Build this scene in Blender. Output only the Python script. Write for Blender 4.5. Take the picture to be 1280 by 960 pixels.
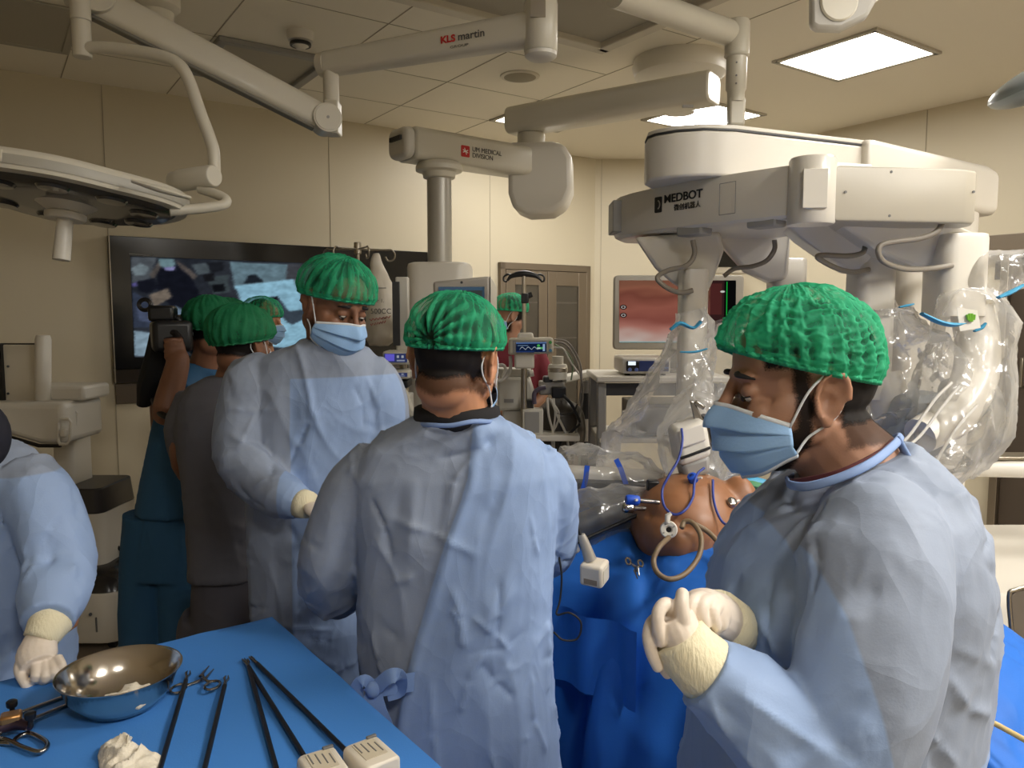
import bpy, bmesh, math, random
import numpy as np
from mathutils import Vector, Matrix, Euler, noise
for _o in list(bpy.data.objects): bpy.data.objects.remove(_o)
SC = bpy.context.scene
COL = SC.collection
PI = math.pi

# ------------------------------------------------------------------ camera, world, exposure
FPX = 960.0
TILT = math.atan(85/960)
CZ = 1.6
cam_data = bpy.data.cameras.new('camera'); cam = bpy.data.objects.new('camera', cam_data); COL.objects.link(cam)
cam_data.sensor_width = 36; cam_data.lens = 27; cam_data.clip_start = .05
cam.location = (0, 0, CZ); cam.rotation_euler = (PI/2-TILT, 0, 0)
SC.camera = cam
W = bpy.data.worlds.new('world'); SC.world = W; W.use_nodes = True
W.node_tree.nodes['Background'].inputs[0].default_value = (1, .9, .78, 1)
W.node_tree.nodes['Background'].inputs[1].default_value = 0.02
SC.view_settings.view_transform = 'Standard'; SC.view_settings.look = 'None'
SC.view_settings.gamma = 1; SC.view_settings.use_curve_mapping = False
SC.view_settings.exposure = 1.52
PANEL_STRENGTH = 9.0
PANEL_COLOR = (1, .962, .90)
# ceiling light panels: (s, t) corner in room coordinates; the first three are in the picture, the rest unseen, added for front fill
PANELS = [(3.80, 2.283), (3.18, 4.30), (4.10, 3.66), (2.6, .3), (1.6, -1.1), (2.8, -1.6), (-.2, -1.5)]
PANEL_GAIN = [1, .9, .9, 1.2, 3.0, 2.6, 1.6]

# ------------------------------------------------------------------ pixel / room geometry
_c, _s = math.cos(TILT), math.sin(TILT)
def ray(px, py):
    a = (px-640)/FPX; b = (480-py)/FPX
    return Vector((a, _c+b*_s, -_s+b*_c))
def at(px, py, Y):                     # the point at forward distance Y seen in that direction
    r = ray(px, py); return Vector((0, 0, CZ)) + r*(Y/r.y)
def atz(px, py, z):
    r = ray(px, py); return Vector((0, 0, CZ)) + r*((z-CZ)/r.z)
UX, UY = 0.82506188, 0.56504238        # the room's own axes: s along the display wall, t towards it
UV = Vector((UX, UY, 0)); VV = Vector((-UY, UX, 0)); ZV = Vector((0, 0, 1))
def R(s, t, z): return UV*s + VV*t + ZV*z
ROOMROT = Matrix((UV, VV, ZV)).transposed()
H = 3.05; T = 5.56; S = 5.552
# ------------------------------------------------------------------ mesh builder
def V(*a): return Vector(a[0]) if len(a) == 1 else Vector(a)
def frame(fwd, up=ZV):                 # matrix with x along fwd, z close to up
    x = Vector(fwd).normalized(); z = Vector(up) - x*x.dot(Vector(up))
    if z.length < 1e-6: z = Vector((1, 0, 0)) - x*x.x
    z.normalize(); y = z.cross(x)
    return Matrix((x, y, z)).transposed()
def rotz(a): return Matrix.Rotation(a, 3, 'Z')
class MB:
    def __init__(self): self.v = []; self.f = []; self.m = []
    def add(self, vs, fs, mi=0):
        n = len(self.v); self.v += [Vector(p) for p in vs]
        self.f += [[i+n for i in f] for f in fs]; self.m += [mi]*len(fs)
        return self
    def box(self, c, size, rot=None, mi=0, taper=1.0):
        rot = rot or Matrix.Identity(3); c = Vector(c); hx, hy, hz = (q/2 for q in size)
        vs = []
        for z in (-1, 1):
            k = taper if z > 0 else 1
            for x, y in ((-1, -1), (1, -1), (1, 1), (-1, 1)): vs.append(c + rot @ Vector((x*hx*k, y*hy*k, z*hz)))
        return self.add(vs, [[3, 2, 1, 0], [4, 5, 6, 7], [0, 1, 5, 4], [1, 2, 6, 5], [2, 3, 7, 6], [3, 0, 4, 7]], mi)
    def prism(self, pts, vec, mi=0):   # closed outline (3-D points) pushed along vec
        vec = Vector(vec); n = len(pts); p = [Vector(q) for q in pts]
        nrm = Vector((0, 0, 0))
        for i in range(n): nrm += p[i].cross(p[(i+1) % n])
        if nrm.dot(vec) > 0: p.reverse()
        vs = p + [q+vec for q in p]
        return self.add(vs, [list(range(n)), list(range(2*n-1, n-1, -1))] + [[i, i+n, (i+1) % n+n, (i+1) % n] for i in range(n)], mi)
    def loft(self, rings, caps=True, closed=True, mi=0):
        n = len(rings[0]); vs = [p for r in rings for p in r]; fs = []
        for k in range(len(rings)-1):
            for i in range(n if closed else n-1):
                j = (i+1) % n
                fs.append([k*n+i, k*n+j, (k+1)*n+j, (k+1)*n+i])
        if caps and closed:
            fs.append(list(range(n-1, -1, -1))); b = (len(rings)-1)*n; fs.append([b+i for i in range(n)])
        return self.add(vs, fs, mi)
    def tube(self, pts, r, n=10, caps=True, mi=0, sub=0, flat=1.0):
        pts = [Vector(p) for p in pts]
        rr = list(r) if hasattr(r, '__len__') else [r]*len(pts)
        if sub: pts, rr = catmull(pts, rr, sub)
        rings = []; up = None
        for i, p in enumerate(pts):
            d = (pts[min(i+1, len(pts)-1)] - pts[max(i-1, 0)])
            if d.length < 1e-9: d = Vector((0, 0, 1))
            d.normalize()
            if up is None:
                up = Vector((0, 0, 1)) if abs(d.z) < .9 else Vector((1, 0, 0))
            up = (up - d*up.dot(d)); up.normalize(); sd = d.cross(up)
            rings.append([p + (sd*math.cos(a) + up*math.sin(a)*flat)*rr[i] for a in (2*PI*k/n for k in range(n))])
        return self.loft(rings, caps, True, mi)
    def lathe(self, prof, c=(0, 0, 0), rot=None, n=24, mi=0, sx=1, sy=1):  # prof: (radius, height)
        rot = rot or Matrix.Identity(3); c = Vector(c)
        rings = [[c + rot @ Vector((max(r, 1e-4)*math.cos(a)*sx, max(r, 1e-4)*math.sin(a)*sy, h)) for a in (2*PI*k/n for k in range(n))] for r, h in prof]
        return self.loft(rings, True, True, mi)
    def ell(self, c, rad, rot=None, n=20, m=12, mi=0):
        rot = rot or Matrix.Identity(3); c = Vector(c); rad = rad if hasattr(rad, '__len__') else (rad,)*3
        vs = [c + rot @ Vector((0, 0, -rad[2]))]; fs = []
        for j in range(1, m):
            th = -PI/2 + PI*j/m
            for i in range(n):
                a = 2*PI*i/n
                vs.append(c + rot @ Vector((rad[0]*math.cos(th)*math.cos(a), rad[1]*math.cos(th)*math.sin(a), rad[2]*math.sin(th))))
        vs.append(c + rot @ Vector((0, 0, rad[2]))); top = len(vs)-1
        for i in range(n):
            fs.append([0, 1+(i+1) % n, 1+i])
            for j in range(m-2):
                a0 = 1+j*n; fs.append([a0+i, a0+(i+1) % n, a0+n+(i+1) % n, a0+n+i])
            a0 = 1+(m-2)*n; fs.append([a0+i, a0+(i+1) % n, top])
        return self.add(vs, fs, mi)
    def strip(self, pts, w, nrm, th=.002, mi=0):  # ribbon along pts, width w, facing nrm
        pts = [Vector(p) for p in pts]; nrm = Vector(nrm).normalized(); rings = []
        for i, p in enumerate(pts):
            d = (pts[min(i+1, len(pts)-1)] - pts[max(i-1, 0)]).normalized(); sd = d.cross(nrm).normalized()*(w/2)
            k = nrm*(th/2)
            rings.append([p-sd-k, p+sd-k, p+sd+k, p-sd+k])
        return self.loft(rings, True, True, mi)
    def mesh(self, name='m'):
        me = bpy.data.meshes.new(name); me.from_pydata([tuple(p) for p in self.v], [], self.f)
        for i, k in enumerate(self.m): me.polygons[i].material_index = k
        bm = bmesh.new(); bm.from_mesh(me); bmesh.ops.recalc_face_normals(bm, faces=bm.faces); bm.to_mesh(me); bm.free()
        return me
def catmull(pts, rr, sub):
    P = [pts[0]*2-pts[1]] + pts + [pts[-1]*2-pts[-2]]; Q = [rr[0]] + rr + [rr[-1]]; o = []; q = []
    for i in range(1, len(P)-2):
        for k in range(sub):
            t = k/sub; a, b, c, d = P[i-1], P[i], P[i+1], P[i+2]
            o.append(.5*((2*b) + (c-a)*t + (2*a-5*b+4*c-d)*t*t + (3*b-a-3*c+d)*t**3))
            e, f, g, h = Q[i-1], Q[i], Q[i+1], Q[i+2]
            q.append(max(1e-4, .5*((2*f) + (g-e)*t + (2*e-5*f+4*g-h)*t*t + (3*f-e-3*g+h)*t**3)))
    o.append(pts[-1]); q.append(rr[-1]); return o, q
def finish(me, mat, bevel=0, smooth=40, seg=2):
    for m in (mat if isinstance(mat, (list, tuple)) else [mat]): me.materials.append(m)
    if smooth:
        for p in me.polygons: p.use_smooth = True
        if smooth < 180: me.set_sharp_from_angle(angle=math.radians(smooth))
def _link(name, me, parent, bevel, seg):
    o = bpy.data.objects.new(name, me); COL.objects.link(o)
    if parent is not None:
        w = Vector(parent['_w']); me.transform(Matrix.Translation(-w)); o.parent = parent; o['_w'] = w
    else:
        lo = Vector((1e9,)*3); hi = Vector((-1e9,)*3)
        for p in me.vertices:
            for k in range(3): lo[k] = min(lo[k], p.co[k]); hi[k] = max(hi[k], p.co[k])
        w = Vector(((lo.x+hi.x)/2, (lo.y+hi.y)/2, lo.z)); me.transform(Matrix.Translation(-w)); o.location = w; o['_w'] = w
    if bevel:
        b = o.modifiers.new('bevel', 'BEVEL'); b.width = bevel; b.segments = seg; b.limit_method = 'ANGLE'; b.angle_limit = math.radians(35)
    return o
def build(name, mb, mat, parent=None, bevel=0, smooth=40, seg=2, label=None):
    me = mb.mesh(name) if isinstance(mb, MB) else mb
    finish(me, mat, bevel, smooth, seg)
    o = _link(name, me, parent, bevel, seg)
    if label: o['label'] = label
    return o
def tag(o, label, cat, group=None, kind=None):
    o['label'] = label; o['category'] = cat
    if group: o['group'] = group
    if kind: o['kind'] = kind
    return o
def thing(name, label, cat, base, group=None):
    o = bpy.data.objects.new(name, None); COL.objects.link(o); o.empty_display_size = .05
    o.location = base; o['_w'] = Vector(base)
    return tag(o, label, cat, group)
def copy_tree(o, off, parent=None):
    c = o.copy(); COL.objects.link(c)
    if parent is None: c.location = Vector(o.location) + Vector(off); c['_w'] = Vector(c.location)
    else: c.parent = parent
    for ch in [q for q in bpy.data.objects if q.parent == o]: copy_tree(ch, off, c)
    return c
def struct(name, mb, mat, bevel=0, parent=None, smooth=0):
    o = build(name, mb, mat, parent, bevel, smooth)
    if parent is None: o['kind'] = 'structure'
    return o
def fuse(mb, voxel, smooth=4, factor=.5, adapt=0.0):    # one continuous skin over overlapping closed pieces
    me = mb.mesh('tmp'); o = bpy.data.objects.new('tmp', me); COL.objects.link(o)
    r = o.modifiers.new('r', 'REMESH'); r.mode = 'VOXEL'; r.voxel_size = voxel; r.adaptivity = adapt
    if smooth:
        s = o.modifiers.new('s', 'SMOOTH'); s.factor = factor; s.iterations = smooth
    dg = bpy.context.evaluated_depsgraph_get(); dg.update()
    out = bpy.data.meshes.new_from_object(o.evaluated_get(dg))
    bpy.data.objects.remove(o); bpy.data.meshes.remove(me)
    return out
def co_n(me):
    n = len(me.vertices); c = np.empty(n*3); me.vertices.foreach_get('co', c)
    q = np.empty(n*3); me.vertices.foreach_get('normal', q)
    return c.reshape(-1, 3), q.reshape(-1, 3)
def set_co(me, c): me.vertices.foreach_set('co', c.reshape(-1)); me.update()
def nz(p, sc=1.0, off=0.0):            # vector noise on an array of points
    return np.array([noise.noise((a*sc+off, b*sc+off*.7, c*sc-off)) for a, b, c in p])
def ridged(p, sc, off=0, stretch=(1, 1, 1), rot=None):
    q = p @ np.array(rot).T if rot is not None else p
    q = q*np.array(stretch); return 1-2*np.abs(nz(q, sc, off))
def sharp(c, sc, seed, rot=None):      # thin ridges with broad valleys between, -0.5 .. 0.5
    q = (c @ np.array(rot).T if rot is not None else c)*np.array(sc)
    w = np.array([noise.noise((x*.6+seed, y*.6, z*.6+3)) for x, y, z in q])
    return (1-np.abs(np.array([noise.noise((x+seed+w[i]*.9, y-seed, z+w[i]*.6)) for i, (x, y, z) in enumerate(q)]))*1.9)**3-.35
def displace(me, fn):                  # fn(points, normals) -> distance along the normal
    c, n = co_n(me); d = fn(c, n); set_co(me, c + n*d[:, None])
def crease(c, a, b, w, amp, taper=True):   # a soft ridge (or valley) along a-b
    a = np.array(a); b = np.array(b); ab = b-a; L = (ab@ab)
    t = np.clip(((c-a)@ab)/L, 0, 1); d = np.linalg.norm(c-(a+t[:, None]*ab), axis=1)
    k = np.exp(-np.sqrt((d/w)**2*1.6+.02))*amp*1.15
    if taper: k = k*np.clip(np.minimum(t, 1-t)*4+.25, 0, 1)
    return k
def patch(me, pred, off=0.001, soft=4):  # the faces of a mesh picked by pred(centre), pushed off along the normal; 'edge' fades out at the rim
    c, n = co_n(me); fc = np.empty(len(me.polygons)*3); me.polygons.foreach_get('center', fc); fc = fc.reshape(-1, 3)
    keep = pred(fc); idx = {}; vs = []; fs = []; use = {}
    for p in me.polygons:
        if not keep[p.index]: continue
        f = []
        for i in p.vertices:
            if i not in idx: idx[i] = len(vs); vs.append(c[i]+n[i]*off)
            f.append(idx[i])
        fs.append(f)
        for i in range(len(f)):
            e = tuple(sorted((f[i], f[(i+1) % len(f)]))); use[e] = use.get(e, 0)+1
    m = bpy.data.meshes.new('patch'); m.from_pydata([tuple(q) for q in vs], [], fs)
    lvl = np.full(len(vs), float(soft))
    for (a, b), k in use.items():
        if k == 1: lvl[a] = lvl[b] = 0
    E = np.array(list(use.keys())) if use else np.zeros((0, 2), int)
    for _ in range(soft):
        np.minimum.at(lvl, E[:, 0], lvl[E[:, 1]]+1) if len(E) else None
        np.minimum.at(lvl, E[:, 1], lvl[E[:, 0]]+1) if len(E) else None
    at_ = m.attributes.new('edge', 'FLOAT', 'POINT'); at_.data.foreach_set('value', (lvl/soft).astype(np.float32))
    return m
def hair_mat(name, rgb, alpha, scale=420):
    m = bpy.data.materials.new(name); m.use_nodes = True; nt = m.node_tree; L = nt.links; nt.nodes.clear(); N = nt.nodes.new
    out = N('ShaderNodeOutputMaterial'); tr = N('ShaderNodeBsdfTransparent'); b = N('ShaderNodeBsdfPrincipled'); b.inputs['Base Color'].default_value = (*lin(rgb), 1); b.inputs['Roughness'].default_value = .7; b.inputs['Specular IOR Level'].default_value = .25
    a = N('ShaderNodeAttribute'); a.attribute_name = 'edge'; tc = N('ShaderNodeTexCoord'); n = N('ShaderNodeTexNoise'); n.inputs['Scale'].default_value = scale; n.inputs['Detail'].default_value = 2; L.new(tc.outputs['Object'], n.inputs['Vector'])
    s1 = N('ShaderNodeMath'); s1.operation = 'MULTIPLY_ADD'; s1.inputs[1].default_value = 1.6; s1.inputs[2].default_value = -.8; L.new(n.outputs[0], s1.inputs[0])
    s2 = N('ShaderNodeMath'); s2.operation = 'MULTIPLY_ADD'; s2.inputs[1].default_value = 1.5; L.new(a.outputs['Fac'], s2.inputs[0]); L.new(s1.outputs[0], s2.inputs[2])
    s3 = N('ShaderNodeMath'); s3.operation = 'MULTIPLY'; s3.inputs[1].default_value = alpha; s3.use_clamp = True; 
    cl = N('ShaderNodeClamp'); L.new(s2.outputs[0], cl.inputs[0]); L.new(cl.outputs[0], s3.inputs[0])
    mx = N('ShaderNodeMixShader'); L.new(s3.outputs[0], mx.inputs[0]); L.new(tr.outputs[0], mx.inputs[1]); L.new(b.outputs[0], mx.inputs[2]); L.new(mx.outputs[0], out.inputs[0]); return m
def solidify(o, t, off=1):
    s = o.modifiers.new('solid', 'SOLIDIFY'); s.thickness = t; s.offset = off
def rand_creases(c, n, seed, N, amp=.005, lo=.06, hi=.22):
    rg = np.random.RandomState(seed); d = np.zeros(len(c))
    for k in range(N):
        i = rg.randint(len(c)); t = rg.normal(size=3)*np.array((.7, .7, 1.1)); t -= n[i]*(t@n[i]); t /= np.linalg.norm(t)+1e-9
        L = rg.uniform(lo, hi); bend = np.cross(n[i], t)*rg.uniform(-.25, .25)*L
        a, m_, b = c[i]-t*L/2, c[i]+bend*.5, c[i]+t*L/2; w = rg.uniform(.0045, .012); am = amp*rg.uniform(.4, 1.1)*(1 if rg.rand() < .62 else -1)
        d += np.where(np.abs(am) > 0, np.sign(am)*np.maximum(crease(c, a, m_, w, abs(am)), crease(c, m_, b, w, abs(am))), 0)
    return d
def text(name, s, mat, parent, origin, xdir, ydir, size, th=.001, align='LEFT', bold=0.0, xscale=1.0):
    cu = bpy.data.curves.new(name, 'FONT'); cu.body = s; cu.size = size; cu.align_x = align; cu.extrude = th; cu.offset = bold
    o = bpy.data.objects.new(name, cu); COL.objects.link(o)
    dg = bpy.context.evaluated_depsgraph_get(); dg.update()
    me = bpy.data.meshes.new_from_object(o.evaluated_get(dg)); bpy.data.objects.remove(o); bpy.data.curves.remove(cu)
    x = Vector(xdir).normalized(); y = (Vector(ydir) - x*x.dot(Vector(ydir))).normalized(); z = x.cross(y)
    M = Matrix((x*xscale, y, z)).transposed().to_4x4(); M.translation = Vector(origin)
    me.transform(M); me.materials.clear()
    return build(name, me, mat, parent, 0, 0)

# ------------------------------------------------------------------ materials
MATS = {}
def lin(c): return tuple(((q/255)/12.92 if q/255 <= .04045 else ((q/255+.055)/1.055)**2.4) for q in c)
def mat(name, rgb, rough=.5, metal=0.0, bump=0, bscale=40, spec=.5, var=0, vscale=6, emit=0, trans=0, sss=0, coat=0, stretch=None, sheen=0):
    if name in MATS: return MATS[name]
    m = bpy.data.materials.new(name); m.use_nodes = True; nt = m.node_tree; b = nt.nodes['Principled BSDF']
    c = lin(rgb) if max(rgb) > 1 else rgb
    b.inputs['Base Color'].default_value = (*c, 1); b.inputs['Roughness'].default_value = rough; b.inputs['Metallic'].default_value = metal
    b.inputs['Specular IOR Level'].default_value = spec
    if coat: b.inputs['Coat Weight'].default_value = coat
    if sss:
        b.inputs['Subsurface Weight'].default_value = sss; b.inputs['Subsurface Radius'].default_value = (.012, .005, .003); b.inputs['Subsurface Scale'].default_value = 1
    if trans: b.inputs['Transmission Weight'].default_value = trans
    if emit:
        b.inputs['Emission Color'].default_value = (*c, 1); b.inputs['Emission Strength'].default_value = emit
    tc = nt.nodes.new('ShaderNodeTexCoord'); src = tc.outputs['Object']
    if stretch:
        mp = nt.nodes.new('ShaderNodeMapping'); mp.inputs['Scale'].default_value = stretch; nt.links.new(src, mp.inputs[0]); src = mp.outputs[0]
    if var:
        n = nt.nodes.new('ShaderNodeTexNoise'); n.inputs['Scale'].default_value = vscale; n.inputs['Detail'].default_value = 4; nt.links.new(src, n.inputs['Vector'])
        mx = nt.nodes.new('ShaderNodeMix'); mx.data_type = 'RGBA'; mx.inputs[6].default_value = (*[q*(1-var) for q in c], 1); mx.inputs[7].default_value = (*[min(1, q*(1+var)) for q in c], 1)
        nt.links.new(n.outputs[0], mx.inputs[0]); nt.links.new(mx.outputs[2], b.inputs['Base Color'])
    if bump:
        n = nt.nodes.new('ShaderNodeTexNoise'); n.inputs['Scale'].default_value = bscale; n.inputs['Detail'].default_value = 3; nt.links.new(src, n.inputs['Vector'])
        bp = nt.nodes.new('ShaderNodeBump'); bp.inputs['Strength'].default_value = bump; bp.inputs['Distance'].default_value = .01
        nt.links.new(n.outputs[0], bp.inputs['Height']); nt.links.new(bp.outputs[0], b.inputs['Normal'])
    MATS[name] = m; return m
def glow(name, rgb, strength):
    if name in MATS: return MATS[name]
    m = bpy.data.materials.new(name); m.use_nodes = True; nt = m.node_tree; nt.nodes.clear()
    e = nt.nodes.new('ShaderNodeEmission'); o = nt.nodes.new('ShaderNodeOutputMaterial')
    e.inputs[0].default_value = (*(lin(rgb) if max(rgb) > 1 else rgb), 1); e.inputs[1].default_value = strength
    nt.links.new(e.outputs[0], o.inputs[0]); MATS[name] = m; return m
def sheer(name, rgb, alpha, ascale=60, avar=.3, rough=.6, gloss=0, bump=0, bscale=40, transl=.3):
    """thin see-through sheet: part of the light passes straight through"""
    if name in MATS: return MATS[name]
    m = bpy.data.materials.new(name); m.use_nodes = True; nt = m.node_tree; L = nt.links; nt.nodes.clear()
    N = nt.nodes.new; out = N('ShaderNodeOutputMaterial'); tr = N('ShaderNodeBsdfTransparent'); b = N('ShaderNodeBsdfPrincipled'); tl = N('ShaderNodeBsdfTranslucent')
    c = (*lin(rgb), 1); b.inputs['Base Color'].default_value = c; tl.inputs[0].default_value = c; b.inputs['Roughness'].default_value = rough
    mx = N('ShaderNodeMixShader'); mx.inputs[0].default_value = transl; L.new(b.outputs[0], mx.inputs[1]); L.new(tl.outputs[0], mx.inputs[2])
    mo = N('ShaderNodeMixShader'); L.new(tr.outputs[0], mo.inputs[1]); L.new(mx.outputs[0], mo.inputs[2])
    tc = N('ShaderNodeTexCoord'); n = N('ShaderNodeTexNoise'); n.inputs['Scale'].default_value = ascale; n.inputs['Detail'].default_value = 4; L.new(tc.outputs['Object'], n.inputs['Vector'])
    mr = N('ShaderNodeMapRange'); mr.inputs['From Min'].default_value = .35; mr.inputs['From Max'].default_value = .65
    mr.inputs['To Min'].default_value = max(0, alpha-avar); mr.inputs['To Max'].default_value = min(1, alpha+avar); L.new(n.outputs[0], mr.inputs[0])
    fac = mr.outputs[0]
    lw = N('ShaderNodeLayerWeight'); lw.inputs[0].default_value = .35
    mm = N('ShaderNodeMath'); mm.operation = 'MAXIMUM'; L.new(fac, mm.inputs[0]); L.new(lw.outputs['Facing'], mm.inputs[1]); fac = mm.outputs[0]
    L.new(fac, mo.inputs[0])
    last = mo.outputs[0]
    if bump:
        n2 = N('ShaderNodeTexNoise'); n2.inputs['Scale'].default_value = bscale; n2.inputs['Detail'].default_value = 3; L.new(tc.outputs['Object'], n2.inputs['Vector'])
        bp = N('ShaderNodeBump'); bp.inputs['Strength'].default_value = bump; bp.inputs['Distance'].default_value = .01; L.new(n2.outputs[0], bp.inputs['Height']); L.new(bp.outputs[0], b.inputs['Normal'])
    if gloss:
        g = N('ShaderNodeBsdfGlossy'); g.inputs['Roughness'].default_value = .12; ms = N('ShaderNodeMixShader'); ms.inputs[0].default_value = gloss
        if bump: L.new(bp.outputs[0], g.inputs['Normal'])
        L.new(last, ms.inputs[1]); L.new(g.outputs[0], ms.inputs[2]); last = ms.outputs[0]
    L.new(last, out.inputs[0]); MATS[name] = m; return m
def picture(name, parent, O, X, Y, shapes, mat_, step=.0006):
    """what a screen shows: coloured areas (u, v outlines) one over the other, lit by the screen"""
    vs = []; fs = []; cols = []; N = Vector(X).cross(Vector(Y)).normalized()
    for k, (col, pts) in enumerate(shapes):
        n = len(vs); vs += [Vector(O)+Vector(X)*a+Vector(Y)*b+N*step*k for a, b in pts]; fs.append(list(range(n, n+len(pts)))); cols.append(lin(col))
    me = bpy.data.meshes.new(name); me.from_pydata([tuple(p) for p in vs], [], fs)
    ca = me.color_attributes.new('shown', 'FLOAT_COLOR', 'CORNER')
    for p in me.polygons:
        for li in p.loop_indices: ca.data[li].color = (*cols[p.index], 1)
    return build(name, me, mat_, parent, 0, 0)
def screen_mat(name, strength):
    m = bpy.data.materials.new(name); m.use_nodes = True; nt = m.node_tree; nt.nodes.clear()
    e = nt.nodes.new('ShaderNodeEmission'); o = nt.nodes.new('ShaderNodeOutputMaterial'); a = nt.nodes.new('ShaderNodeAttribute'); a.attribute_name = 'shown'
    e.inputs[1].default_value = strength; nt.links.new(a.outputs[0], e.inputs[0]); nt.links.new(e.outputs[0], o.inputs[0]); return m
def picture_soft(name, parent, O, X, Y, fn, mat_, nu=110, nv=60):
    """what a screen shows, as a fine grid of blended colours; fn(u, v arrays) -> sRGB rows"""
    u, v = np.meshgrid(np.linspace(0, 1, nu), np.linspace(0, 1, nv)); u = u.ravel(); v = v.ravel()
    O = np.array(O); P = O+np.outer(u, np.array(X))+np.outer(v, np.array(Y))
    fs = [[j*nu+i, j*nu+i+1, (j+1)*nu+i+1, (j+1)*nu+i] for j in range(nv-1) for i in range(nu-1)]
    me = bpy.data.meshes.new(name); me.from_pydata([tuple(p) for p in P], [], fs)
    c = np.clip(fn(u, v)/255.0, 0, 1); c = np.where(c <= .04045, c/12.92, ((c+.055)/1.055)**2.4)
    ca = me.color_attributes.new('shown', 'FLOAT_COLOR', 'POINT'); ca.data.foreach_set('color', np.hstack([c, np.ones((len(c), 1))]).astype(np.float32).ravel())
    return build(name, me, mat_, parent, 0, 0)
def in_poly(u, v, pts):
    k = np.zeros(len(u), bool); n = len(pts)
    for i in range(n):
        (x0, y0), (x1, y1) = pts[i], pts[(i+1) % n]
        if y0 == y1: continue
        k ^= ((y0 > v) != (y1 > v)) & (u < (x1-x0)*(v-y0)/(y1-y0)+x0)
    return k
def paint(shapes, jit=.012, grain=.10, seed=0):
    def fn(u, v):
        rg = np.random.RandomState(seed); out = np.zeros((len(u), 3)); S_ = 9
        wob = np.array([(noise.noise((a*9, b*7, seed)), noise.noise((a*9, b*7, seed+9))) for a, b in zip(u, v)])*.007
        for s in range(S_):
            a = u+wob[:, 0]+rg.normal(0, jit, len(u))*.5+(s % 3-1)*jit*.5; b = v+wob[:, 1]+(s//3-1)*jit*.9; c = np.zeros((len(u), 3))
            for col, pts in shapes: c[in_poly(a, b, pts)] = col
            out += c
        g = np.array([noise.noise((a*26, b*20, seed+3))+.6*noise.noise((a*60, b*44, seed+5)) for a, b in zip(u, v)])
        return out/S_*(1+grain*g[:, None])
    return fn
def rect(a, b, c, d): return [(a, b), (c, b), (c, d), (a, d)]
def disc(x, y, r, ry=None, n=14): return [(x+r*math.cos(2*PI*k/n), y+(ry or r)*math.sin(2*PI*k/n)) for k in range(n)]
def rrect(w, h, r, n=5):               # rounded outline centred on 0
    o = []
    for cx, cy, a0 in ((w/2-r, h/2-r, 0), (-w/2+r, h/2-r, 90), (-w/2+r, -h/2+r, 180), (w/2-r, -h/2+r, 270)):
        for k in range(n+1):
            a = math.radians(a0+90*k/n); o.append((cx+r*math.cos(a), cy+r*math.sin(a)))
    return o
def plate(mb, c, X, Y, w, h, d, r=.02, n=5, mi=0):   # rounded slab: face centre c, thickness d away from X x Y
    X = Vector(X).normalized(); Y = Vector(Y).normalized(); N = X.cross(Y)
    return mb.prism([Vector(c)+X*a+Y*b for a, b in rrect(w, h, r, n)], -N*d, mi)

M_wall = mat('wall_panel_cream', (204, 194, 170), .42, spec=.35)
M_seam = mat('seam_grey', (160, 151, 130), .6)
M_ceil = mat('ceiling_cream', (236, 229, 212), .6)
M_floor = mat('floor_vinyl', (150, 138, 122), .35, var=.08, vscale=3)
M_steel = mat('brushed_steel', (168, 160, 146), .35, 1.0, bump=.03, bscale=200)
M_dsteel = mat('dull_door_steel', (126, 114, 98), .42, .55)
M_lacq = mat('white_lacquer', (222, 216, 204), .3, coat=.15)
M_white = mat('white_plastic', (216, 211, 200), .38)
M_offw = mat('ivory_plastic', (204, 196, 178), .42)
M_gray = mat('grey_plastic', (150, 148, 144), .45)
M_mgray = mat('mid_grey_plastic', (104, 103, 102), .5)
M_dgray = mat('dark_grey_plastic', (52, 52, 54), .5)
M_black = mat('black_plastic', (16, 16, 18), .4)
M_blackg = mat('black_glass', (5, 5, 7), .08)
M_rubber = mat('black_rubber', (22, 22, 24), .65)
M_chrome = mat('polished_steel', (190, 186, 178), .14, 1.0)
# ------------------------------------------------------------------ the room shell
def wall_with(name, a, b, base=0, top=H, th=.12):       # a wall slab, inner face on a-b, room to the left of a->b
    a = Vector(a); b = Vector(b); d = (b-a).normalized(); out = Vector((d.y, -d.x, 0))
    m = MB().prism([a+ZV*base, b+ZV*base, b+ZV*base+out*th, a+ZV*base+out*th], ZV*(top-base))
    return struct(name, m, M_wall)
C1 = R(4.745, T, 0); C2 = R(S, 5.02, 0)
S0, T0 = -3.2, -3.4
A0 = R(S0, T, 0); B0 = R(S, T0, 0); D0 = R(S0, T0, 0)
wall_with('wall_left', C1, A0); wall_with('wall_corner', C2, C1); wall_with('wall_right', B0, C2)
wall_with('wall_back', D0, B0); wall_with('wall_side', A0, D0)
outl = [A0, C1, C2, B0, D0]
o = struct('floor', MB().prism(outl, -ZV*.1), M_floor)
o = struct('ceiling', MB().prism([p+ZV*H for p in outl], ZV*.1), M_ceil)
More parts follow.
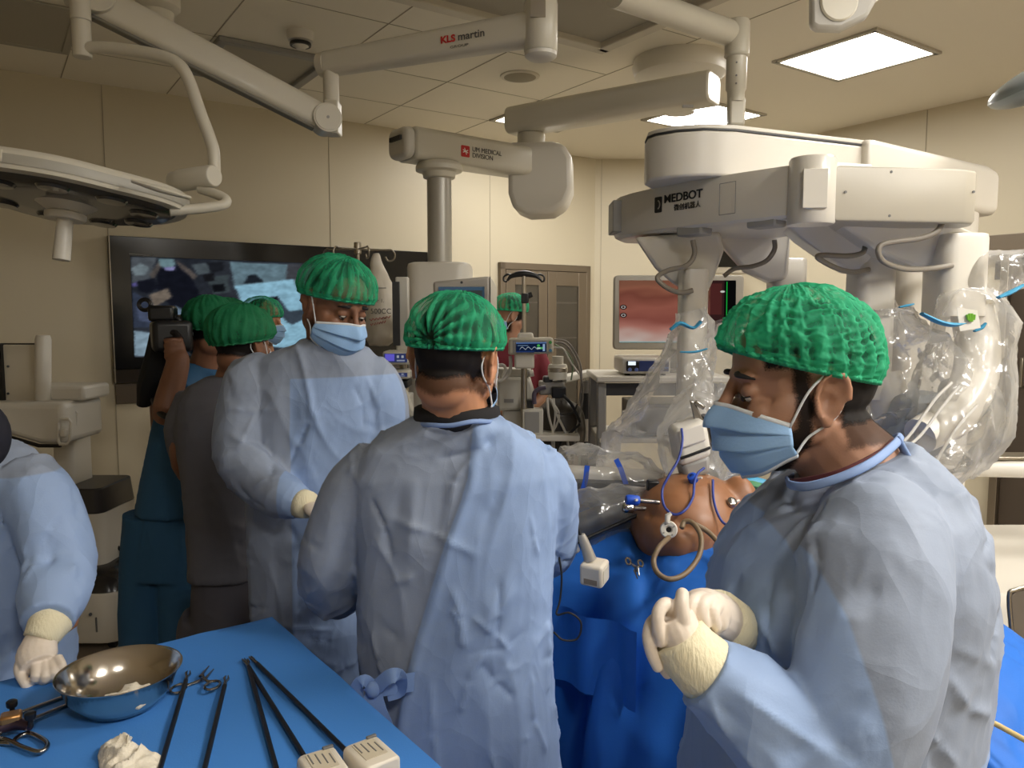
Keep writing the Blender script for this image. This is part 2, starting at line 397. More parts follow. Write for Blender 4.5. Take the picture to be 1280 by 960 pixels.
# joints between wall panels and between ceiling tiles
k = 0
for s in (.68, 2.165, 3.58):
    k += 1; struct('trim_%d' % k, MB().box(R(s, T-.001, H/2), (.0035, .004, H-.01), ROOMROT), M_seam)
for p, q in ((.06, 0), (.94, 0)):
    k += 1; w = C1.lerp(C2, p*1.0); d = (C2-C1).normalized(); struct('trim_%d' % k, MB().box(w+ZV*H/2+Vector((-d.y, d.x, 0))*-.001, (.0035, .004, H-.01), frame(d)), M_seam)
for t in (2.93, 1.6):
    k += 1; struct('trim_%d' % k, MB().box(R(S-.001, t, H/2), (.004, .006, H-.01), ROOMROT), M_seam)
for s in (-.26, .46, 1.06, 1.735, 2.45, 3.17):
    k += 1; struct('trim_%d' % k, MB().box(R(s, 3.2, H-.0005), (.005, 4.7, .003), ROOMROT), M_seam)
for t in (2.9, 3.62, 4.29, 4.94):
    k += 1; struct('trim_%d' % k, MB().box(R(1.25, t, H-.0005), (3.84, .003, .003), ROOMROT), M_seam)
struct('baseboard_left', MB().box(R(1.5, T-.006, .05), (6.4, .012, .1), ROOMROT), mat('cove_skirting', (120, 108, 92), .5))
struct('baseboard_right', MB().box(R(S-.006, 1.2, .05), (.012, 7.5, .1), ROOMROT), mat('cove_skirting', (120, 108, 92), .5))

# ceiling lights
M_frame = mat('light_frame_grey', (178, 172, 158), .4)
PL = ['square ceiling light panel above the white robot boom', 'ceiling light panel half hidden behind the pendant arm, nearest the display wall', 'ceiling light panel cut off between pendant arm and thin ceiling tube',
      'unseen ceiling light panel added for fill, overhead to the right of the camera', 'unseen ceiling light panel added for fill, just behind the camera position', 'unseen ceiling light panel added for fill, in the far corner behind the camera', 'unseen ceiling light panel added for fill, behind the camera towards the left']
for i, (s, t) in enumerate(PANELS):
    c = R(s+.3, t+.3, H)
    lt = thing('ceiling_light', PL[i], 'ceiling light', c-ZV*.012, 'square ceiling light panels')
    fr = MB()
    for dx, dy, w, h in ((0, .3, .64, .03), (0, -.3, .64, .03), (.3, 0, .03, .6), (-.3, 0, .03, .6)): fr.box(c+ROOMROT@Vector((dx, dy, -.006)), (w, h, .014), ROOMROT)
    build('frame', fr, M_frame, lt)
    build('diffuser', MB().box(c-ZV*.004, (.575, .575, .008), ROOMROT), glow('led_panel_%d' % i, PANEL_COLOR, PANEL_STRENGTH*PANEL_GAIN[i]), lt)

# ventilation fields
M_vent = mat('vent_mesh_grey', (170, 164, 148), .6)
def vent(label, s0, t0, s1, t1, drop, fw, m):
    c = R((s0+s1)/2, (t0+t1)/2, H); w, h = s1-s0, t1-t0
    th_ = thing('ceiling_vent', label, 'air vent', c-ZV*drop)
    f = MB()
    for dx, dy, a, b in ((0, h/2, w+fw, fw), (0, -h/2, w+fw, fw), (w/2, 0, fw, h), (-w/2, 0, fw, h)): f.box(c+ROOMROT@Vector((dx, dy, -drop/2)), (a, b, drop), ROOMROT)
    build('frame', f, m, th_, .006)
    build('mesh_panel', MB().box(c-ZV*.004, (w, h, .006), ROOMROT), M_vent, th_)
vent('grey framed return air grille behind the surgical light arm', 1.1, 4.28, 1.68, 4.92, .03, .05, M_gray)
vent('large framed laminar air field over the steel light column', 1.3, 1.7, 2.80, 3.24, .04, .07, M_offw)
vent('grey air grille panel near the left ceiling edge', -.35, 4.3, .44, 5.0, .012, .04, M_vent)

# speaker grille, smoke detector
c = R(2.755, 3.937, H)
sp = thing('ceiling_speaker', 'round flush grey speaker grille in the ceiling', 'speaker', c-ZV*.014)
build('grille', MB().lathe([(0, -.012), (.09, -.012), (.105, -.008)], c, n=32), mat('speaker_mesh', (150, 142, 124), .7), sp)
build('rim', MB().lathe([(.105, -.010), (.118, -.006), (.12, 0)], c, n=32), M_offw, sp)
c = R(1.41, 3.98, H)
sd = thing('smoke_detector', 'white domed smoke detector with dark slots on the ceiling', 'smoke detector', c-ZV*.09)
build('base', MB().lathe([(.035, -.052), (.062, -.045), (.068, -.02), (.068, 0)], c, n=28), M_white, sd)
build('chamber', MB().lathe([(.0, -.085), (.02, -.085), (.03, -.075), (.05, -.066), (.052, -.06), (.042, -.058), (.042, -.052)], c, n=28), M_white, sd)
build('slots', MB().lathe([(.0525, -.070), (.0535, -.063), (.0535, -.058), (.0525, -.054)], c, n=28), M_black, sd, label='dark ring of slots')

# steel cupboard recessed in the display wall
def cupboard():
    s0, s1, z1 = 3.66, 4.66, 2.06; t = T-.012
    cb = thing('steel_cupboard', 'tall steel wall cupboard with two glazed doors in the display wall', 'cupboard', R((s0+s1)/2, t, 0))
    fr = MB()
    for a, b, c_, d in ((s0, s0+.05, .1, z1), (s1-.05, s1, .1, z1), (s0, s1, z1-.06, z1), (s0, s1, .1, .16)):
        fr.box(R((a+b)/2, t-.012, (c_+d)/2), (b-a, .05, d-c_), ROOMROT)
    build('frame', fr, M_dsteel, cb, .004)
    build('back_panel', MB().box(R((s0+s1)/2, t+.008, 1.08), (s1-s0-.06, .006, 1.9), ROOMROT), mat('cupboard_inside', (120, 112, 98), .6), cb)
    for z in (.75, 1.05, 1.4, 1.72): build('shelf', MB().box(R((s0+s1)/2, t, z), (s1-s0-.1, .03, .014), ROOMROT), M_white, cb)
    mid = (s0+s1)/2
    for a, b in ((s0+.052, mid-.003), (mid+.003, s1-.052)):
        d = MB(); w = b-a; st_ = .095
        for p, q, r_, s_ in ((a, a+st_, .165, z1-.064), (b-st_, b, .165, z1-.064), (a+st_, b-st_, z1-.19, z1-.064), (a+st_, b-st_, .165, .35)):
            d.box(R((p+q)/2, t-.03, (r_+s_)/2), (q-p, .02, s_-r_), ROOMROT)
        dr = build('door', d, M_dsteel, cb, .003)
        build('glass_pane', MB().box(R((a+b)/2, t-.028, 1.11), (w-2*st_, .006, 1.53), ROOMROT), sheer('smoked_pane', (70, 64, 56), .55, 3, .02, .1, .06, transl=0), dr)
    build('handle', MB().tube([R(mid-.03, t-.045, 1.0), R(mid-.03, t-.06, 1.02), R(mid-.03, t-.06, 1.16), R(mid-.03, t-.045, 1.18)], .006), M_steel, cb)
cupboard()

# sliding door in the right wall
def door():
    m = MB().box(R(S-.04, 1.6, 2.06), (.12, 1.86, .13), ROOMROT)
    hd = struct('door_1', m, mat('door_header', (132, 120, 104), .4, .4), .004)
    hd2 = build('door_leaf', MB().box(R(S-.03, 1.63, .99), (.04, 1.36, 1.97), ROOMROT), mat('door_leaf_brown', (86, 76, 66), .38, .3), hd, .003)
    build('door_jamb', MB().box(R(S-.05, 2.335, 1.0), (.09, .05, 2.0), ROOMROT), M_steel, hd, .003)
    hb = build('door_handle', MB().tube([R(S-.05, 2.20, 1.15), R(S-.10, 2.20, 1.15), R(S-.10, 2.20, 1.33), R(S-.05, 2.20, 1.33)], .011), M_steel, hd2)
    build('window', MB().box(R(S-.004, 2.40, 1.9), (.006, .06, .12), ROOMROT), mat('door_window', (60, 54, 48), .2), hd)
door()
cr = tag(build('card_reader', plate(MB(), R(S-.03, 2.46, 1.2), -VV, ZV, .075, .19, .03, .01), M_mgray, None, .003), 'dark grey access panel on the wall beside the steel door', 'card reader')
# ------------------------------------------------------------------ ceiling pendants and lamps
M_arm = mat('pendant_arm_cream', (206, 200, 184), .35, coat=.1)
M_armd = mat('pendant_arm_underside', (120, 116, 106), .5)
M_red = mat('logo_red', (190, 40, 40), .5)
M_ink = mat('logo_grey', (84, 82, 80), .5)
M_inkb = mat('print_black', (20, 20, 22), .5)
def beam(mb, p, q, w, h, r=.3, n=5, w2=None, h2=None):   # rounded bar from p to q
    p = Vector(p); q = Vector(q); Fm = frame(q-p); rings = []
    for k, (c, ww, hh) in enumerate(((p, w, h), (q, w2 or w, h2 or h))):
        rings.append([c + Fm @ Vector((0, a, b)) for a, b in rrect(ww, hh, min(ww, hh)*r, n)])
    return mb.loft(rings)

# surgical light with its jointed ceiling arm
def surgical_light():
    a0 = at(676, 35, 2.83); a1 = Vector(at(404, 74, 3.17)); a1.z = a0.z-.02
    th_ = thing('surgical_light', 'large white surgical light on a jointed ceiling arm at upper left', 'surgical light', at(75, 300, 2.5))
    build('ceiling_column', MB().lathe([(.056, -.085), (.06, -.08), (.06, .08), (.058, .084), (.058, .3)], a0, n=28), M_arm, th_)
    build('column_cap', MB().lathe([(0, -.108), (.045, -.107), (.057, -.098), (.058, -.086)], a0, n=28), M_white, th_)
    d = (a1-a0).normalized(); sd = Vector((-d.y, d.x, 0)); sd = sd if sd.y < 0 else -sd
    m = MB(); beam(m, a0+d*.02, a1-d*.02, .09, .115, .3, w2=.08, h2=.09)
    arm = build('ceiling_arm', m, M_arm, th_, .004)
    f = sd*.0455
    o1 = at(559, 54, 2.97); t0 = a0.lerp(a1, .42)+f-ZV*.012
    text('logo_lettering', 'KLS', M_red, arm, t0-d*.012, -d, ZV, .034, .0006, bold=.0012, xscale=1.1)
    text('logo_lettering', 'martin', M_ink, arm, t0-d*.082, -d, ZV, .039, .0006, bold=.0004, xscale=1.05)
    text('logo_lettering', 'GROUP', M_ink, arm, t0-d*.05-ZV*.024, -d, ZV, .013, .0006, xscale=1.7)
    lp = at(672, 20, 2.765); build('label_plate', MB().box(a0+Vector((-.012, -.0605, .045)), (.052, .004, .06)), M_steel, th_, label='small silver rating plate')
    build('arm_collar', MB().tube([a1-d*.02, a1+d*.012], [.05, .047], 20), M_offw, th_)
    j = Vector(at(407, 150, 3.13))
    v0 = a1-d*.03; v0 = Vector((j.x+.02, j.y+.02, a1.z-.03))
    m = MB(); m.tube([v0, Vector((v0.x, v0.y, j.z-.03))], .031, 18); m.box((v0.x+.005, v0.y, j.z+.01), (.055, .08, .13))
    build('drop_tube', m, M_arm, th_, .006)
    # spring arm
    e = Vector(at(88, -16, 2.78)); d2 = (e-j).normalized()
    m = MB(); beam(m, j, e, .075, .105, .35, w2=.085, h2=.12); sa = build('spring_arm', m, M_arm, th_, .004)
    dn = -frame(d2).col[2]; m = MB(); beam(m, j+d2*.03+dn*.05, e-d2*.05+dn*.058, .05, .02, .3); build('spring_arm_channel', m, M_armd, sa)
    s2 = frame(d2).col[1]; s2 = s2 if s2.y < 0 else -s2
    m = MB(); m.tube([j-s2*.05, j+s2*.05], .056, 28); m.tube([j+s2*.05, j+s2*.053], .05, 28); build('arm_joint', m, M_arm, th_, .003)
    m = MB(); m.tube([j+s2*.053, j+s2*.0545], .006, 12); build('joint_screw', m, M_gray, th_)
    pj = Vector(at(122, -2, 2.8)); m = MB(); m.tube([pj-s2*.05, pj+s2*.052], .06, 28); build('arm_joint', m, M_arm, th_, .003)
    # drop post and cardanic tube
    b0 = Vector(at(99, -20, 2.74)); b1 = Vector(at(98, 72, 2.74)); b1.x = b0.x; b1.y = b0.y
    m = MB(); m.tube([b0, b0.lerp(b1, .5)], .033, 20); m.tube([b0.lerp(b1, .5), b1], .031, 20); build('drop_post', m, M_arm, th_, .003)
    Y = 2.66
    pts = [at(102, 62, 2.74), at(125, 59, 2.73), at(165, 63, 2.71), at(205, 71, 2.69), at(224, 81, 2.68), at(236, 100, 2.67), at(250, 140, Y), at(262, 172, Y), at(267, 190, Y), at(268, 215, Y)]
    build('cardan_tube', MB().tube(pts, .0205, 14, sub=5), M_arm, th_)
    c0 = at(217, 227, 2.70); c1 = at(266, 220, 2.62); cd = (Vector(c1)-Vector(c0)).normalized()
    m = MB(); m.tube([c0, Vector(c0)+cd*.03], .033, 24); m.tube([Vector(c0)+cd*.032, c1, Vector(c1)+cd*.008], [.037, .037, .033], 24); build('cardan_joint', m, M_arm, th_, .002)
    build('yoke_tube', MB().tube([at(250, 236, 2.64), at(268, 242, 2.62), at(282, 249, 2.6), at(279, 256, 2.58), at(255, 260, 2.55), at(212, 264, 2.5)], .0165, 12, sub=5), M_arm, th_)
    # lamp head: a lobed shell, its underside towards the table
    C = Vector(at(84, 248, 2.5)); tilt = Matrix.Rotation(math.radians(-7.5), 3, 'X') @ Matrix.Rotation(math.radians(4), 3, 'Y')
    N = 72
    def ring(k, z, g=0):
        o = []
        for i in range(N):
            a = 2*PI*i/N; r = .335*(1+.09*math.cos(3*(a-.16))+.02*math.cos(6*a))*k-g
            o.append(C + tilt @ Vector((r*math.cos(a), r*math.sin(a)*1.0, z)))
        return o
    m = MB().loft([ring(.90, -.012), ring(.985, -.008), ring(1.0, .012), ring(1.0, .036), ring(.97, .052), ring(.8, .066), ring(.4, .076), ring(.05, .08)])
    hd = build('lamp_shell', m, M_arm, th_, smooth=50)
    build('lamp_rim', MB().loft([ring(1.002, .004), ring(1.004, .008), ring(1.004, .028), ring(1.002, .032)], caps=False), mat('lamp_rim_grey', (168, 164, 152), .4), hd)
    build('lamp_underside', MB().loft([ring(.05, -.022), ring(.5, -.022), ring(.86, -.020), ring(.9, -.010)]), mat('lamp_underside', (74, 72, 70), .25, coat=.3), hd)
    for i in range(9):
        a = 2*PI*i/9+.2; r = .23
        build('lens', MB().lathe([(0, -.031), (.04, -.030), (.046, -.022)], C+tilt@Vector((r*math.cos(a), r*math.sin(a), 0)), tilt, 20), mat('lamp_lens', (58, 57, 56), .12, coat=.5), hd)
    m = MB().lathe([(.0, -.07), (.055, -.07), (.06, -.062), (.06, -.05), (.05, -.045), (.075, -.03), (.095, -.018)], C, tilt, 32); build('handle_mount', m, M_white, th_)
    m = MB().tube([C+tilt@Vector((0, 0, -.05)), C+tilt@Vector((0, 0, -.20))], [.0235, .026], 24); build('sterile_handle', m, M_white, th_, .002)
    # keypad on the rim facing the camera
    px = [(6, 222), (33, 224), (51, 226)]
    kp = C+tilt@Vector((-.10, -.333, .016))
    K = frame((Vector((0, -1, 0)))); 
    build('keypad', MB().box(kp+Vector((.02, -.004, .0)), (.19, .012, .036)), M_offw, hd, .003)
    for a in (-.055, .02, .075):
        for b in (-.009, .009): build('keypad_button', MB().box(kp+Vector((.02+a, -.011, b)), (.018, .003, .011)), M_gray, hd)
    m = MB().tube([at(165, 226, 2.3), at(198, 236, 2.32), at(236, 247, 2.4)], [.012, .02, .014], 12, sub=4, flat=.5); build('side_grip', m, M_arm, th_)
surgical_light()

# twin-beam service pendant with its column and head
def service_pendant():
    th_ = thing('service_pendant', 'white ceiling service pendant with two box arms and a round column before the display wall', 'medical pendant', at(550, 470, 4.1))
    h = atz(850, 86, 3.0); h.z = H
    build('ceiling_hub', MB().lathe([(.0, -.12), (.2, -.12), (.255, -.09), (.27, -.04), (.26, 0)], h, n=40), M_white, th_)
    e0 = Vector(at(893, 110, 4.02)); e1 = Vector(at(641, 154, 4.72)); e1.z = e0.z
    m = MB(); beam(m, e0, e1, .19, .155, .28); up = build('upper_beam', m, M_arm, th_, .01)
    sl = Vector(at(858, 137, 3.98)); 
    m = MB().tube([Vector((h.x, h.y, H-.1)), Vector((h.x, h.y, e0.z))], .085, 24); build('hub_neck', m, M_white, th_)
    build('port_slot', MB().box(at(860, 133, 3.985), (.055, .02, .012)), M_gray, up)
    # joint below its far end, carrying the lower beam
    jx = Vector(at(664, 180, 4.66)); jz = jx.z
    build('pivot_neck', MB().lathe([(.078, -.12), (.082, -.1), (.082, .05), (.076, .06)], jx, n=28), M_arm, th_, .003)
    d = Vector(at(505, 180, 4.12)) - Vector(at(664, 215, 4.66)); d.z = 0; d.normalize(); X = d; Yv = ZV
    side = X.cross(ZV)
    fc = Vector(at(672, 218, 4.52))
    o = []
    W2, Hh = .24, .44
    out = [(-.17, .19), (.08, .19), (.15, .17), (.19, .1), (.195, -.08), (.16, -.17), (.08, -.22), (-.06, -.225), (-.14, -.19), (-.17, -.1)]
    X2 = Vector((1, -.12, 0)).normalized(); Nn = Vector((.12, 1, 0)).normalized()
    m = MB().prism([fc+X2*a*1.02+ZV*b for a, b in out], Nn*.3); build('brake_housing', m, M_white, th_, .03, seg=3)
    q0 = Vector(at(656, 207, 4.62)); q1 = Vector(at(508, 178, 4.12)); q1.z = q0.z = jz-.12
    m = MB(); beam(m, q0, q1, .2, .165, .2); lb = build('lower_beam', m, M_arm, th_, .012)
    dd = (q1-q0).normalized(); fs = Vector((-dd.y, dd.x, 0)); fs = fs if fs.y < 0 else -fs
    m = MB(); beam(m, q1-dd*.0, q1+dd*.06, .2, .165, .3, w2=.185, h2=.15); build('beam_end', m, M_white, lb, .02, seg=3)
    build('port_slot', MB().box(q1+dd*.064+ZV*.02, (.11, .016, .022), frame(fs)), M_dgray, lb)
    t0 = q0.lerp(q1, .62)+fs*.1015-ZV*.012
    # small red square emblem and its two lines of lettering
    lg = t0
    build('emblem', plate(MB(), lg+fs*.0012, -dd, ZV, .055, .06, .002, .006), M_red, lb)
    m = MB()
    for a in (-.4, .4, 1.2): m.strip([lg+fs*.002-dd*.018*math.cos(a)-ZV*.018*math.sin(a), lg+fs*.002+dd*.018*math.cos(a)+ZV*.018*math.sin(a)], .005, fs, .0008)
    build('emblem_mark', m, mat('logo_white', (230, 220, 210), .5), lb)
    text('logo_lettering', 'UM MEDICAL', M_ink, lb, lg-dd*.045+fs*.001+ZV*.006, -dd, ZV, .036, .0006, xscale=.95)
    text('logo_lettering', 'DIVISION', M_ink, lb, lg-dd*.045+fs*.001-ZV*.026, -dd, ZV, .036, .0006, xscale=.95)
    cx = Vector(at(549, 230, 4.2)); zt = jz-.2
    m = MB().lathe([(.06, .0), (.11, .0), (.125, -.02), (.125, -.045), (.09, -.05), (.085, -.08), (.066, -.085)], Vector((cx.x, cx.y, zt)), n=32); build('swivel_collar', m, M_arm, th_, .003)
    hz = at(550, 329, 4.2).z
    m = MB().tube([Vector((cx.x, cx.y, zt-.05)), Vector((cx.x, cx.y, hz-.02))], .066, 32); build('column', m, mat('pendant_column', (176, 172, 162), .3, .25), th_)
    hb = at(552, 560, 4.2).z
    m = MB().loft([[Vector((cx.x+a*k, cx.y+.05+b*k, z)) for a, b in rrect(.34, .38, .08)] for z, k in ((hb, 1), (hz-.03, 1), (hz-.008, .97), (hz, .85))]); build('service_head', m, M_white, th_, .004)
    m = MB().box((cx.x+.07, cx.y-.145, (hb+hz)/2-.05), (.12, .012, hz-hb-.12)); build('socket_rail', m, M_gray, th_, .003)
service_pendant()

# thin jointed tube from the ceiling above the robot
def tube_pendant():
    th_ = thing('ceiling_tube_arm', 'slim cream ceiling tube arm with a drop post right of the pendant', 'ceiling arm', at(921, 162, 3.3))
    a = Vector(at(770, -24, 2.9)); b = Vector(at(914, 42, 3.3)); a.z = b.z
    build('horizontal_tube', MB().tube([a, b], .051, 24), M_arm, th_)
    c = Vector(at(922, 30, 3.3))
    def p(y): return Vector((c.x, c.y, at(922, y, 3.3).z))
    m = MB(); m.tube([p(26), p(28), p(68)], [.046, .05, .05], 24); m.tube([p(68), p(70), p(72)], [.05, .052, .046], 24); build('elbow', m, M_arm, th_)
    m = MB(); m.tube([p(66), p(112), p(115), p(128)], [.042, .042, .036, .034], 24); ps = build('drop_post', m, M_arm, th_)
    m = MB(); m.box(p(140)+Vector((.002, 0, 0)), (.07, .05, .12)); build('end_block', m, M_arm, th_, .012)
    for y in (82, 98, 108): build('screw', MB().tube([p(y)+Vector((-.012, -.041, 0)), p(y)+Vector((-.012, -.0435, 0))], .004, 10), M_mgray, ps)
tube_pendant()

# ends of other ceiling gear that reach into the picture
def other_heads():
    th_ = thing('pendant_brake_box', 'pale boxy arm housing cut by the top edge, above the bright light panel', 'pendant joint', at(1050, 36, 2.5))
    f = [at(1014, -30, 2.5), at(1014, 30, 2.5), at(1022, 35, 2.5), at(1052, 36, 2.5), at(1085, 20, 2.5), at(1112, -30, 2.5)]
    build('housing', MB().prism(f, (0.01, .05, 0)), mat('pendant_grey_white', (178, 174, 166), .4), th_, .012)
    build('round_cover', MB().lathe([(0, .006), (.055, .006), (.06, 0)], at(1049, 2, 2.497), frame((1, 0, 0), (0, -1, 0)), 28), M_arm, th_)
    build('side_arm', MB().loft([[at(1060+dx, 26+dy, 2.56) for dx, dy in ((0, 0), (24, -16), (24, -40), (0, -30))], [at(1140+dx, -30+dy, 2.75) for dx, dy in ((0, 0), (20, -10), (20, -30), (0, -24))]]), M_arm, th_, .004)
    t2 = thing('surgical_light', 'blue-grey rounded edge of a second lamp head at the far right edge', 'surgical light', at(1290, 126, 2.3))
    m = MB().ell(at(1338, 86, 2.4), (.235, .2, .06), Matrix.Rotation(math.radians(-24), 3, 'Y'), 32, 14); build('lamp_shell', m, mat('lamp_blue_grey', (112, 120, 122), .35, coat=.2), t2)
    build('lens_panel', MB().ell(at(1342, 94, 2.38), (.18, .17, .02), Matrix.Rotation(math.radians(-24), 3, 'Y'), 28, 10), mat('lamp_underside', (74, 72, 70), .25), t2)
    t3 = thing('ceiling_mount', 'cream round ceiling mount with a dark slot behind the surgical light arm', 'ceiling mount', at(195, 36, 3.3))
    c = at(193, 0, 3.3)
    build('mount_body', MB().lathe([(.05, -.13), (.07, -.12), (.075, -.05), (.085, -.045), (.1, -.03), (.1, .1), (.09, .12)], c, n=32), M_arm, t3)
    build('slot', MB().box(c+Vector((.04, -.098, -.012)), (.06, .02, .012)), M_black, t3)
    build('mount_stem', MB().tube([c+ZV*.1, Vector((c.x, c.y, H-.002))], .06, 24), M_arm, t3)
other_heads()
# ------------------------------------------------------------------ surgical robot
M_rob = mat('robot_white', (214, 208, 196), .32, coat=.15)
M_robg = mat('robot_plate_grey', (172, 165, 150), .4)
M_robb = mat('robot_blue_grey', (150, 156, 160), .45)
M_cab = mat('grey_cable', (134, 126, 114), .5)
def robot():
    rb = thing('surgical_robot', 'white surgical robot cart with a ceiling-high boom and four hanging arms', 'surgical robot', V(1.6, 2.75, 0))
    d = Vector((.92, .39, 0)).normalized(); pv = Vector((-d.y, d.x, 0))
    # base, column
    m = MB().loft([[Vector((1.86+a*k, 2.78+b*k, z)) for a, b in rrect(1.0, .86, .12, 6)] for z, k in ((.06, .96), (.09, 1), (.55, 1), (.68, .985), (.72, .94))]); build('base', m, M_rob, rb, smooth=50)
    for x, y in ((1.45, 2.45), (2.25, 2.45), (1.45, 3.1), (2.25, 3.1)): build('castor', MB().tube([V(x-.02, y, .04), V(x+.02, y, .04)], .04, 20), M_rubber, rb, .004)
    m = MB().loft([[Vector((1.45+a, 2.78+b, z)) for a, b in rrect(.27, .34, .05)] for z in (.68, 1.985)]); build('column', m, M_rob, rb, smooth=50)
    hb = build('push_handle', MB().tube([V(1.64, 2.72, 1.06), V(1.8, 2.70, 1.06), V(2.2, 2.66, 1.06), V(2.32, 2.66, 1.04)], .034, 20, sub=4), M_rob, rb)
    build('handle_tray', MB().loft([[V(1.66+a, 2.72+b, z) for a, b in ((0, -.04), (.62, -.07), (.62, .05), (0, .06))] for z in (1.094, 1.104)]), M_steel, rb, .002)
    # boom: inner part (left, rounded end) and outer sleeve (right)
    p0 = Vector((.50, 2.23, 2.06)); L = 1.3
    def bring(s, w, h, zc, r=.05): return [p0 + d*s + pv*a + ZV*(zc-2.06+b) for a, b in rrect(w, h, r)]
    m = MB(); pl = [(-.06, .08), (-.03, .02), (.03, -.03), (.12, -.055), (.7, -.055), (.7, .25), (.12, .25), (.03, .23), (-.03, .18), (-.06, .12)]
    m.loft([[p0+d*a*k0+pv*(b*1.0)+ZV*z for a, b in pl] for z, k0 in ((-.065, .97), (-.05, 1), (.05, 1), (.062, .99))]); bi = build('inner_boom', m, M_rob, rb, .008, seg=3)
    build('boom_groove', MB().loft([[p0+d*a+pv*b+ZV*z for a, b in [(x*1.0, y) for x, y in pl]] for z in (.0615, .0665)]), M_dgray, bi)
    build('boom_cover', MB().loft([[p0+d*(a*.99+.002)+pv*(.0+b*.98)+ZV*z for a, b in pl] for z in (.066, .079)]), M_rob, bi, .003)
    m = MB(); m.loft([bring(.60, .36, .15, 2.062, .02), bring(.64, .36, .155, 2.062, .02), bring(1.17, .34, .165, 2.022, .03), bring(1.235, .31, .15, 2.018, .03)]);
    for i, p in enumerate(m.v): m.v[i] = p + pv*.1
    build('outer_boom', m, M_rob, rb, .012, seg=3)
    # carousel below the boom: curved fascia on the left
    plan = [(.352, 2.70), (.358, 2.62), (.385, 2.54), (.44, 2.43), (.53, 2.30), (.63, 2.18), (.72, 2.085), (.78, 2.035), (.815, 2.02), (.95, 2.06), (1.0, 2.3), (.9, 2.6), (.7, 2.82), (.5, 2.86), (.39, 2.80)]
    cen = Vector((.68, 2.42, 0))
    def pr(k, z): return [cen + (Vector((a, b, 0))-cen)*k + ZV*z for a, b in plan]
    fs = build('fascia', MB().loft([pr(.95, 1.86), pr(.985, 1.868), pr(1, 1.885), pr(1, 1.985), pr(.985, 1.997), pr(.8, 2.0)]), M_rob, rb, smooth=30)
    build('left_trim', MB().loft([[Vector((.352+dx, y, z)) for y, z in ((2.72, 1.88), (2.60, 1.88), (2.60, 1.985), (2.72, 1.985))] for dx in (-.016, .02)]), M_gray, rb, .004)
    # service hatch outline on the fascia and hinge barrel
    def on_f(u, z):
        a, b = Vector((.44, 2.43, 0)), Vector((.78, 2.035, 0)); p = a.lerp(b, u); n = Vector((-(b-a).y, (b-a).x, 0)).normalized(); n = n if n.y < 0 else -n
        return p+n*.0+ZV*z, n, (b-a).normalized()
    # lettering
    a, n, x = on_f(.05, 1.94); a, n, x = Vector((.40, 2.505, 1.93)), None, (Vector((.53, 2.30, 0))-Vector((.44, 2.43, 0))).normalized()
    n = Vector((x.y, -x.x, 0)); n = n if n.y < 0 else -n
    bp = Vector((.44, 2.43, 0))
    def fp(q, z, e=.0015): return bp + x*q + n*e + ZV*z
    em = build('maker_emblem', plate(MB(), fp(.022, 1.942, .002), x, ZV, .03, .048, .003, .004), M_inkb, fs)
    m = MB(); m.strip([fp(.022+.008*math.sin(t_), 1.942-.012*math.cos(t_), .003) for t_ in [PI*k/8 for k in range(9)]], .004, n, .001); build('emblem_curve', m, M_robg, em)
    text('maker_lettering', 'MEDBOT', M_inkb, fs, fp(.046, 1.944), x, ZV, .034, .0008, bold=.0006, xscale=1.12)
    text('maker_lettering', '微创机器人', M_inkb, fs, fp(.088, 1.918), x, ZV, .021, .0008)
    hp = Vector((.79, 2.06, 0))
    build('hinge_barrel', MB().lathe([(.056, 1.84), (.06, 1.845), (.06, 2.005), (.056, 2.012), (0, 2.014)], hp, n=32), M_rob, rb)
    m = MB()
    build('hinge_panel', MB().box(V(.775, 2.0, 1.925), (.062, .01, .10), rotz(math.radians(-8))), M_rob, rb, .002)
    m = MB(); q = [fp(.262, 1.885), fp(.318, 1.885), fp(.318, 1.972), fp(.262, 1.972), fp(.262, 1.885)]
    for i in range(4): m.tube([q[i], q[i+1]], .0009, 6)
    build('hatch_joint', m, M_mgray, fs)
    # shoulder link plates of the front right arm
    sh = [(.835, 2.025), (1.20, 2.075), (1.245, 2.10), (1.27, 2.15), (1.27, 2.30), (.95, 2.30), (.84, 2.1)]
    c2 = Vector((1.05, 2.16, 0))
    def pr2(k, z): return [c2+(Vector((a, b, 0))-c2)*k+ZV*z for a, b in sh]
    l4 = build('shoulder_link', MB().loft([pr2(.97, 1.846), pr2(1, 1.856), pr2(1, 1.98), pr2(.97, 1.988)]), M_robg, rb, .004)
    for u, z in ((.06, 1.92), (.38, 1.975), (.38, 1.862), (.75, 1.975), (.75, 1.862), (.99, 1.93)):
        p = Vector((.84, 2.0235, z)).lerp(Vector((1.235, 2.0885, z)), u); build('screw', MB().tube([p, p+Vector((.0003, -.0035, 0))], .0035, 10), M_mgray, l4)
    # four arms: sloping link, post, cable
    def arm(wedge, wd, post, Yp, pd, cable, lower):
        w = [Vector(at(x, y, Y)) for x, y, Y in wedge]; build('sloping_link', MB().prism(w, Vector((.04, wd, 0))), M_rob, rb, .014, seg=3)
        x0, x1, y0, y1 = post; a = at(x0, y0, Yp); b = at(x1, y1, Yp)
        cx = (a.x+at(x1, y0, Yp).x)/2; ww = abs(at(x1, y0, Yp).x-a.x)
        m = MB().loft([[Vector((cx+p*k, Yp+pd/2+q*k, z)) for p, q in rrect(ww, pd, min(ww, pd)*.28)] for z, k in ((b.z, 1), (a.z-.015, 1), (a.z-.003, .96), (a.z, .85))]); ps = build('arm_post', m, M_rob, rb, smooth=50)
        for cb in cable: build('arm_cable', MB().tube([at(*q) for q in cb], .0078, 10, sub=6), M_cab, rb)
        if lower: build('arm_lower_link', MB().tube([at(*q[:3]) for q in lower], [q[3] for q in lower], 16, sub=4), M_rob, rb)
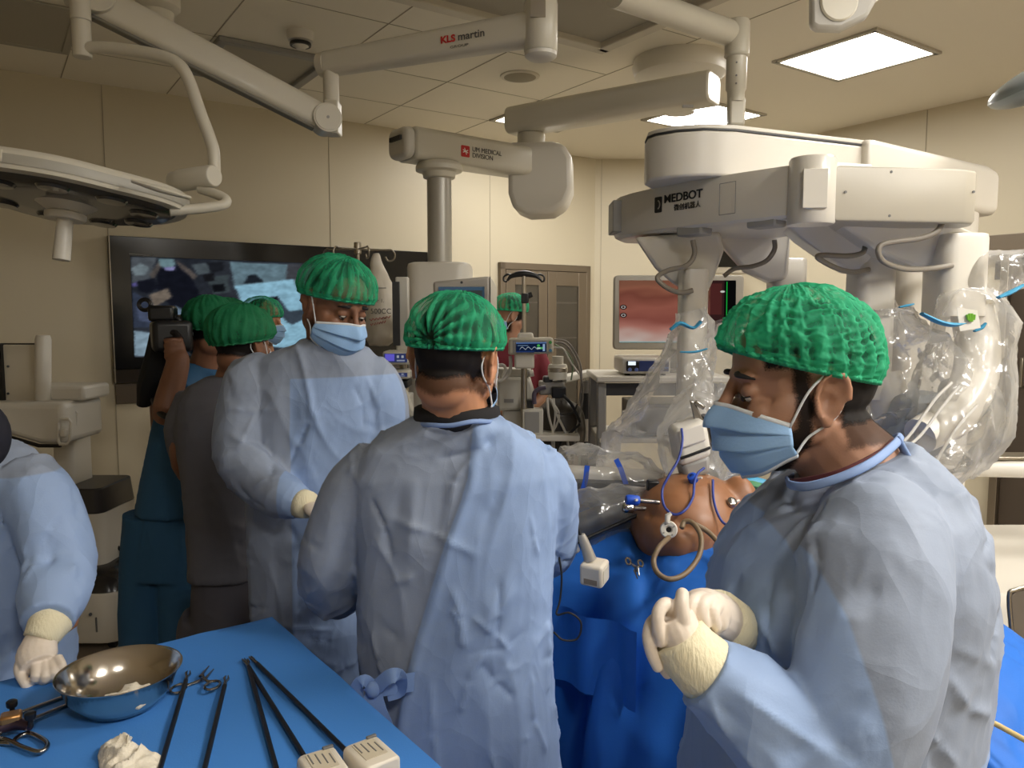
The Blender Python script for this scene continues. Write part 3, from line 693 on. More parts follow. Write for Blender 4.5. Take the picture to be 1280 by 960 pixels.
    arm([(792, 296, 2.46), (900, 288, 2.42), (905, 312, 2.42), (893, 345, 2.42), (880, 375, 2.44), (862, 366, 2.44), (838, 352, 2.46), (818, 335, 2.46)], .16, (855, 888, 335, 500), 2.36, .1,
        [[(866, 300, 2.33), (868, 318, 2.33), (858, 332, 2.33), (835, 338, 2.35), (822, 346, 2.36), (826, 354, 2.36), (838, 362, 2.35), (852, 366, 2.34), (866, 363, 2.34)]],
        [(872, 480, 2.4, .05), (868, 530, 2.35, .055), (862, 560, 2.28, .05)])
    arm([(880, 282, 2.62), (985, 276, 2.6), (988, 300, 2.6), (985, 348, 2.66), (960, 352, 2.66), (930, 338, 2.66)], .14, (970, 1013, 322, 520), 2.72, .12,
        [[(968, 300, 2.5), (968, 312, 2.5), (958, 326, 2.52), (940, 333, 2.54), (918, 336, 2.55), (905, 345, 2.55)]], [])
    arm([(975, 275, 2.28), (1080, 268, 2.24), (1092, 300, 2.3), (1090, 335, 2.36), (1062, 340, 2.36), (1030, 318, 2.34), (1000, 298, 2.3)], .16, (1078, 1127, 302, 500), 2.34, .13,
        [[(1082, 306, 2.26), (1078, 316, 2.24), (1060, 320, 2.24), (1034, 319, 2.24), (1022, 320, 2.24), (1026, 325, 2.24), (1045, 335, 2.26), (1066, 340, 2.3), (1086, 337, 2.33)]],
        [(1102, 470, 2.4, .06), (1120, 520, 2.36, .06), (1160, 560, 2.3, .055)])
    arm([(1030, 266, 2.12), (1178, 272, 2.12), (1240, 300, 2.3), (1205, 330, 2.3), (1150, 334, 2.28), (1105, 318, 2.2)], .16, (1184, 1245, 290, 395), 2.2, .15,
        [[(1178, 268, 2.1), (1178, 278, 2.1), (1170, 290, 2.1), (1150, 298, 2.1), (1120, 302, 2.1), (1102, 306, 2.1), (1098, 316, 2.1), (1106, 328, 2.11), (1130, 336, 2.14), (1160, 336, 2.18), (1190, 332, 2.2)]],
        [(1215, 385, 2.28, .06), (1222, 430, 2.26, .06), (1216, 480, 2.2, .06), (1190, 520, 2.15, .06), (1150, 545, 2.1, .05)])
    # underside fittings on the carousel
    for (x, y, Y) in ((868, 288, 2.34), (958, 277, 2.16)): build('sensor_block', MB().box(at(x, y, Y), (.09, .06, .035), rotz(math.radians(-50))), M_gray, rb, .006)
    # blue-grey elbow housings and a warning triangle, seen through the drapes
    m = MB().prism([at(1112, 560, 2.2), at(1140, 498, 2.2), at(1185, 490, 2.2), at(1195, 560, 2.2), at(1150, 585, 2.2)], (0, .12, 0)); e1 = build('elbow_housing', m, M_robb, rb, .02)
    m = MB().prism([at(1185, 530, 2.24), at(1200, 478, 2.24), at(1240, 470, 2.24), at(1256, 500, 2.24), at(1225, 530, 2.24)], (0, .12, 0)); build('elbow_housing', m, M_robb, rb, .02)
    c = at(1164, 508, 2.196)
    wt = build('warning_sign', MB().prism([c+Vector((-.013, 0, .01)), c+Vector((.013, 0, .01)), c+Vector((0, 0, -.013))], (0, -.002, 0)), mat('warning_brown', (120, 96, 66), .5), rb, label='small brown warning triangle')
robot()
# ------------------------------------------------------------------ display wall
M_scr = screen_mat('screen_light', .22)
M_bezel = mat('display_black', (8, 8, 10), .18)
def on_wall(px, py, t):                # where the line of sight meets the plane t = const (room coordinates), as (s, z)
    r = ray(px, py); k = t/(r.x*VV.x+r.y*VV.y); p = Vector((0, 0, CZ))+r*k
    return p.dot(UV), p.z
def display():
    s0, s1, z0, z1 = .672, 2.99, 1.165, 2.11; t = T-.045
    d = thing('wall_display', 'large black wall display showing an operating room camera picture', 'screen', R(1.83, t, z0))
    build('bezel', MB().box(R((s0+s1)/2, t+.02, (z0+.09+z1)/2), (s1-s0, .04, z1-z0-.09), ROOMROT), M_bezel, d, .004)
    build('lower_glass', MB().box(R((s0+s1)/2, t+.022, z0+.045), (s1-s0, .036, .086), ROOMROT), mat('smoked_glass_strip', (58, 52, 46), .08, coat=.4), d)
    build('frame_edge', MB().tube([R(s0+.006, t-.003, z0+.004), R(s0+.006, t-.003, z1)], .004, 6), M_steel, d)
    a, b, c, e = .795, 2.36, 1.33, 1.985; tt = t-.001
    def q(px, py):
        s, z = on_wall(px, py, tt); return ((s-a)/(b-a), (z-c)/(e-c))
    Q = lambda *p: [tuple(min(1, max(0, w)) for w in q(*xy)) for xy in p]
    def z8(*p): return Q(*[(130+x/3.657, 300+y/3.657) for x, y in p])
    sh = [((52, 56, 64), rect(0, 0, 1, 1)), ((44, 48, 56), rect(0, .5, .32, 1)),
          ((86, 92, 98), z8((98, 75), (240, 75), (205, 180), (110, 200))), ((126, 140, 146), z8((120, 130), (165, 105), (205, 125), (190, 160), (140, 165))),
          ((24, 26, 36), z8((235, 130), (330, 110), (400, 160), (440, 260), (400, 330), (300, 300), (250, 230))), ((120, 150, 158), z8((250, 85), (320, 85), (330, 115), (285, 128), (245, 112))), ((150, 150, 200), z8((272, 124), (328, 120), (320, 140), (285, 140))),
          ((100, 92, 88), z8((330, 90), (430, 165), (415, 180), (350, 130))), ((96, 90, 86), z8((250, 95), (205, 160), (225, 180), (262, 120))),
          ((26, 28, 38), z8((155, 190), (230, 175), (250, 220), (200, 245), (160, 230))), ((110, 105, 170), z8((108, 200), (150, 192), (155, 210), (112, 214))),
          ((88, 98, 104), z8((400, 115), (480, 105), (490, 150), (430, 160))), ((34, 36, 42), z8((470, 105), (540, 100), (545, 140), (490, 150))), ((70, 80, 84), z8((470, 170), (570, 160), (575, 240), (500, 250))), ((20, 22, 26), z8((490, 205), (550, 200), (555, 235), (500, 240))), ((28, 28, 32), z8((455, 160), (500, 150), (510, 185), (465, 190))),
          ((128, 116, 104), z8((210, 250), (290, 220), (310, 260), (230, 310))), ((58, 66, 84), z8((110, 230), (180, 260), (240, 330), (250, 400), (130, 400))), ((82, 92, 118), z8((150, 300), (230, 330), (240, 380), (160, 370))), ((120, 140, 160), z8((320, 300), (390, 330), (400, 420), (340, 400))),
          ((150, 175, 192), z8((130, 415), (220, 425), (240, 530), (120, 530))),
          ((112, 138, 150), z8((570, 100), (930, 115), (930, 420), (700, 420), (620, 290))), ((74, 76, 82), z8((840, 108), (1010, 118), (1010, 330), (920, 330), (880, 180), (830, 180))), ((36, 42, 50), z8((640, 200), (660, 160), (690, 155), (730, 190))),
          ((158, 208, 232), z8((595, 210), (862, 178), (960, 380), (960, 520), (720, 480))), ((66, 78, 90), z8((756, 268), (792, 258), (850, 325), (910, 318), (932, 350), (860, 388), (835, 378), (780, 305))), ((28, 30, 36), z8((754, 264), (795, 256), (795, 272), (768, 276))), ((66, 78, 90), z8((1010, 200), (1200, 220), (1200, 420), (1010, 420)))]
    picture_soft('screen_image', d, R(a, tt, c), UV*(b-a), ZV*(e-c), paint(sh, .007, .14, 4), M_scr, 190, 94)
    s, z = on_wall(478, 368, tt); text('timer_digits', '00:00:00', glow('timer_glow', (200, 225, 240), .8), d, R(s-.02, tt, z), UV, ZV, .088, .0005)
    build('name_strip', MB().box(R(.86, tt, 1.998), (.14, .002, .008), ROOMROT), M_mgray, d)
    struct('trim_31', MB().box(R(1.84, T-.012, 1.095), (2.32, .02, .13), ROOMROT), mat('bronze_steel_trim', (104, 92, 78), .35, .6), .002)
display()

# ------------------------------------------------------------------ drip stands and their bag
def drip_stand():
    Y = 4.05; x = at(447, 310, Y).x; top = at(447, 303, Y).z
    d = thing('drip_stand', 'steel drip stand with four hooks behind the standing gowned man', 'drip stand', V(x, Y, 0))
    build('pole', MB().tube([V(x, Y, .06), V(x, Y, 1.2)], .014, 14), M_steel, d); build('upper_pole', MB().tube([V(x, Y, 1.18), V(x, Y, top-.03), V(x, Y, top)], [.010, .010, .012], 14), M_steel, d)
    build('hub', MB().tube([V(x, Y, top-.06), V(x, Y, top)], .019, 16), M_steel, d, .003)
    for k, (ex, ey) in enumerate(((-.165, .02), (.165, .06), (-.08, -.14), (.08, -.15))):
        e = V(x+ex, Y+ey, top-.035); h = V(x, Y, top-.035)
        u = (e-h).normalized()
        build('hook', MB().tube([h, h.lerp(e, .85), e+ZV*.002, e+u*.02-ZV*.02, e+u*.012-ZV*.05, e-u*.018-ZV*.056, e-u*.03-ZV*.035], .0045, 8, sub=3), M_steel, d)
    for k in range(5):
        a = 2*PI*k/5; build('leg', MB().tube([V(x, Y, .09), V(x+.26*math.cos(a), Y+.26*math.sin(a), .06)], .014, 10), M_steel, d)
    return x, Y, top
dx, dY, dtop = drip_stand()
def fluid_bag():
    Y = 3.92; b = thing('fluid_bag', 'large white wrapped fluid bag with handwritten notes hanging from the drip stand', 'bag', at(478, 430, Y))
    rings = []
    for y, w, dp, cx in ((317, 3, .01, 470), (324, 5, .016, 470), (332, 7, .024, 471), (342, 10, .032, 473), (353, 14, .044, 475), (372, 18, .055, 478), (395, 20, .06, 479), (412, 23, .06, 481), (424, 20, .05, 478), (431, 12, .03, 474)):
        c = at(cx, y, Y); hw = w*Y/960
        rings.append([c+Vector((hw*math.cos(a), dp*math.sin(a), 0)) for a in (2*PI*k/24 for k in range(24))])
    me = MB().loft(rings).mesh(); bm = bmesh.new(); bm.from_mesh(me); bmesh.ops.subdivide_edges(bm, edges=bm.edges, cuts=2, use_grid_fill=True); bm.to_mesh(me); bm.free()
    displace(me, lambda c, n: .006*ridged(c, 14, 3)+.004*nz(c, 30))
    bg = build('pouch', me, mat('bag_white', (214, 206, 190), .4, var=.06, vscale=9), b, smooth=180)
    def ln(s, x, y, size, m): text('handwriting', s, m, bg, at(x, y, Y-.072), (1, 0, 0), ZV, size, .0005)
    pen = mat('pen_grey', (70, 66, 64), .6); red = mat('pen_red', (170, 50, 44), .6)
    build('ruled_line', MB().box(at(474, 360, Y-.062), (.07, .001, .003)), pen, bg); ln('500CC', 463, 392, .036, pen); ln('for 1.', 466, 378, .026, pen)
    for k, (x0, y0, x1, y1) in enumerate(((462, 400, 488, 396), (463, 406, 482, 402))):
        p = [at(x0+(x1-x0)*i/12, y0+(y1-y0)*i/12+(1.3 if i % 2 else -1.3), Y-.071) for i in range(13)]; build('red_scribble', MB().tube(p, .0022, 5), red, bg)
fluid_bag()
def hook_stand():
    Y = 4.68; x = at(655, 345, Y).x; top = at(655, 343, Y).z
    d = thing('drip_stand', 'slim drip stand with a black double hook in front of the cupboard', 'drip stand', V(x, Y, 0))
    build('pole', MB().tube([V(x, Y, .06), V(x, Y, top)], .0125, 14), M_steel, d)
    build('hook_bar', MB().tube([at(634, 351, Y), at(640, 345, Y), at(655, 342, Y), at(670, 345, Y), at(677, 351, Y)], [.007, .014, .02, .014, .007], 10, sub=4), M_black, d)
    for sgn in (-1, 1):
        p = [at(655+sgn*q[0], q[1], Y) for q in ((14, 345), (20, 343), (25, 346), (25, 351), (21, 352))]; build('hook', MB().tube(p, .006, 8, sub=4), M_black, d)
    m = MB().box(at(656, 373, Y), (.045, .05, .06)); build('clamp', m, M_black, d, .006); build('clamp_knob', MB().tube([at(660, 370, Y), at(665, 368, Y)], .018, 14), M_black, d)
    for k in range(5):
        a = 2*PI*k/5; build('leg', MB().tube([V(x, Y, .09), V(x+.16*math.cos(a), Y+.16*math.sin(a), .05)], .014, 10), M_steel, d)
hook_stand()

# ------------------------------------------------------------------ anaesthesia side
M_ana = mat('anaesthesia_white', (204, 200, 188), .4)
M_scrg = mat('screen_dim', (44, 54, 54), .15)
def slab(parent, name, x0, y0, x1, y1, Y, depth, m, bevel=.006, yaw=0):
    a = at(x0, y0, Y); b = at(x1, y1, Y); w = b.x-a.x; h = a.z-b.z; c = V((a.x+b.x)/2, Y+depth/2, (a.z+b.z)/2)
    return build(name, MB().box(c, (w, depth, h), rotz(math.radians(yaw)), ), m, parent, bevel)
def monitor_arm():
    Y = 3.45; d = thing('anaesthesia_monitor', 'tall grey bezelled monitor in front of the pendant head, above the back-turned man', 'monitor', at(583, 520, Y))
    m = MB().loft([[at(x, y, Y)+Vector((0, dy, 0)) for x, y in ((541, 352), (612, 345), (613, 520), (545, 520))] for dy in (0, .09)]); sh = build('casing', m, mat('monitor_grey', (176, 170, 160), .4), d, .012)
    m = MB().loft([[at(613, 345, Y), at(621, 358, Y+.1), at(622, 520, Y+.1), at(613, 520, Y)], [at(611, 345, Y+.12), at(620, 358, Y+.16), at(620, 520, Y+.16), at(611, 520, Y+.12)]]); build('side_cover', m, M_ana, d, .006)
    O = at(549, 520-50, Y-.003); A = at(606, 470, Y-.003); B = at(548, 358.5, Y-.003)
    picture('screen_image', d, O, A-O, B-O, [((62, 70, 66), rect(0, 0, 1, 1)), ((70, 92, 112), rect(0, .96, 1, 1)), ((84, 88, 84), rect(.72, .2, .8, .7)), ((88, 112, 96), disc(.76, .78, .06, .035)), ((110, 110, 104), disc(.76, .64, .05, .03)), ((90, 92, 88), rect(.62, .55, .9, .6)), ((58, 80, 96), rect(.95, 0, 1, 1))], M_scr)
    build('lens', MB().tube([at(577, 353, Y-.002), at(577, 353, Y+.01)], .006, 10), M_dgray, d)
    build('stand', MB().tube([at(583, 520, Y+.1), V(at(583, 520, Y+.1).x, Y+.1, .1)], .05, 16), M_ana, d); build('foot', MB().box(V(at(583, 520, Y+.1).x, Y+.1, .06), (.3, .34, .08)), M_gray, d, .02)
monitor_arm()
def pump_rack():
    Y = 3.42; x = at(497, 400, Y).x
    d = thing('infusion_pump_rack', 'stack of white infusion pumps with blue screens beside the drip bag', 'pump rack', V(x, Y+.1, 0))
    slab(d, 'back_panel', 494, 346, 511, 440, Y+.1, .05, M_ana); slab(d, 'side_screen', 490, 352, 500, 432, Y+.085, .02, M_dgray, .002)
    build('pole', MB().tube([V(x, Y+.16, .05), V(x, Y+.16, at(500, 350, Y).z)], .018, 12), M_steel, d)
    build('base', MB().lathe([(.0, .09), (.05, .09), (.14, .06), (.15, .03), (.15, .02)], V(x, Y+.12, 0), n=28), M_gray, d)
    for k, (y0, y1) in enumerate(((439, 456), (463, 474), (494, 518))):
        b = slab(d, 'pump', 478, y0, 512, y1, Y, .16, M_ana, .01)
        O = at(480, y1-3, Y-.002); A = at(509, y1-3, Y-.002); B = at(480, y0+3, Y-.002)
        picture('pump_panel', b, O, A-O, B-O, [((52, 62, 108), rect(0, 0, 1, 1)), ((112, 104, 226) if k != 1 else (104, 88, 80), rect(.05, .15, .45, .95)), ((176, 180, 190), rect(.55, .5, .65, .8)), ((176, 180, 190), rect(.75, .5, .85, .8)), ((150, 156, 176), rect(.55, .12, .9, .3))], M_scr)
    build('dark_tray', MB().box(at(496, 479, Y+.08), (.12, .16, .03)), M_black, d, .004)
    for k in range(2): build('breathing_hose', MB().tube([at(488, 486, Y+.05), at(497, 482+k*4, Y+.02), at(506, 492, Y), at(512, 508+k*6, Y), at(518, 520, Y)], .016, 12, sub=5), mat('hose_white', (206, 202, 188), .5), d)
    slab(d, 'yellow_container', 503, 379, 509, 408, Y+.17, .06, mat('sharps_yellow', (196, 160, 50), .45), .004)
pump_rack()
def ventilator():
    Y = 4.0; d = thing('anaesthesia_workstation', 'white anaesthesia machine with hoses and cables in front of the cupboard', 'medical machine', V(at(665, 560, Y).x, Y+.2, 0))
    x0, x1 = at(624, 560, Y).x, at(676, 560, Y).x
    build('cabinet', MB().box(V((x0+x1)/2, Y+.3, .5), (x1-x0+.12, .5, .86)), M_ana, d, .02); build('plinth', MB().box(V((x0+x1)/2, Y+.3, .05), (x1-x0+.08, .46, .08)), M_gray, d, .01)
    m = MB().loft([[at(x, y, Y)+Vector((0, dy, 0)) for x, y in ((622, 473), (630, 471), (663, 472), (668, 488), (668, 512), (622, 514))] for dy in (0, .2)]); build('breathing_block', m, M_ana, d, .014)
    slab(d, 'top_bar', 622, 461, 664, 471, Y+.02, .14, M_ana, .006); build('bar_knob', MB().tube([at(662, 467, Y), at(667, 466, Y)], .018, 14), M_ana, d, .002)
    slab(d, 'lower_block', 628, 512, 668, 545, Y+.04, .2, M_white, .01); build('label_slot', MB().box(at(636, 501, Y-.002), (.05, .004, .02)), M_gray, d)
    slab(d, 'black_connector', 655, 500, 667, 514, Y-.06, .08, M_dgray, .006)
    f = slab(d, 'side_module', 653, 512, 679, 548, Y-.12, .1, M_ana, .005); slab(f, 'module_panel', 656, 515, 674, 541, Y-.124, .006, M_gray, .001)
    slab(d, 'clamp_block', 674, 477, 706, 494, Y-.02, .1, mat('clamp_grey', (150, 146, 138), .4, .3), .008); slab(d, 'clamp_head', 679, 471, 691, 480, Y-.02, .1, M_dgray, .01)
    slab(d, 'black_cube', 690, 484, 708, 498, Y-.06, .08, M_black, .006)
    build('canister', MB().lathe([(.03, .0), (.05, .0), (.05, .07), (.045, .078), (.03, .08), (.03, .12), (.0, .12)], at(697, 474, Y), n=24), M_ana, d); build('canister_band', MB().lathe([(.0505, .052), (.0525, .054), (.0525, .072), (.0505, .074)], at(697, 477, Y), n=24), M_steel, d)
    m = MB(); beam(m, at(702, 474, Y+.05), at(739, 466, Y+.3), .06, .04, .3); build('swing_arm', m, M_ana, d, .004); slab(d, 'arm_end', 731, 466, 741, 476, Y+.3, .08, M_white, .006)
    for a, b, mm in ((476, 491, M_gray), (491, 523, M_dgray), (523, 551, M_white), (551, 600, M_dgray)): build('side_post', MB().tube([at(732, a, Y+.25), at(732, b, Y+.25)], .03, 14), mm, d)
    build('side_pole', MB().tube([V(at(702, 450, Y).x, Y+.05, .9), at(702, 460, Y+.05)], .006, 10), M_steel, d)
    rb = [at(x, y, Y+.12) for x, y in ((692, 505), (694, 530), (700, 560))]; build('reservoir_bag', MB().tube([at(700, 495, Y+.1), at(700, 510, Y+.1), at(702, 535, Y+.1), at(702, 560, Y+.1), at(702, 575, Y+.1)], [.03, .11, .13, .11, .04], 20, sub=5), mat('bag_brown', (72, 66, 60), .3), d)
    # cables and hoses
    cw = mat('cable_white', (200, 196, 188), .5); cb = M_rubber; cg = mat('cable_grey', (128, 122, 116), .5)
    for pts, r, m_ in ([(((684, 497), (686, 520), (692, 545), (692, 580)), .006, cw), (((689, 499), (697, 520), (708, 545), (712, 575)), .0065, cw), (((687, 498), (699, 518), (692, 538), (684, 548), (676, 546)), .0055, cw), (((692, 498), (694, 520), (690, 550), (693, 585)), .005, cw),
        (((693, 428), (706, 430), (718, 445), (726, 470), (728, 500), (720, 540), (716, 580)), .005, cg), (((692, 434), (704, 436), (712, 450), (724, 468)), .005, cw), (((693, 430), (708, 440), (716, 455), (714, 475)), .004, mat('cable_green', (96, 120, 84), .5)), (((693, 424), (710, 428), (724, 450), (727, 472), (724, 505)), .004, cg),
        (((704, 494), (714, 505), (722, 520), (725, 528)), .008, cb), (((725, 530), (714, 540), (704, 548), (700, 556)), .007, cb), (((722, 505), (716, 516), (704, 518), (694, 516)), .005, cb),
        (((668, 505), (668, 492), (674, 486), (682, 484)), .012, mat('hose_violet', (84, 74, 92), .4)), (((666, 548), (668, 535), (672, 530), (676, 536), (676, 548)), .01, cw),
        (((638, 445), (638, 460), (634, 470), (624, 476), (620, 474)), .009, cw), (((620, 458), (628, 456), (632, 462), (628, 472)), .008, cw), (((726, 560), (724, 580), (728, 610)), .004, mat('cable_green', (96, 120, 84), .5))]):
        build('cable', MB().tube([at(x, y, Y-.08) for x, y in pts], r, 8, sub=5), m_, d)
    build('clear_tray', MB().box(V((x0+x1)/2+.05, Y-.02, .985), (.5, .3, .03)), M_white, d, .006)
ventilator()
def vital_monitor():
    Y = 3.84; d = thing('patient_monitor', 'small white patient monitor with waveforms on a blue screen', 'monitor', at(663, 462, Y))
    m = MB().loft([[at(x, y, Y)+Vector((0, dy, 0)) for x, y in ((636, 423), (692, 422), (692, 442), (635, 444))] for dy in (0, .12)]); c = build('casing', m, mat('monitor_ivory', (190, 184, 168), .4), d, .012)
    slab(d, 'front_bezel', 641, 425.5, 684, 441.5, Y-.004, .01, M_gray, .002)
    O = at(645, 440.5, Y-.006); A = at(683, 440, Y-.006); B = at(645, 428, Y-.006)
    wave = []; 
    for k in range(3):
        x = .12+.2*k; wave += [((190, 200, 210), [(x, .30), (x+.05, .52), (x+.1, .56), (x+.15, .40), (x+.2, .30), (x+.2, .24), (x+.15, .34), (x+.1, .49), (x+.05, .45), (x, .24)])]
    picture('screen_image', d, O, A-O, B-O, [((20, 34, 66), rect(0, 0, 1, 1)), ((90, 120, 170), rect(0, .86, 1, 1)), ((150, 180, 210), rect(.05, .66, .4, .7)), ((80, 190, 90), disc(.74, .66, .05, .12)), ((90, 190, 110), rect(.68, .3, .9, .5)), ((210, 220, 230), rect(.7, .32, .8, .46)), ((160, 190, 220), rect(.88, .1, .95, .8)), ((40, 60, 110), rect(0, .0, .6, .12))] + wave, M_scr)
    m = MB().loft([[at(x, y, Y+.03)+Vector((0, dy, 0)) for x, y in ((646, 424), (648, 416), (666, 416), (668, 424))] for dy in (0, .06)]); build('carry_handle', m, M_white, d, .008)
    slab(d, 'mount_bracket', 643, 442, 668, 461, Y+.02, .09, M_white, .01)
    build('mount_pole', MB().tube([at(655, 460, Y+.07), V(at(655, 460, Y+.07).x, Y+.07, .95)], .016, 12), M_steel, d)
    for k, c_ in enumerate(((70, 160, 80), (180, 176, 160), (70, 130, 170))): build('socket', MB().tube([at(688, 428+k*5, Y-.006), at(688, 428+k*5, Y+.004)], .008, 12), mat('socket_%d' % k, c_, .4), d)
vital_monitor()

# ------------------------------------------------------------------ endoscopy tower: cart, monitor, light source
def endo_cart():
    Y = 3.7; x0 = at(747, 480, Y).x; x1 = x0+.62
    d = thing('equipment_cart', 'white and grey equipment cart under the endoscopy screen', 'cart', V((x0+x1)/2, Y+.2, 0))
    z1 = at(780, 474, Y).z
    build('top_shelf', MB().box(V((x0+x1)/2, Y+.22, z1), (x1-x0+.02, .5, .03)), M_white, d, .008)
    build('top_fascia', MB().box(V((x0+x1)/2, Y+.01, z1-.05), (x1-x0-.08, .02, .06)), M_dgray, d, .003)
    for x in (x0+.022, x1-.022):
        for y in (Y+.02, Y+.42): build('post', MB().box(V(x, y, z1/2+.03), (.044, .044, z1-.1)), M_gray, d, .008)
    for z in (z1-.30, .62, .3): build('shelf', MB().box(V((x0+x1)/2, Y+.22, z), (x1-x0-.02, .46, .022)), M_white, d, .004)
    build('push_bar', MB().tube([V(x0, Y+.05, .86), V(x0-.08, Y-.02, .84), V(x0-.08, Y-.02, .72), V(x0, Y+.05, .70)], .014, 10, sub=4), M_dgray, d)
    for x in (x0+.03, x1-.03):
        for y in (Y+.02, Y+.42): build('castor', MB().tube([V(x-.015, y, .05), V(x+.015, y, .05)], .05, 18), M_rubber, d, .004)
    u = thing('video_processor', 'black video processor box on the lower cart shelf', 'device', V((x0+x1)/2+.05, Y+.2, z1-.289))
    b = build('casing', MB().box(V((x0+x1)/2+.06, Y+.2, z1-.289+.085), (.4, .34, .16)), M_black, u, .008); build('front_panel', MB().box(V((x0+x1)/2+.06, Y+.028, z1-.205), (.36, .01, .12)), M_dgray, u, .003)
    l = thing('light_source', 'white box with a blue control panel on the equipment cart top', 'device', V(at(808, 474, Y).x, Y+.2, z1+.015))
    a = at(778, 449, Y+.02); b = at(838, 474, Y+.02)
    cx = (a.x+b.x)/2; h = a.z-z1-.018
    build('casing', MB().box(V(cx, Y+.18, z1+.024+h/2), (b.x-a.x, .32, h)), M_white, l, .012, seg=3)
    pz = z1+.022+h*.52
    fp = build('front_panel', MB().box(V(cx+.005, Y+.017, pz), (b.x-a.x-.03, .012, h*.66)), mat('panel_navy', (34, 52, 108), .3), l, .003)
    build('panel_left', MB().box(V(a.x+.05, Y+.0135, pz), (.062, .008, h*.6)), M_black, fp, .002)
    build('display', MB().box(V(a.x+.045, Y+.009, pz+.014), (.036, .006, .018)), glow('dim_display', (190, 200, 205), .6), fp)
    for q in (.035, .067): build('knob', MB().tube([V(a.x+q, Y+.012, pz-.017), V(a.x+q, Y+.004, pz-.017)], .0095, 16), mat('knob_blue', (96, 116, 180), .35), fp, .002)
    build('panel_stripe', MB().box(V(cx+.06, Y+.0105, pz-.008), (.09, .002, .006)), mat('stripe_blue', (90, 130, 200), .4), fp)
    for q in (a.x+.03, b.x-.03): build('foot', MB().tube([V(q, Y+.06, z1+.015), V(q, Y+.06, z1+.027)], .014, 12), M_rubber, l)
    m = thing('endoscopy_screen', 'grey framed endoscopy screen showing pink tissue on the equipment cart', 'monitor', V(at(848, 474, Y).x, Y+.3, z1+.015))
    Ym = Y+.26; A = at(768, 344, Ym); B = at(928, 437, Ym); cx = (A.x+B.x)/2; cz = (A.z+B.z)/2; w = B.x-A.x; hh = A.z-B.z
    build('casing', plate(MB(), V(cx, Ym, cz), (1, 0, 0), ZV, w, hh, .05, .02), mat('screen_frame_grey', (172, 166, 154), .4), m, .006)
    O = at(774, 428, Ym-.002); P = at(919, 428, Ym-.002); Q = at(774, 350.5, Ym-.002)
    x7 = lambda *p: [(((740+x/3.694)-774)/145, (428-(260+y/3.692))/77.5) for x, y in p]
    def tissue(u, v):
        n = np.array([noise.noise((x*2.4, y*4.2, 1.3))*.55+noise.noise((x*5, y*9, 4))*.28 for x, y in zip(u, v)]); k = np.clip(v+n*.22, 0, 1)
        xs = [0, .1, .22, .40, .55, .72, .85, 1]; st = np.array([(214, 200, 192), (208, 176, 164), (190, 128, 114), (150, 86, 74), (166, 100, 84), (132, 76, 62), (160, 102, 80), (140, 92, 72)])
        c = np.stack([np.interp(k, xs, st[:, i]) for i in range(3)], 1)
        return c*(1-.25*np.clip((u-.72)*4, 0, 1))[:, None]
    sh2 = [((58, 34, 34), rect(.78, 0, .9, 1)), ((88, 44, 42), rect(.78, .45, .88, .95)), ((14, 14, 14), rect(.9, 0, 1, 1)), ((30, 190, 70), rect(.918, .3, .926, .98)), ((230, 230, 220), disc(.885, .82, .02, .018)), ((150, 190, 190), rect(0, -.0, .62, .015))]
    for yy in (.57, .44): sh2 += [((20, 20, 20), disc(.035, yy, .03, .04)), ((200, 190, 185), disc(.035, yy, .02, .026)), ((60, 40, 36), disc(.035, yy, .012, .016))]
    picture_soft('screen_image', m, O, (P-O)*.79, Q-O, tissue, M_scr, 70, 44)
    picture('screen_marks', m, O+Vector((0, -.0012, 0)), P-O, Q-O, sh2, M_scr, step=.0003)
    build('neck', MB().box(V(cx, Ym+.05, (B.z+z1)/2+.03), (.09, .05, B.z-z1+.1)), M_gray, m, .008); build('foot', MB().box(V(cx, Ym+.04, z1+.024), (.26, .18, .018)), M_gray, m, .006)
    build('neck_cable', MB().tube([V(cx+.03, Ym+.02, B.z+.02), V(cx+.05, Ym-.02, B.z-.05), V(cx+.02, Ym, z1+.04)], .006, 8, sub=4), M_rubber, m)
endo_cart()
def far_screen():
    Y = 5.6; A = at(858, 284, Y); B = at(984, 342, Y); cx = (A.x+B.x)/2; cz = (A.z+B.z)/2
    d = thing('wall_screen', 'switched-off black screen in the room corner above the endoscopy screen', 'screen', V(cx, Y, B.z))
    build('casing', plate(MB(), V(cx, Y, cz), (1, 0, 0), ZV, B.x-A.x, A.z-B.z, .06, .012), mat('far_frame', (176, 166, 146), .4), d, .004)
    build('glass', plate(MB(), V(cx-.015, Y-.004, cz+.012), (1, 0, 0), ZV, B.x-A.x-.1, A.z-B.z-.07, .004, .006), M_blackg, d)
    build('wall_bracket', MB().tube([V(cx+.1, Y+.05, cz), R(S-.002, R(0, 0, 0).x+4.62, cz)], .03, 12), M_gray, d)
far_screen()

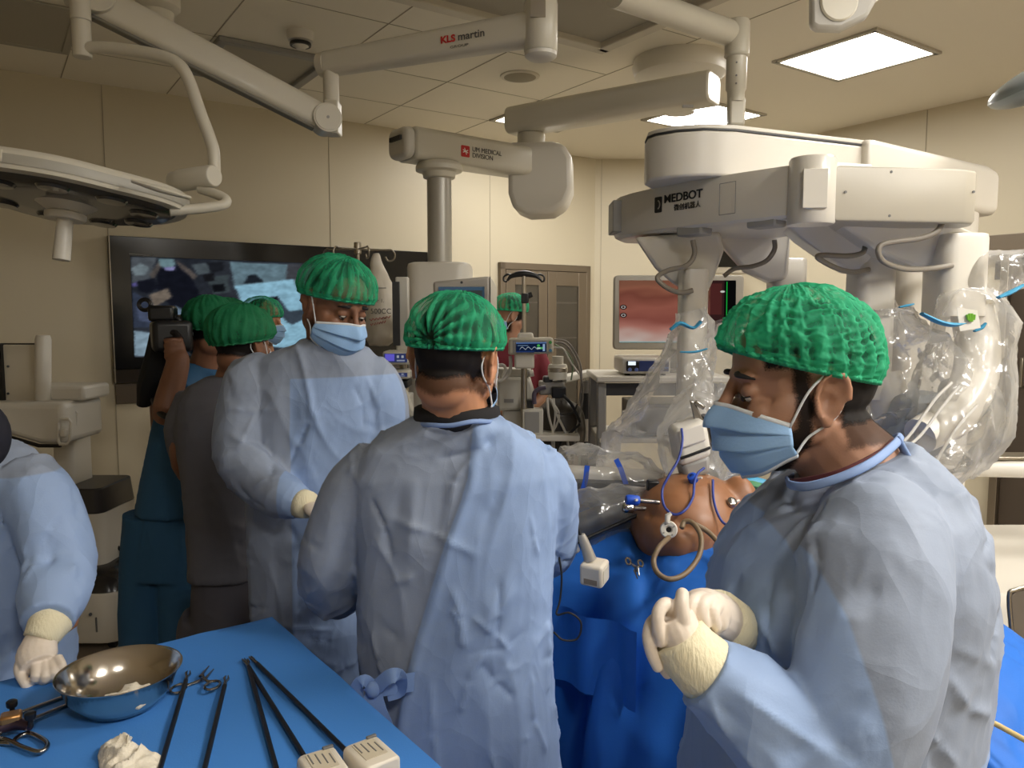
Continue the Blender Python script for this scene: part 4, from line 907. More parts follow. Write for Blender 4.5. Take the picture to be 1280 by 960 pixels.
# ------------------------------------------------------------------ imaging tower at the left edge
def tower():
    Y = 3.5; f = 0
    d = thing('imaging_tower', 'white wheeled tower with a panelled head and side handles at the left edge', 'medical cart', V(at(70, 790, Y).x, Y+.25, 0))
    bx0, bx1 = at(-30, 760, Y).x, at(147, 760, Y).x
    m = MB().loft([[V((bx0+bx1)/2+a*k, Y+.3+b*k, z) for a, b in rrect(bx1-bx0, .56, .09)] for z, k in ((.05, .97), (.07, 1), (at(100, 748, Y).z, 1), (at(100, 745, Y).z, .985))]); build('base', m, M_white, d, smooth=50)
    zt = at(100, 745, Y).z
    m = MB().loft([[V((bx0+bx1)/2+a*k, Y+.3+b*k, z) for a, b in rrect(bx1-bx0-.02, .54, .09)] for z, k in ((zt, 1), (zt+.05, .95), (zt+.09, .8), (zt+.1, .7))]); build('base_cover', m, mat('cover_black', (34, 32, 32), .25), d, smooth=50)
    for x in (bx0+.08, bx1-.08):
        for y in (Y+.1, Y+.5): build('castor', MB().tube([V(x-.015, y, .03), V(x+.015, y, .03)], .03, 16), M_rubber, d, .004)
    cx0, cx1 = at(15, 690, Y+.1).x, at(124, 690, Y+.1).x
    m = MB().loft([[V((cx0+cx1)/2+a, Y+.32+b, z) for a, b in rrect(cx1-cx0, .36, .05)] for z in (zt+.08, at(100, 643, Y+.14).z)]); build('column', m, M_white, d, smooth=50)
    build('column_top', MB().loft([[V((cx0+cx1)/2+a*k, Y+.32+b*k, z) for a, b in rrect(cx1-cx0, .36, .05)] for z, k in ((at(100, 643, Y+.14).z, 1), (at(100, 612, Y+.14).z, .94))]), mat('cover_dark', (44, 40, 40), .3), d, .006)
    build('lift_post', MB().loft([[V(at(72, 600, Y+.2).x+a, Y+.34+b, z) for a, b in rrect(.10, .2, .03)] for z in (at(72, 620, Y+.2).z, at(72, 552, Y+.2).z)]), M_white, d)
    hx0, hx1 = at(-60, 520, Y).x, at(80, 520, Y).x; z0, z1 = at(60, 556, Y).z, at(60, 503, Y).z
    out = [(hx0, z0+.06), (hx0+.2, z0+.06), (hx1-.12, z0), (hx1, z0), (hx1, z1), (hx0, z1)]
    hd = build('head', MB().prism([V(x, Y, z) for x, z in out], (0, .34, 0)), M_white, d, .03, seg=3); build('head_top', MB().box(V((hx0+hx1)/2+.03, Y+.22, z1+.03), (hx1-hx0+.02, .24, .07)), M_white, d, .015)
    build('head_seam', MB().tube([V(hx0+.2, Y-.002, z0+.055), V(hx1-.12, Y-.002, z0-.004), V(hx1-.02, Y-.002, z0-.004)], .009, 6), M_black, d)
    p = slab(d, 'screen_back', -60, 431, 47, 502, Y+.1, .03, M_offw, .006); p2 = slab(d, 'screen_edge', -62, 429, 49, 503, Y+.13, .02, M_black, .006)
    build('left_edge', MB().box(at(2, 466, Y+.095), (.022, .03, .27)), M_black, p)
    for y in (458, 492): build('screw', MB().tube([at(10, y, Y+.099), at(10, y, Y+.094)], .006, 10), M_black, p)
    m = MB().tube([at(54, 503, Y+.09), at(54, 424, Y+.09), at(54, 419, Y+.09)], [.034, .034, .028], 20); build('side_cylinder', m, M_white, d)
    for k, (x0, y0) in enumerate(((73, 524), (80, 512))):
        q = [(x0, y0+4), (x0+3, y0), (x0+13, y0), (x0+16, y0+4), (x0+14, y0+26), (x0+11, y0+31), (x0+2, y0+31), (x0, y0+27), (x0, y0+4)]
        build('handle', MB().tube([at(x, y, Y-.02+k*.12) for x, y in q], .007, 8), M_white, d)
    build('handle_button', MB().box(at(80, 541, Y-.02), (.03, .03, .04)), M_white, d, .008)
    build('lock_hole', MB().tube([at(113, 768, Y-.001), at(113, 768, Y+.01)], .008, 12), M_black, d); build('base_groove', MB().tube([at(120, 772, Y), at(121, 790, Y)], .004, 6), M_mgray, d)
    for k in range(6):
        random.seed(k); q = [(124, 686+k*5), (138+k, 680+k*3), (152+k*1.5, 688+k*4), (160+k, 702+k*3), (168, 722+k*2), (174, 745)]
        build('cable', MB().tube([at(x, y, Y+.28+k*.03) for x, y in q], .009, 8, sub=5), M_rubber, d)
    slab(d, 'connector_block', 127, 706, 144, 724, Y+.4, .1, mat('connector_tan', (110, 84, 56), .5), .006)
tower()
# ------------------------------------------------------------------ instrument table and what lies on it
M_drape = mat('drape_blue', (68, 130, 204), .62, bump=.05, bscale=300, spec=.3, sheen=.2)
M_drape2 = mat('drape_deep_blue', (36, 102, 190), .6, bump=.05, bscale=300, spec=.3)
M_shaft = mat('instrument_shaft_black', (20, 20, 24), .35)
M_hous = mat('instrument_housing', (214, 204, 186), .42)
M_inst = mat('instrument_steel', (150, 146, 142), .22, 1.0)
M_gauze = mat('gauze', (226, 216, 196), .9, bump=.4, bscale=120)
M_glove = mat('latex_glove', (226, 212, 196), .5, bump=.05, bscale=120)
ZT = .92
TC = Vector((-.545, 1.69, 0)); E1 = Vector((-.80, -.60, 0)); E2 = Vector((.60, -.80, 0))
def on_t(px, py, up=0): return atz(px, py, ZT+up)
def instrument_table():
    L1, L2 = .78, 1.15
    t = thing('instrument_table', 'instrument table covered by a bright blue drape in the foreground', 'table', TC+E1*L1/2+E2*L2/2)
    def P(a, b, z): return TC+E1*a+E2*b+ZV*z
    for a in (.08, L1-.08):
        for b in (.08, L2-.08): build('leg', MB().tube([P(a, b, 0.03), P(a, b, ZT-.03)], .018, 12), M_steel, t)
    build('table_frame', MB().prism([P(.02, .02, ZT-.04), P(L1-.02, .02, ZT-.04), P(L1-.02, L2-.02, ZT-.04), P(.02, L2-.02, ZT-.04)], ZV*.03), M_steel, t)
    # cloth: top and four hanging sides as one grid
    na, nb = 76, 96; ov = .55; vs = []; fs = []
    def prof(q, L):                    # unrolled coordinate -> (in-plane, drop, outward)
        if q < 0: d = -q; return -min(.018, d*.5)-.012*min(1, d/.2), d, -1
        if q > L: d = q-L; return L+min(.018, d*.5)+.012*min(1, d/.2), d, 1
        return q, 0, 0
    def spread(n, L):
        k = int(n*.22); o = [-ov+ov*(i/k)**.7 for i in range(k)] ; o += [L*i/(n-2*k) for i in range(n-2*k+1)]; o += [L+ov*((i+1)/k)**1.4 for i in range(k)]; return o
    A = spread(na, L1); B = spread(nb, L2)
    for a in A:
        for b in B:
            pa, da, sa = prof(a, L1); pb, db, sb = prof(b, L2); d = max(da, db)
            if da and db: d = max(da, db)+.3*min(da, db)
            p = P(pa, pb, ZT-d)
            w = min(1, d/.18)
            if d > 0:
                out = E1*sa*(1 if da else 0)+E2*sb*(1 if db else 0); k = (pb if da else pa)
                p += out*(w*(.016*math.sin(k*17+.6*math.sin(k*7))+.008*math.sin(k*41)))
                if da and db: p += out.normalized()*.055*min(1, min(da, db)/.12)*w - ZV*.0
            else:
                p += ZV*(.0035*noise.noise((a*7, b*7, 1))+.0025*max(0, noise.noise((a*16, b*5, 7))))
            vs.append(p)
    m_ = len(B)
    for i in range(len(A)-1):
        for j in range(m_-1): fs.append([i*m_+j, (i+1)*m_+j, (i+1)*m_+j+1, i*m_+j+1])
    m = MB(); m.add(vs, fs); o = build('drape', m, M_drape, t, smooth=60)
    return t
instrument_table()
def lap_instrument(label, tip, end, box=None, jaw=True, r=.0042):
    a = on_t(*tip, .007); b = on_t(*end, .007); d = (b-a).normalized()
    g = thing('laparoscopic_instrument', label, 'surgical instrument', Vector(((a.x+b.x)/2, (a.y+b.y)/2, ZT+.002)), 'long black instruments on the blue table')
    build('shaft', MB().tube([a+d*.03, b], r, 14), M_shaft, g)
    build('wrist', MB().tube([a+d*.012, a+d*.03], [r*.7, r*.95], 12), M_inst, g)
    sd = d.cross(ZV)
    for s_ in (-1, 1): build('jaw', MB().tube([a+d*.014+sd*.001*s_, a+sd*.0035*s_+ZV*.002*s_, a-d*.012+sd*.002*s_], [.002, .0022, .001], 8), M_inst, g)
    if box:
        c, w, h, l = box; c = Vector(c); fr = frame(d)
        build('coupling', MB().tube([b-d*.004, b+d*.03], [r*1.5, r*2], 14), M_mgray, g)
        hb = build('housing', MB().loft([[c+fr@Vector((s_, y, z)) for y, z in rrect(w*k, h*k, .008)] for s_, k in ((-l/2, .86), (-l/2+.006, 1), (l/2-.004, 1), (l/2, .95))]), M_hous, g, .003)
        build('housing_label', MB().box(c+fr@Vector((-l*.05, 0, h/2+.0006)), (l*.62, w*.6, .0008), fr), mat('housing_label', (196, 184, 160), .5), hb)
        for q in (-.3, -.1, .1, .3): build('printed_line', MB().box(c+fr@Vector((-l*.1+q*.02, q*w*.8, h/2+.0012)), (l*.36, .0018, .0006), fr), M_mgray, hb)
        build('drive_disc', MB().lathe([(.0, .001), (.006, .001), (.008, 0)], c+fr@Vector((l*.3, -w/2-.0005, 0)), fr@Matrix.Rotation(PI/2, 3, 'X'), 16), M_offw, hb)
        build('release_tab', MB().box(c+fr@Vector((-l*.42, w*.3, h/2+.001)), (.006, .016, .004), fr), M_mgray, hb, .001)
fx = lambda x, y, z: on_t(x, y, z)
lap_instrument('long black instrument beside the steel basin, tip pointing at the scissors', (235, 842), (198, 968))
lap_instrument('single long black instrument lying between the scissors and the splayed three', (283, 848), (250, 985))
lap_instrument('leftmost of three splayed black instruments meeting at their tips', (309, 827), (352, 985))
def boxed(label, tip, end, bx):
    a = on_t(*tip, .007); b = on_t(*end, .007); d = (b-a).normalized(); lap_instrument(label, tip, end, (b+d*.062+ZV*.016, .058, .046, .075))
boxed('middle of three splayed black instruments, its white housing cut by the picture edge', (306, 826), (388, 958), None)
boxed('rightmost of three splayed black instruments, ending in a white printed housing', (315, 823), (440, 946), None)

def basin():
    c = on_t(152, 884); c.z = ZT+.004
    b = thing('steel_basin', 'round polished steel basin with gauze inside on the blue table', 'basin', c)
    R_ = .096; prof = [(0, .0), (.045, .0), (.062, .004), (.084, .03), (.096, .062), (.1005, .064), (.1005, .0655), (.0945, .0635), (.082, .031), (.06, .007), (.044, .003), (0, .003)]
    build('bowl', MB().lathe([(r, z) for r, z in prof], c, n=64), mat('basin_steel', (206, 198, 186), .16, 1.0, bump=.02, bscale=60), b, smooth=70)
    g = MB()
    for k in range(9):
        random.seed(k+3); g.ell(c+Vector((.022+.034*math.cos(k*.8)*random.random()+.012, -.032+.018*math.sin(k*1.7), .026+.008*random.random())), (.020, .016, .013), n=12, m=8)
    me = fuse(g, .0035, 2); displace(me, lambda q, n: .004*nz(q, 90)+.002*nz(q, 220))
    tag(build('gauze_swab', me, M_gauze, None, smooth=180), 'crumpled white gauze swab inside the steel basin', 'gauze')
basin()
def gauze_lump():
    c = on_t(168, 952); n = 46; vs = []; fs = []
    out = [(122, 948), (126, 936), (138, 931), (152, 924), (166, 925), (163, 932), (170, 942), (184, 945), (207, 951), (204, 962), (190, 985), (150, 990), (126, 975)]
    ctr = on_t(158, 955)
    ring = [on_t(x, y) for x, y in out]
    for j in range(n//2+1):
        t = j/(n//2)
        for i in range(78):
            f = i/78*len(ring); k = int(f); e = ring[k].lerp(ring[(k+1) % len(ring)], f-k); p = ctr.lerp(e, t)
            q = np.array([[p.x, p.y, 0]])
            h = .006+.024*(1-t**3)*(.45+.55*float(sharp(q, (26, 26, 26), 3)[0]+.35))+.006*noise.noise((p.x*70, p.y*70, 2))
            vs.append(Vector((p.x, p.y, ZT+.003+max(.0005, h*(1-.8*t**6)))))
    for j in range(n//2):
        for i in range(78): fs.append([j*78+i, j*78+(i+1) % 78, (j+1)*78+(i+1) % 78, (j+1)*78+i])
    o = tag(build('gauze_swab', MB().add(vs, fs), M_gauze, None, smooth=180), 'crumpled white gauze swab at the bottom edge of the blue table', 'gauze'); solidify(o, .002, -1)
gauze_lump()
def scissors(name, label, cat, c, d, L, z, m, spread_=.35, parent_done=None):
    d = Vector(d).normalized(); s = ZV.cross(d)
    g = thing(name, label, cat, c)
    for k in (-1, 1):
        p0 = c+ZV*.003*k
        tip = p0+d*L*.45+s*.05*L*k*spread_; q = p0-d*L*.34-s*L*.22*k*spread_*1.6
        build('blade', MB().tube([tip, p0+s*.004*k, p0], [.0012, .0032, .0036], 8), m, g)
        ring = [q+(d*math.cos(a)*.174+s*math.sin(a)*.128)*L for a in (2*PI*i/18 for i in range(19))]
        lp = build('handle', MB().tube([p0, p0.lerp(q, .55), q+d*.163*L], [.0034, .0028, .0026], 8), m, g); build('finger_ring', MB().tube(ring, .0026, 8), m, lp)
    build('pivot', MB().tube([c-ZV*.006, c+ZV*.0065], .0036, 12), m, g)
scissors('surgical_scissors', 'small steel scissors on the blue table right of the basin', 'scissors', on_t(253, 848, .008), on_t(268, 830)-on_t(250, 852), .098, ZT, M_inst, .9)
def big_clamp():
    # long twin-rod instrument coming in from the left under the basin
    g = thing('rod_clamp', 'long steel twin-rod instrument with black knobs and ring handles left of the basin', 'surgical instrument', on_t(30, 900))
    for k, (p, q) in enumerate((((90, 868), (-20, 908)), ((96, 877), (-10, 920)))): build('rod', MB().tube([on_t(*p, .012), on_t(*q, .016)], .0042, 12), M_inst, g)
    build('brass_block', MB().box(on_t(14, 898, .03), (.03, .026, .018), rotz(.5)), mat('brass_block', (176, 130, 80), .3, .8), g, .004)
    for x, y in ((15, 884), (38, 899)): build('thumb_knob', MB().lathe([(.004, -.012), (.004, 0), (.0075, .001), (.0085, .004), (.0085, .010), (.006, .012), (0, .012)], on_t(x, y, .036), n=18), M_black, g)
    build('ratchet', MB().tube([on_t(-5, 912, .02), on_t(20, 905, .022), on_t(38, 908, .02)], [.009, .010, .007], 12, sub=3), mat('ratchet_dark', (62, 48, 60), .3, .6), g)
    pts = [(-10, 922), (8, 925), (28, 934), (48, 940), (58, 935), (58, 928), (46, 920), (34, 917), (22, 922), (16, 928)]
    build('ring_handle', MB().tube([on_t(x, y, .008) for x, y in pts], .004, 10, sub=4), M_inst, g)
    build('ring_handle', MB().tube([on_t(x, y, .006) for x, y in ((-20, 930), (5, 929), (20, 930))], .004, 10), M_inst, g)
big_clamp()

# ------------------------------------------------------------------ operating table, drape, patient
BO = Vector((.44, 2.0, 0)); BA = Vector((.77, -.64, 0)).normalized(); BN = Vector((BA.y, -BA.x, 0))   # towards the feet / towards the camera
def BP(a, b, z): return BO+BA*a+BN*b+ZV*z
def operating_table():
    t = thing('operating_table', 'operating table hidden under deep blue surgical drapes', 'operating table', BP(.1, 0, 0))
    build('foot_plate', MB().loft([[BP(a*.5, b*.25, z) for a, b in rrect(2, 2, .2)] for z in (.0, .1)]), M_steel, t)
    build('pedestal', MB().loft([[BP(a*.2, b*.16, z) for a, b in rrect(2, 2, .3)] for z in (.1, .8)]), M_steel, t)
    build('table_top', MB().loft([[BP(-.12+a*.55, b*.24, z-.05) for a, b in rrect(2, 2, .1)] for z in (.80, .90)]), M_rubber, t)
    # the drape is one sheet: back hang, top, front fall
    prof = [(-.40, .42), (-.385, .6), (-.37, .78), (-.35, .90), (-.31, .965), (-.25, 1.0), (-.17, 1.03), (-.08, 1.045), (0, 1.05), (.08, 1.045), (.15, 1.03), (.21, 1.005), (.255, .975), (.295, .93), (.32, .87), (.335, .79), (.345, .70), (.355, .6), (.362, .5), (.37, .4), (.375, .3), (.38, .22)]
    sub = 4; P2 = []
    for i in range(len(prof)-1):
        for k in range(sub):
            f = k/sub; P2.append((prof[i][0]+(prof[i+1][0]-prof[i][0])*f, prof[i][1]+(prof[i+1][1]-prof[i][1])*f))
    P2.append(prof[-1]); na = 150; vs = []; fs = []
    for i in range(na+1):
        a = -.86+1.86*i/na
        lower = .30*max(0, a-.42)**1.0+.35*max(0, a-.6); head = max(0, -a-.25)
        for b, z in P2:
            top = max(0, min(1, (z-.85)/.15)); fall = max(0, min(1, (.98-z)/.35)); front = 1 if b > 0 else 0
            zz = z-lower*(.4+.6*top)+ (.02*head)
            bb = b
            f = (.034*math.sin(a*15+1.2*math.sin(a*5))+.018*math.sin(a*37+2)+.03*noise.noise((a*5, z*2.2, 3)))*fall
            bb += f*(1 if b > 0 else -1)
            # deep hanging pleats seen between the two standing men
            bb -= front*fall*(.05*math.exp(-((a+.06+.25*(.9-z))/.035)**2)-.035*math.exp(-((a-.05+.22*(.9-z))/.06)**2)+.04*math.exp(-((a-.28-.1*(.9-z))/.03)**2)-.03*math.exp(-((a+.24)/.05)**2))
            zz += top*(.010*noise.noise((a*9, b*9, 5))+.012*(1-abs(noise.noise((a*6+b*5, b*10-a*3, 8)))*2)*(.4 if b < 0 else 1))
            zz += top*front*(-.03*math.exp(-(((a-.02)-(b-.2)*.7)/.03)**2)*max(0, min(1, b/.1)))
            vs.append(BP(a, bb, zz))
    m_ = len(P2)
    for i in range(na):
        for j in range(m_-1): fs.append([i*m_+j, (i+1)*m_+j, (i+1)*m_+j+1, i*m_+j+1])
    me = MB().add(vs, fs).mesh()
    def fn(c, n):
        hang = np.clip((1.0-c[:, 2])/.2, 0, 1)
        return rand_creases(c, n, 5, 110, .012, .10, .45)+.010*sharp(c, (6, 6, 2.2), 3)*hang+.006*sharp(c, (9, 9, 9), 7)*(1-hang)
    displace(me, fn); build('surgical_drape', me, M_drape2, t, smooth=80)
    # pocket-like fold hanging on the front
    p = [BP(a, .345+.012*math.sin(a*30), .88-.05*k-.02*math.sin(a*12)) for k in range(2) for a in (0,)]
    build('drape_flap', MB().loft([[BP(-.20+.019*i, .372+.012*math.sin(i*.9)+dz*.10*0, z) for i in range(17)] for z, dz in ((.905, 0), (.87, .2), (.80, .5), (.72, 1))], closed=False), M_drape2, t, smooth=80)
operating_table()
M_pat = mat('patient_skin', (146, 100, 68), .42, sss=.08, spec=.45, var=.06, vscale=14)
def patient():
    p = thing('patient', 'person lying on the operating table, bare abdomen showing through the blue drapes', 'person', BP(0, 0, .92))
    m = MB()
    def el(a, b, z, r, yaw=0): m.ell(BP(a, b, z), r, Matrix((BA, BN, ZV)).transposed())
    el(.04, .01, 1.06, (.145, .17, .135)); el(.05, .08, 1.055, (.12, .11, .12)); el(-.02, -.02, 1.03, (.13, .15, .14)); el(-.25, 0, .935, (.26, .17, .085)); el(.2, 0, .935, (.2, .17, .085))
    el(.06, .155, 1.055, (.07, .05, .055)); el(.14, -.06, 1.09, (.06, .05, .10))
    m.tube([BP(-.46, 0, .95), BP(-.6, 0, .95)], .055, 14); el(-.7, 0, .955, (.115, .075, .085))
    for s in (-1, 1):
        m.tube([BP(.32, .09*s, .92), BP(.62, .1*s, .80), BP(.95, .11*s, .60)], [.075, .06, .045], 12, sub=3); el(1.0, .11*s, .60, (.05, .04, .08))
        m.tube([BP(-.40, .15*s, .94), BP(-.1, .215*s, .92), BP(.12, .2*s, .92)], [.045, .04, .03], 10, sub=3); el(.2, .2*s, .92, (.07, .035, .018))
    me = fuse(m, .008, 5)
    c0 = np.array(BP(.035, .225, 1.06)); c1 = np.array(BP(.0, .1, 1.17))
    displace(me, lambda c, n: -crease(c, BP(-.03, .165, 1.115), BP(.14, .165, 1.10), .014, .014)-crease(c, BP(-.1, .1, 1.17), BP(-.02, .02, 1.19), .012, .008)+.003*nz(c, 12))
    build('body', me, M_pat, p, smooth=180)
patient()
# ------------------------------------------------------------------ people: builders
def cap_mat(name, rgb, a0, a1):        # thin non-woven: denser along its pleats
    m = sheer(name, rgb, a0, 220, .06, .75, 0, .25, 120, .4); nt = m.node_tree; L = nt.links; N = nt.nodes.new
    mo = [n for n in nt.nodes if n.type == 'MIX_SHADER'][1]; src = mo.inputs[0].links[0].from_socket
    a = N('ShaderNodeAttribute'); a.attribute_name = 'dens'; k = N('ShaderNodeMath'); k.operation = 'MULTIPLY_ADD'; k.inputs[1].default_value = a1; k.use_clamp = True
    L.new(a.outputs['Fac'], k.inputs[0]); L.new(src, k.inputs[2]); L.new(k.outputs[0], mo.inputs[0]); return m
M_cap = cap_mat('cap_green', (46, 182, 130), .46, .5)
M_cap2 = cap_mat('cap_deep_green', (32, 136, 88), .82, .2)
M_capband = mat('cap_band', (34, 158, 112), .8, bump=.3, bscale=150)
M_capband2 = mat('cap_band_deep', (26, 118, 76), .8, bump=.3, bscale=150)
M_mask = mat('mask_blue', (146, 184, 226), .7, bump=.08, bscale=260)
M_maskw = mat('mask_white', (214, 216, 218), .8)
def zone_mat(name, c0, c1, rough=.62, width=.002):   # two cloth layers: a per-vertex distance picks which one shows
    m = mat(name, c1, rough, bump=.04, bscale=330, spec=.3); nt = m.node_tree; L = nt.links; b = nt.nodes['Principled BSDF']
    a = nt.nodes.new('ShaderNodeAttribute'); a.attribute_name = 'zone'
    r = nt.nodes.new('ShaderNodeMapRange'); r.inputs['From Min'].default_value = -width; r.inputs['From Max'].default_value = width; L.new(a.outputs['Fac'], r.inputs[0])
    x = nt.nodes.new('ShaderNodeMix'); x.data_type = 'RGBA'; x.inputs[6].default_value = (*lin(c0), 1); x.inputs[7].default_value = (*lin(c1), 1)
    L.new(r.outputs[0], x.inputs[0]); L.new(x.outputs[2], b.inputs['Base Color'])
    # crumpled non-woven: flat facets meeting in crisp creases
    tc = nt.nodes.new('ShaderNodeTexCoord'); mp = nt.nodes.new('ShaderNodeMapping'); mp.inputs['Scale'].default_value = (1, 1, .62); mp.inputs['Rotation'].default_value = (.3, .35, 0); L.new(tc.outputs['Object'], mp.inputs[0])
    dn = nt.nodes.new('ShaderNodeTexNoise'); dn.inputs['Scale'].default_value = 5; dn.inputs['Detail'].default_value = 2; L.new(mp.outputs[0], dn.inputs['Vector'])
    va = nt.nodes.new('ShaderNodeVectorMath'); va.operation = 'MULTIPLY_ADD'; va.inputs[1].default_value = (.16, .16, .16); L.new(dn.outputs['Color'], va.inputs[0]); L.new(mp.outputs[0], va.inputs[2])
    hs = None
    for sc, am in ((8, .55), (19, .30)):
        v = nt.nodes.new('ShaderNodeTexVoronoi'); v.inputs['Scale'].default_value = sc; L.new(va.outputs[0], v.inputs['Vector'])
        k = nt.nodes.new('ShaderNodeMath'); k.operation = 'MULTIPLY_ADD'; k.inputs[1].default_value = am/sc*8; L.new(v.outputs['Distance'], k.inputs[0])
        if hs is not None: L.new(hs, k.inputs[2])
        hs = k.outputs[0]
    old = [n for n in nt.nodes if n.type == 'BUMP'][0]
    b2 = nt.nodes.new('ShaderNodeBump'); b2.inputs['Strength'].default_value = .9; b2.inputs['Distance'].default_value = .028; L.new(hs, b2.inputs['Height']); L.new(old.outputs[0], b2.inputs['Normal']); L.new(b2.outputs[0], b.inputs['Normal'])
    return m
def set_zone(me, fn, w=(0, 0, 0)):
    c, n = co_n(me); c = c+np.array(w); a = me.attributes.new('zone', 'FLOAT', 'POINT'); a.data.foreach_set('value', np.asarray(fn(c), dtype=np.float32))
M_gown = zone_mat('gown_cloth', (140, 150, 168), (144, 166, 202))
M_trim = mat('gown_binding', (128, 152, 196), .7)
M_cuff = mat('knit_cuff', (226, 216, 184), .9, bump=.3, bscale=240, stretch=(1, 1, .2))
M_hair = hair_mat('hair_black', (22, 17, 15), 1.0); M_brow = mat('brow_black', (22, 17, 15), .7)
M_beard = hair_mat('beard_short', (24, 18, 16), .86, 520)
M_fade = hair_mat('hair_fade', (30, 22, 18), .55, 560)
M_skinA = mat('skin_brown', (162, 120, 96), .5, sss=.1, spec=.4, var=.05, vscale=30, bump=.05, bscale=300)
M_skinB = mat('skin_tan', (186, 132, 98), .5, sss=.1, spec=.4, var=.04, vscale=30, bump=.05, bscale=300)
M_skinC = mat('skin_deep_brown', (128, 88, 66), .5, sss=.08, spec=.4, var=.05, vscale=30, bump=.05, bscale=300)
M_eye = mat('eye_white', (214, 206, 196), .2); M_iris = mat('iris_brown', (40, 24, 16), .15)
I3 = Matrix.Identity(3)
def head_rot(fwd, roll=0):
    m = frame(fwd); return m @ Matrix.Rotation(math.radians(roll), 3, 'X')
def add_head(mb, C, Rm, s=1.0, neck=None, ears=(1, -1), thick=1.0):
    def P(*a): return C + Rm @ (Vector(a)*s)
    def E(c, r, rot=None, n=20): mb.ell(P(*c), [q*s for q in r], Rm @ (rot or I3), n, 12)
    E((-.012, 0, .03), (.098, .076, .093)); E((.035, 0, .045), (.052, .062, .056)); E((.036, 0, -.035), (.050, .058, .074))
    E((.03, 0, -.068), (.052, .053, .040)); E((.076, 0, -.092), (.018, .022, .018)); E((.074, 0, .030), (.018, .048, .011))
    for k in (-1, 1):
        E((.064, .040*k, -.022), (.022, .022, .02)); E((.0765, .031*k, .009), (.012, .0155, .0105))
        E((.105, .011*k, -.034), (.011, .009, .008)); E((.02, .058*k, -.03), (.045, .016, .04))
    mb.tube([P(.088, 0, .022), P(.099, 0, .0), P(.117, 0, -.028), P(.113, 0, -.036)], [.008*s, .009*s, .011*s, .009*s], 12)
    E((-.046, 0, -.056), (.040, .055, .048)); E((.088, 0, -.062), (.012, .022, .006)); E((.086, 0, -.072), (.012, .019, .006))
    for k in ears:
        t = Matrix.Rotation(math.radians(-18)*1, 3, 'Y')@Matrix.Rotation(math.radians(-22*k), 3, 'Z')
        E((-.014, .079*k, -.004), (.020, .0055, .031), t)
        hx = [P(-.014+.020*math.cos(a)+.007*math.sin(a)*0-.006*math.sin(a), (.083+.005*(math.cos(a) < .3))*k, -.002+.031*math.sin(a)) for a in [math.radians(q) for q in range(-60, 215, 25)]]
        mb.tube(hx, .0048*s, 8); E((-.006, .080*k, -.034), (.009, .006, .010)); E((.004, .0805*k, -.006), (.006, .006, .009))
    if neck:
        N = Vector(neck); a = P(-.018, 0, -.045); d = N-a
        mb.tube([a, a.lerp(N, .5), N, N+d.normalized()*.03], [.056*s*thick, .055*s*thick, .064*s*thick, .07*s*thick], 18)
def carve_ears(me, C, Rm, s=1.0):
    def fn(c, n):
        q = local(c, C, Rm, s); d = np.zeros(len(c))
        for k in (-1, 1):
            for p, w, a in (((-.008, .086*k, -.004), .0085, .008), ((-.014, .087*k, .013), .0075, .005), ((-.022, .087*k, .004), .005, .003)):
                d -= a*np.exp(-((q-np.array(p))**2).sum(1)/w**2)
        return d
    displace(me, fn)
def eyes(parent, C, Rm, s=1, down=.35):
    for k in (-1, 1):
        p = C+Rm@(Vector((.0762, .031*k, .0050))*s)
        e = build('eye', MB().ell(p, .0105*s, Rm, 16, 10), M_eye, parent, smooth=180)
        q = p+Rm@(Vector((.0085, 0, -.0085*down))*s); build('iris', MB().ell(q, .0042*s, Rm, 12, 8), M_iris, e, smooth=180)
        br = [C+Rm@(Vector((.0905-.012*abs(t)**2*1.2-.004*(t > 0)*t, (.012+.018*(t+1))*k, .0285+.0045*(1-t*t)-.002*t))*s) for t in (-1, -.6, -.2, .2, .6, 1)]
        build('eyebrow', MB().tube(br, [.0022*s, .0042*s, .0045*s, .004*s, .003*s, .0012*s], 8, sub=3), M_brow, parent, smooth=180)
        ls = [C+Rm@(Vector((.0895-.008*t*t-.002, (.031+.0135*t)*k, .0035-.002*(1-t*t)))*s) for t in (-1, -.5, 0, .5, 1)]
        build('eyelash', MB().tube(ls, .0011*s, 6, sub=3), M_brow, e, smooth=180)
def local(c, C, Rm, s=1): return ((c-np.array(C)) @ np.array(Rm))/s
def skin_patch(name, me, C, Rm, s, pred, m, parent, off=.0015):
    w = np.array(parent['_w'])         # the body mesh is kept relative to its person
    pm = patch(me, lambda fc: pred(local(fc+w, C, Rm, s)), off)
    if not len(pm.polygons): return
    pm.transform(Matrix.Translation(Vector(parent['_w']))); return build(name, pm, m, parent, smooth=180)
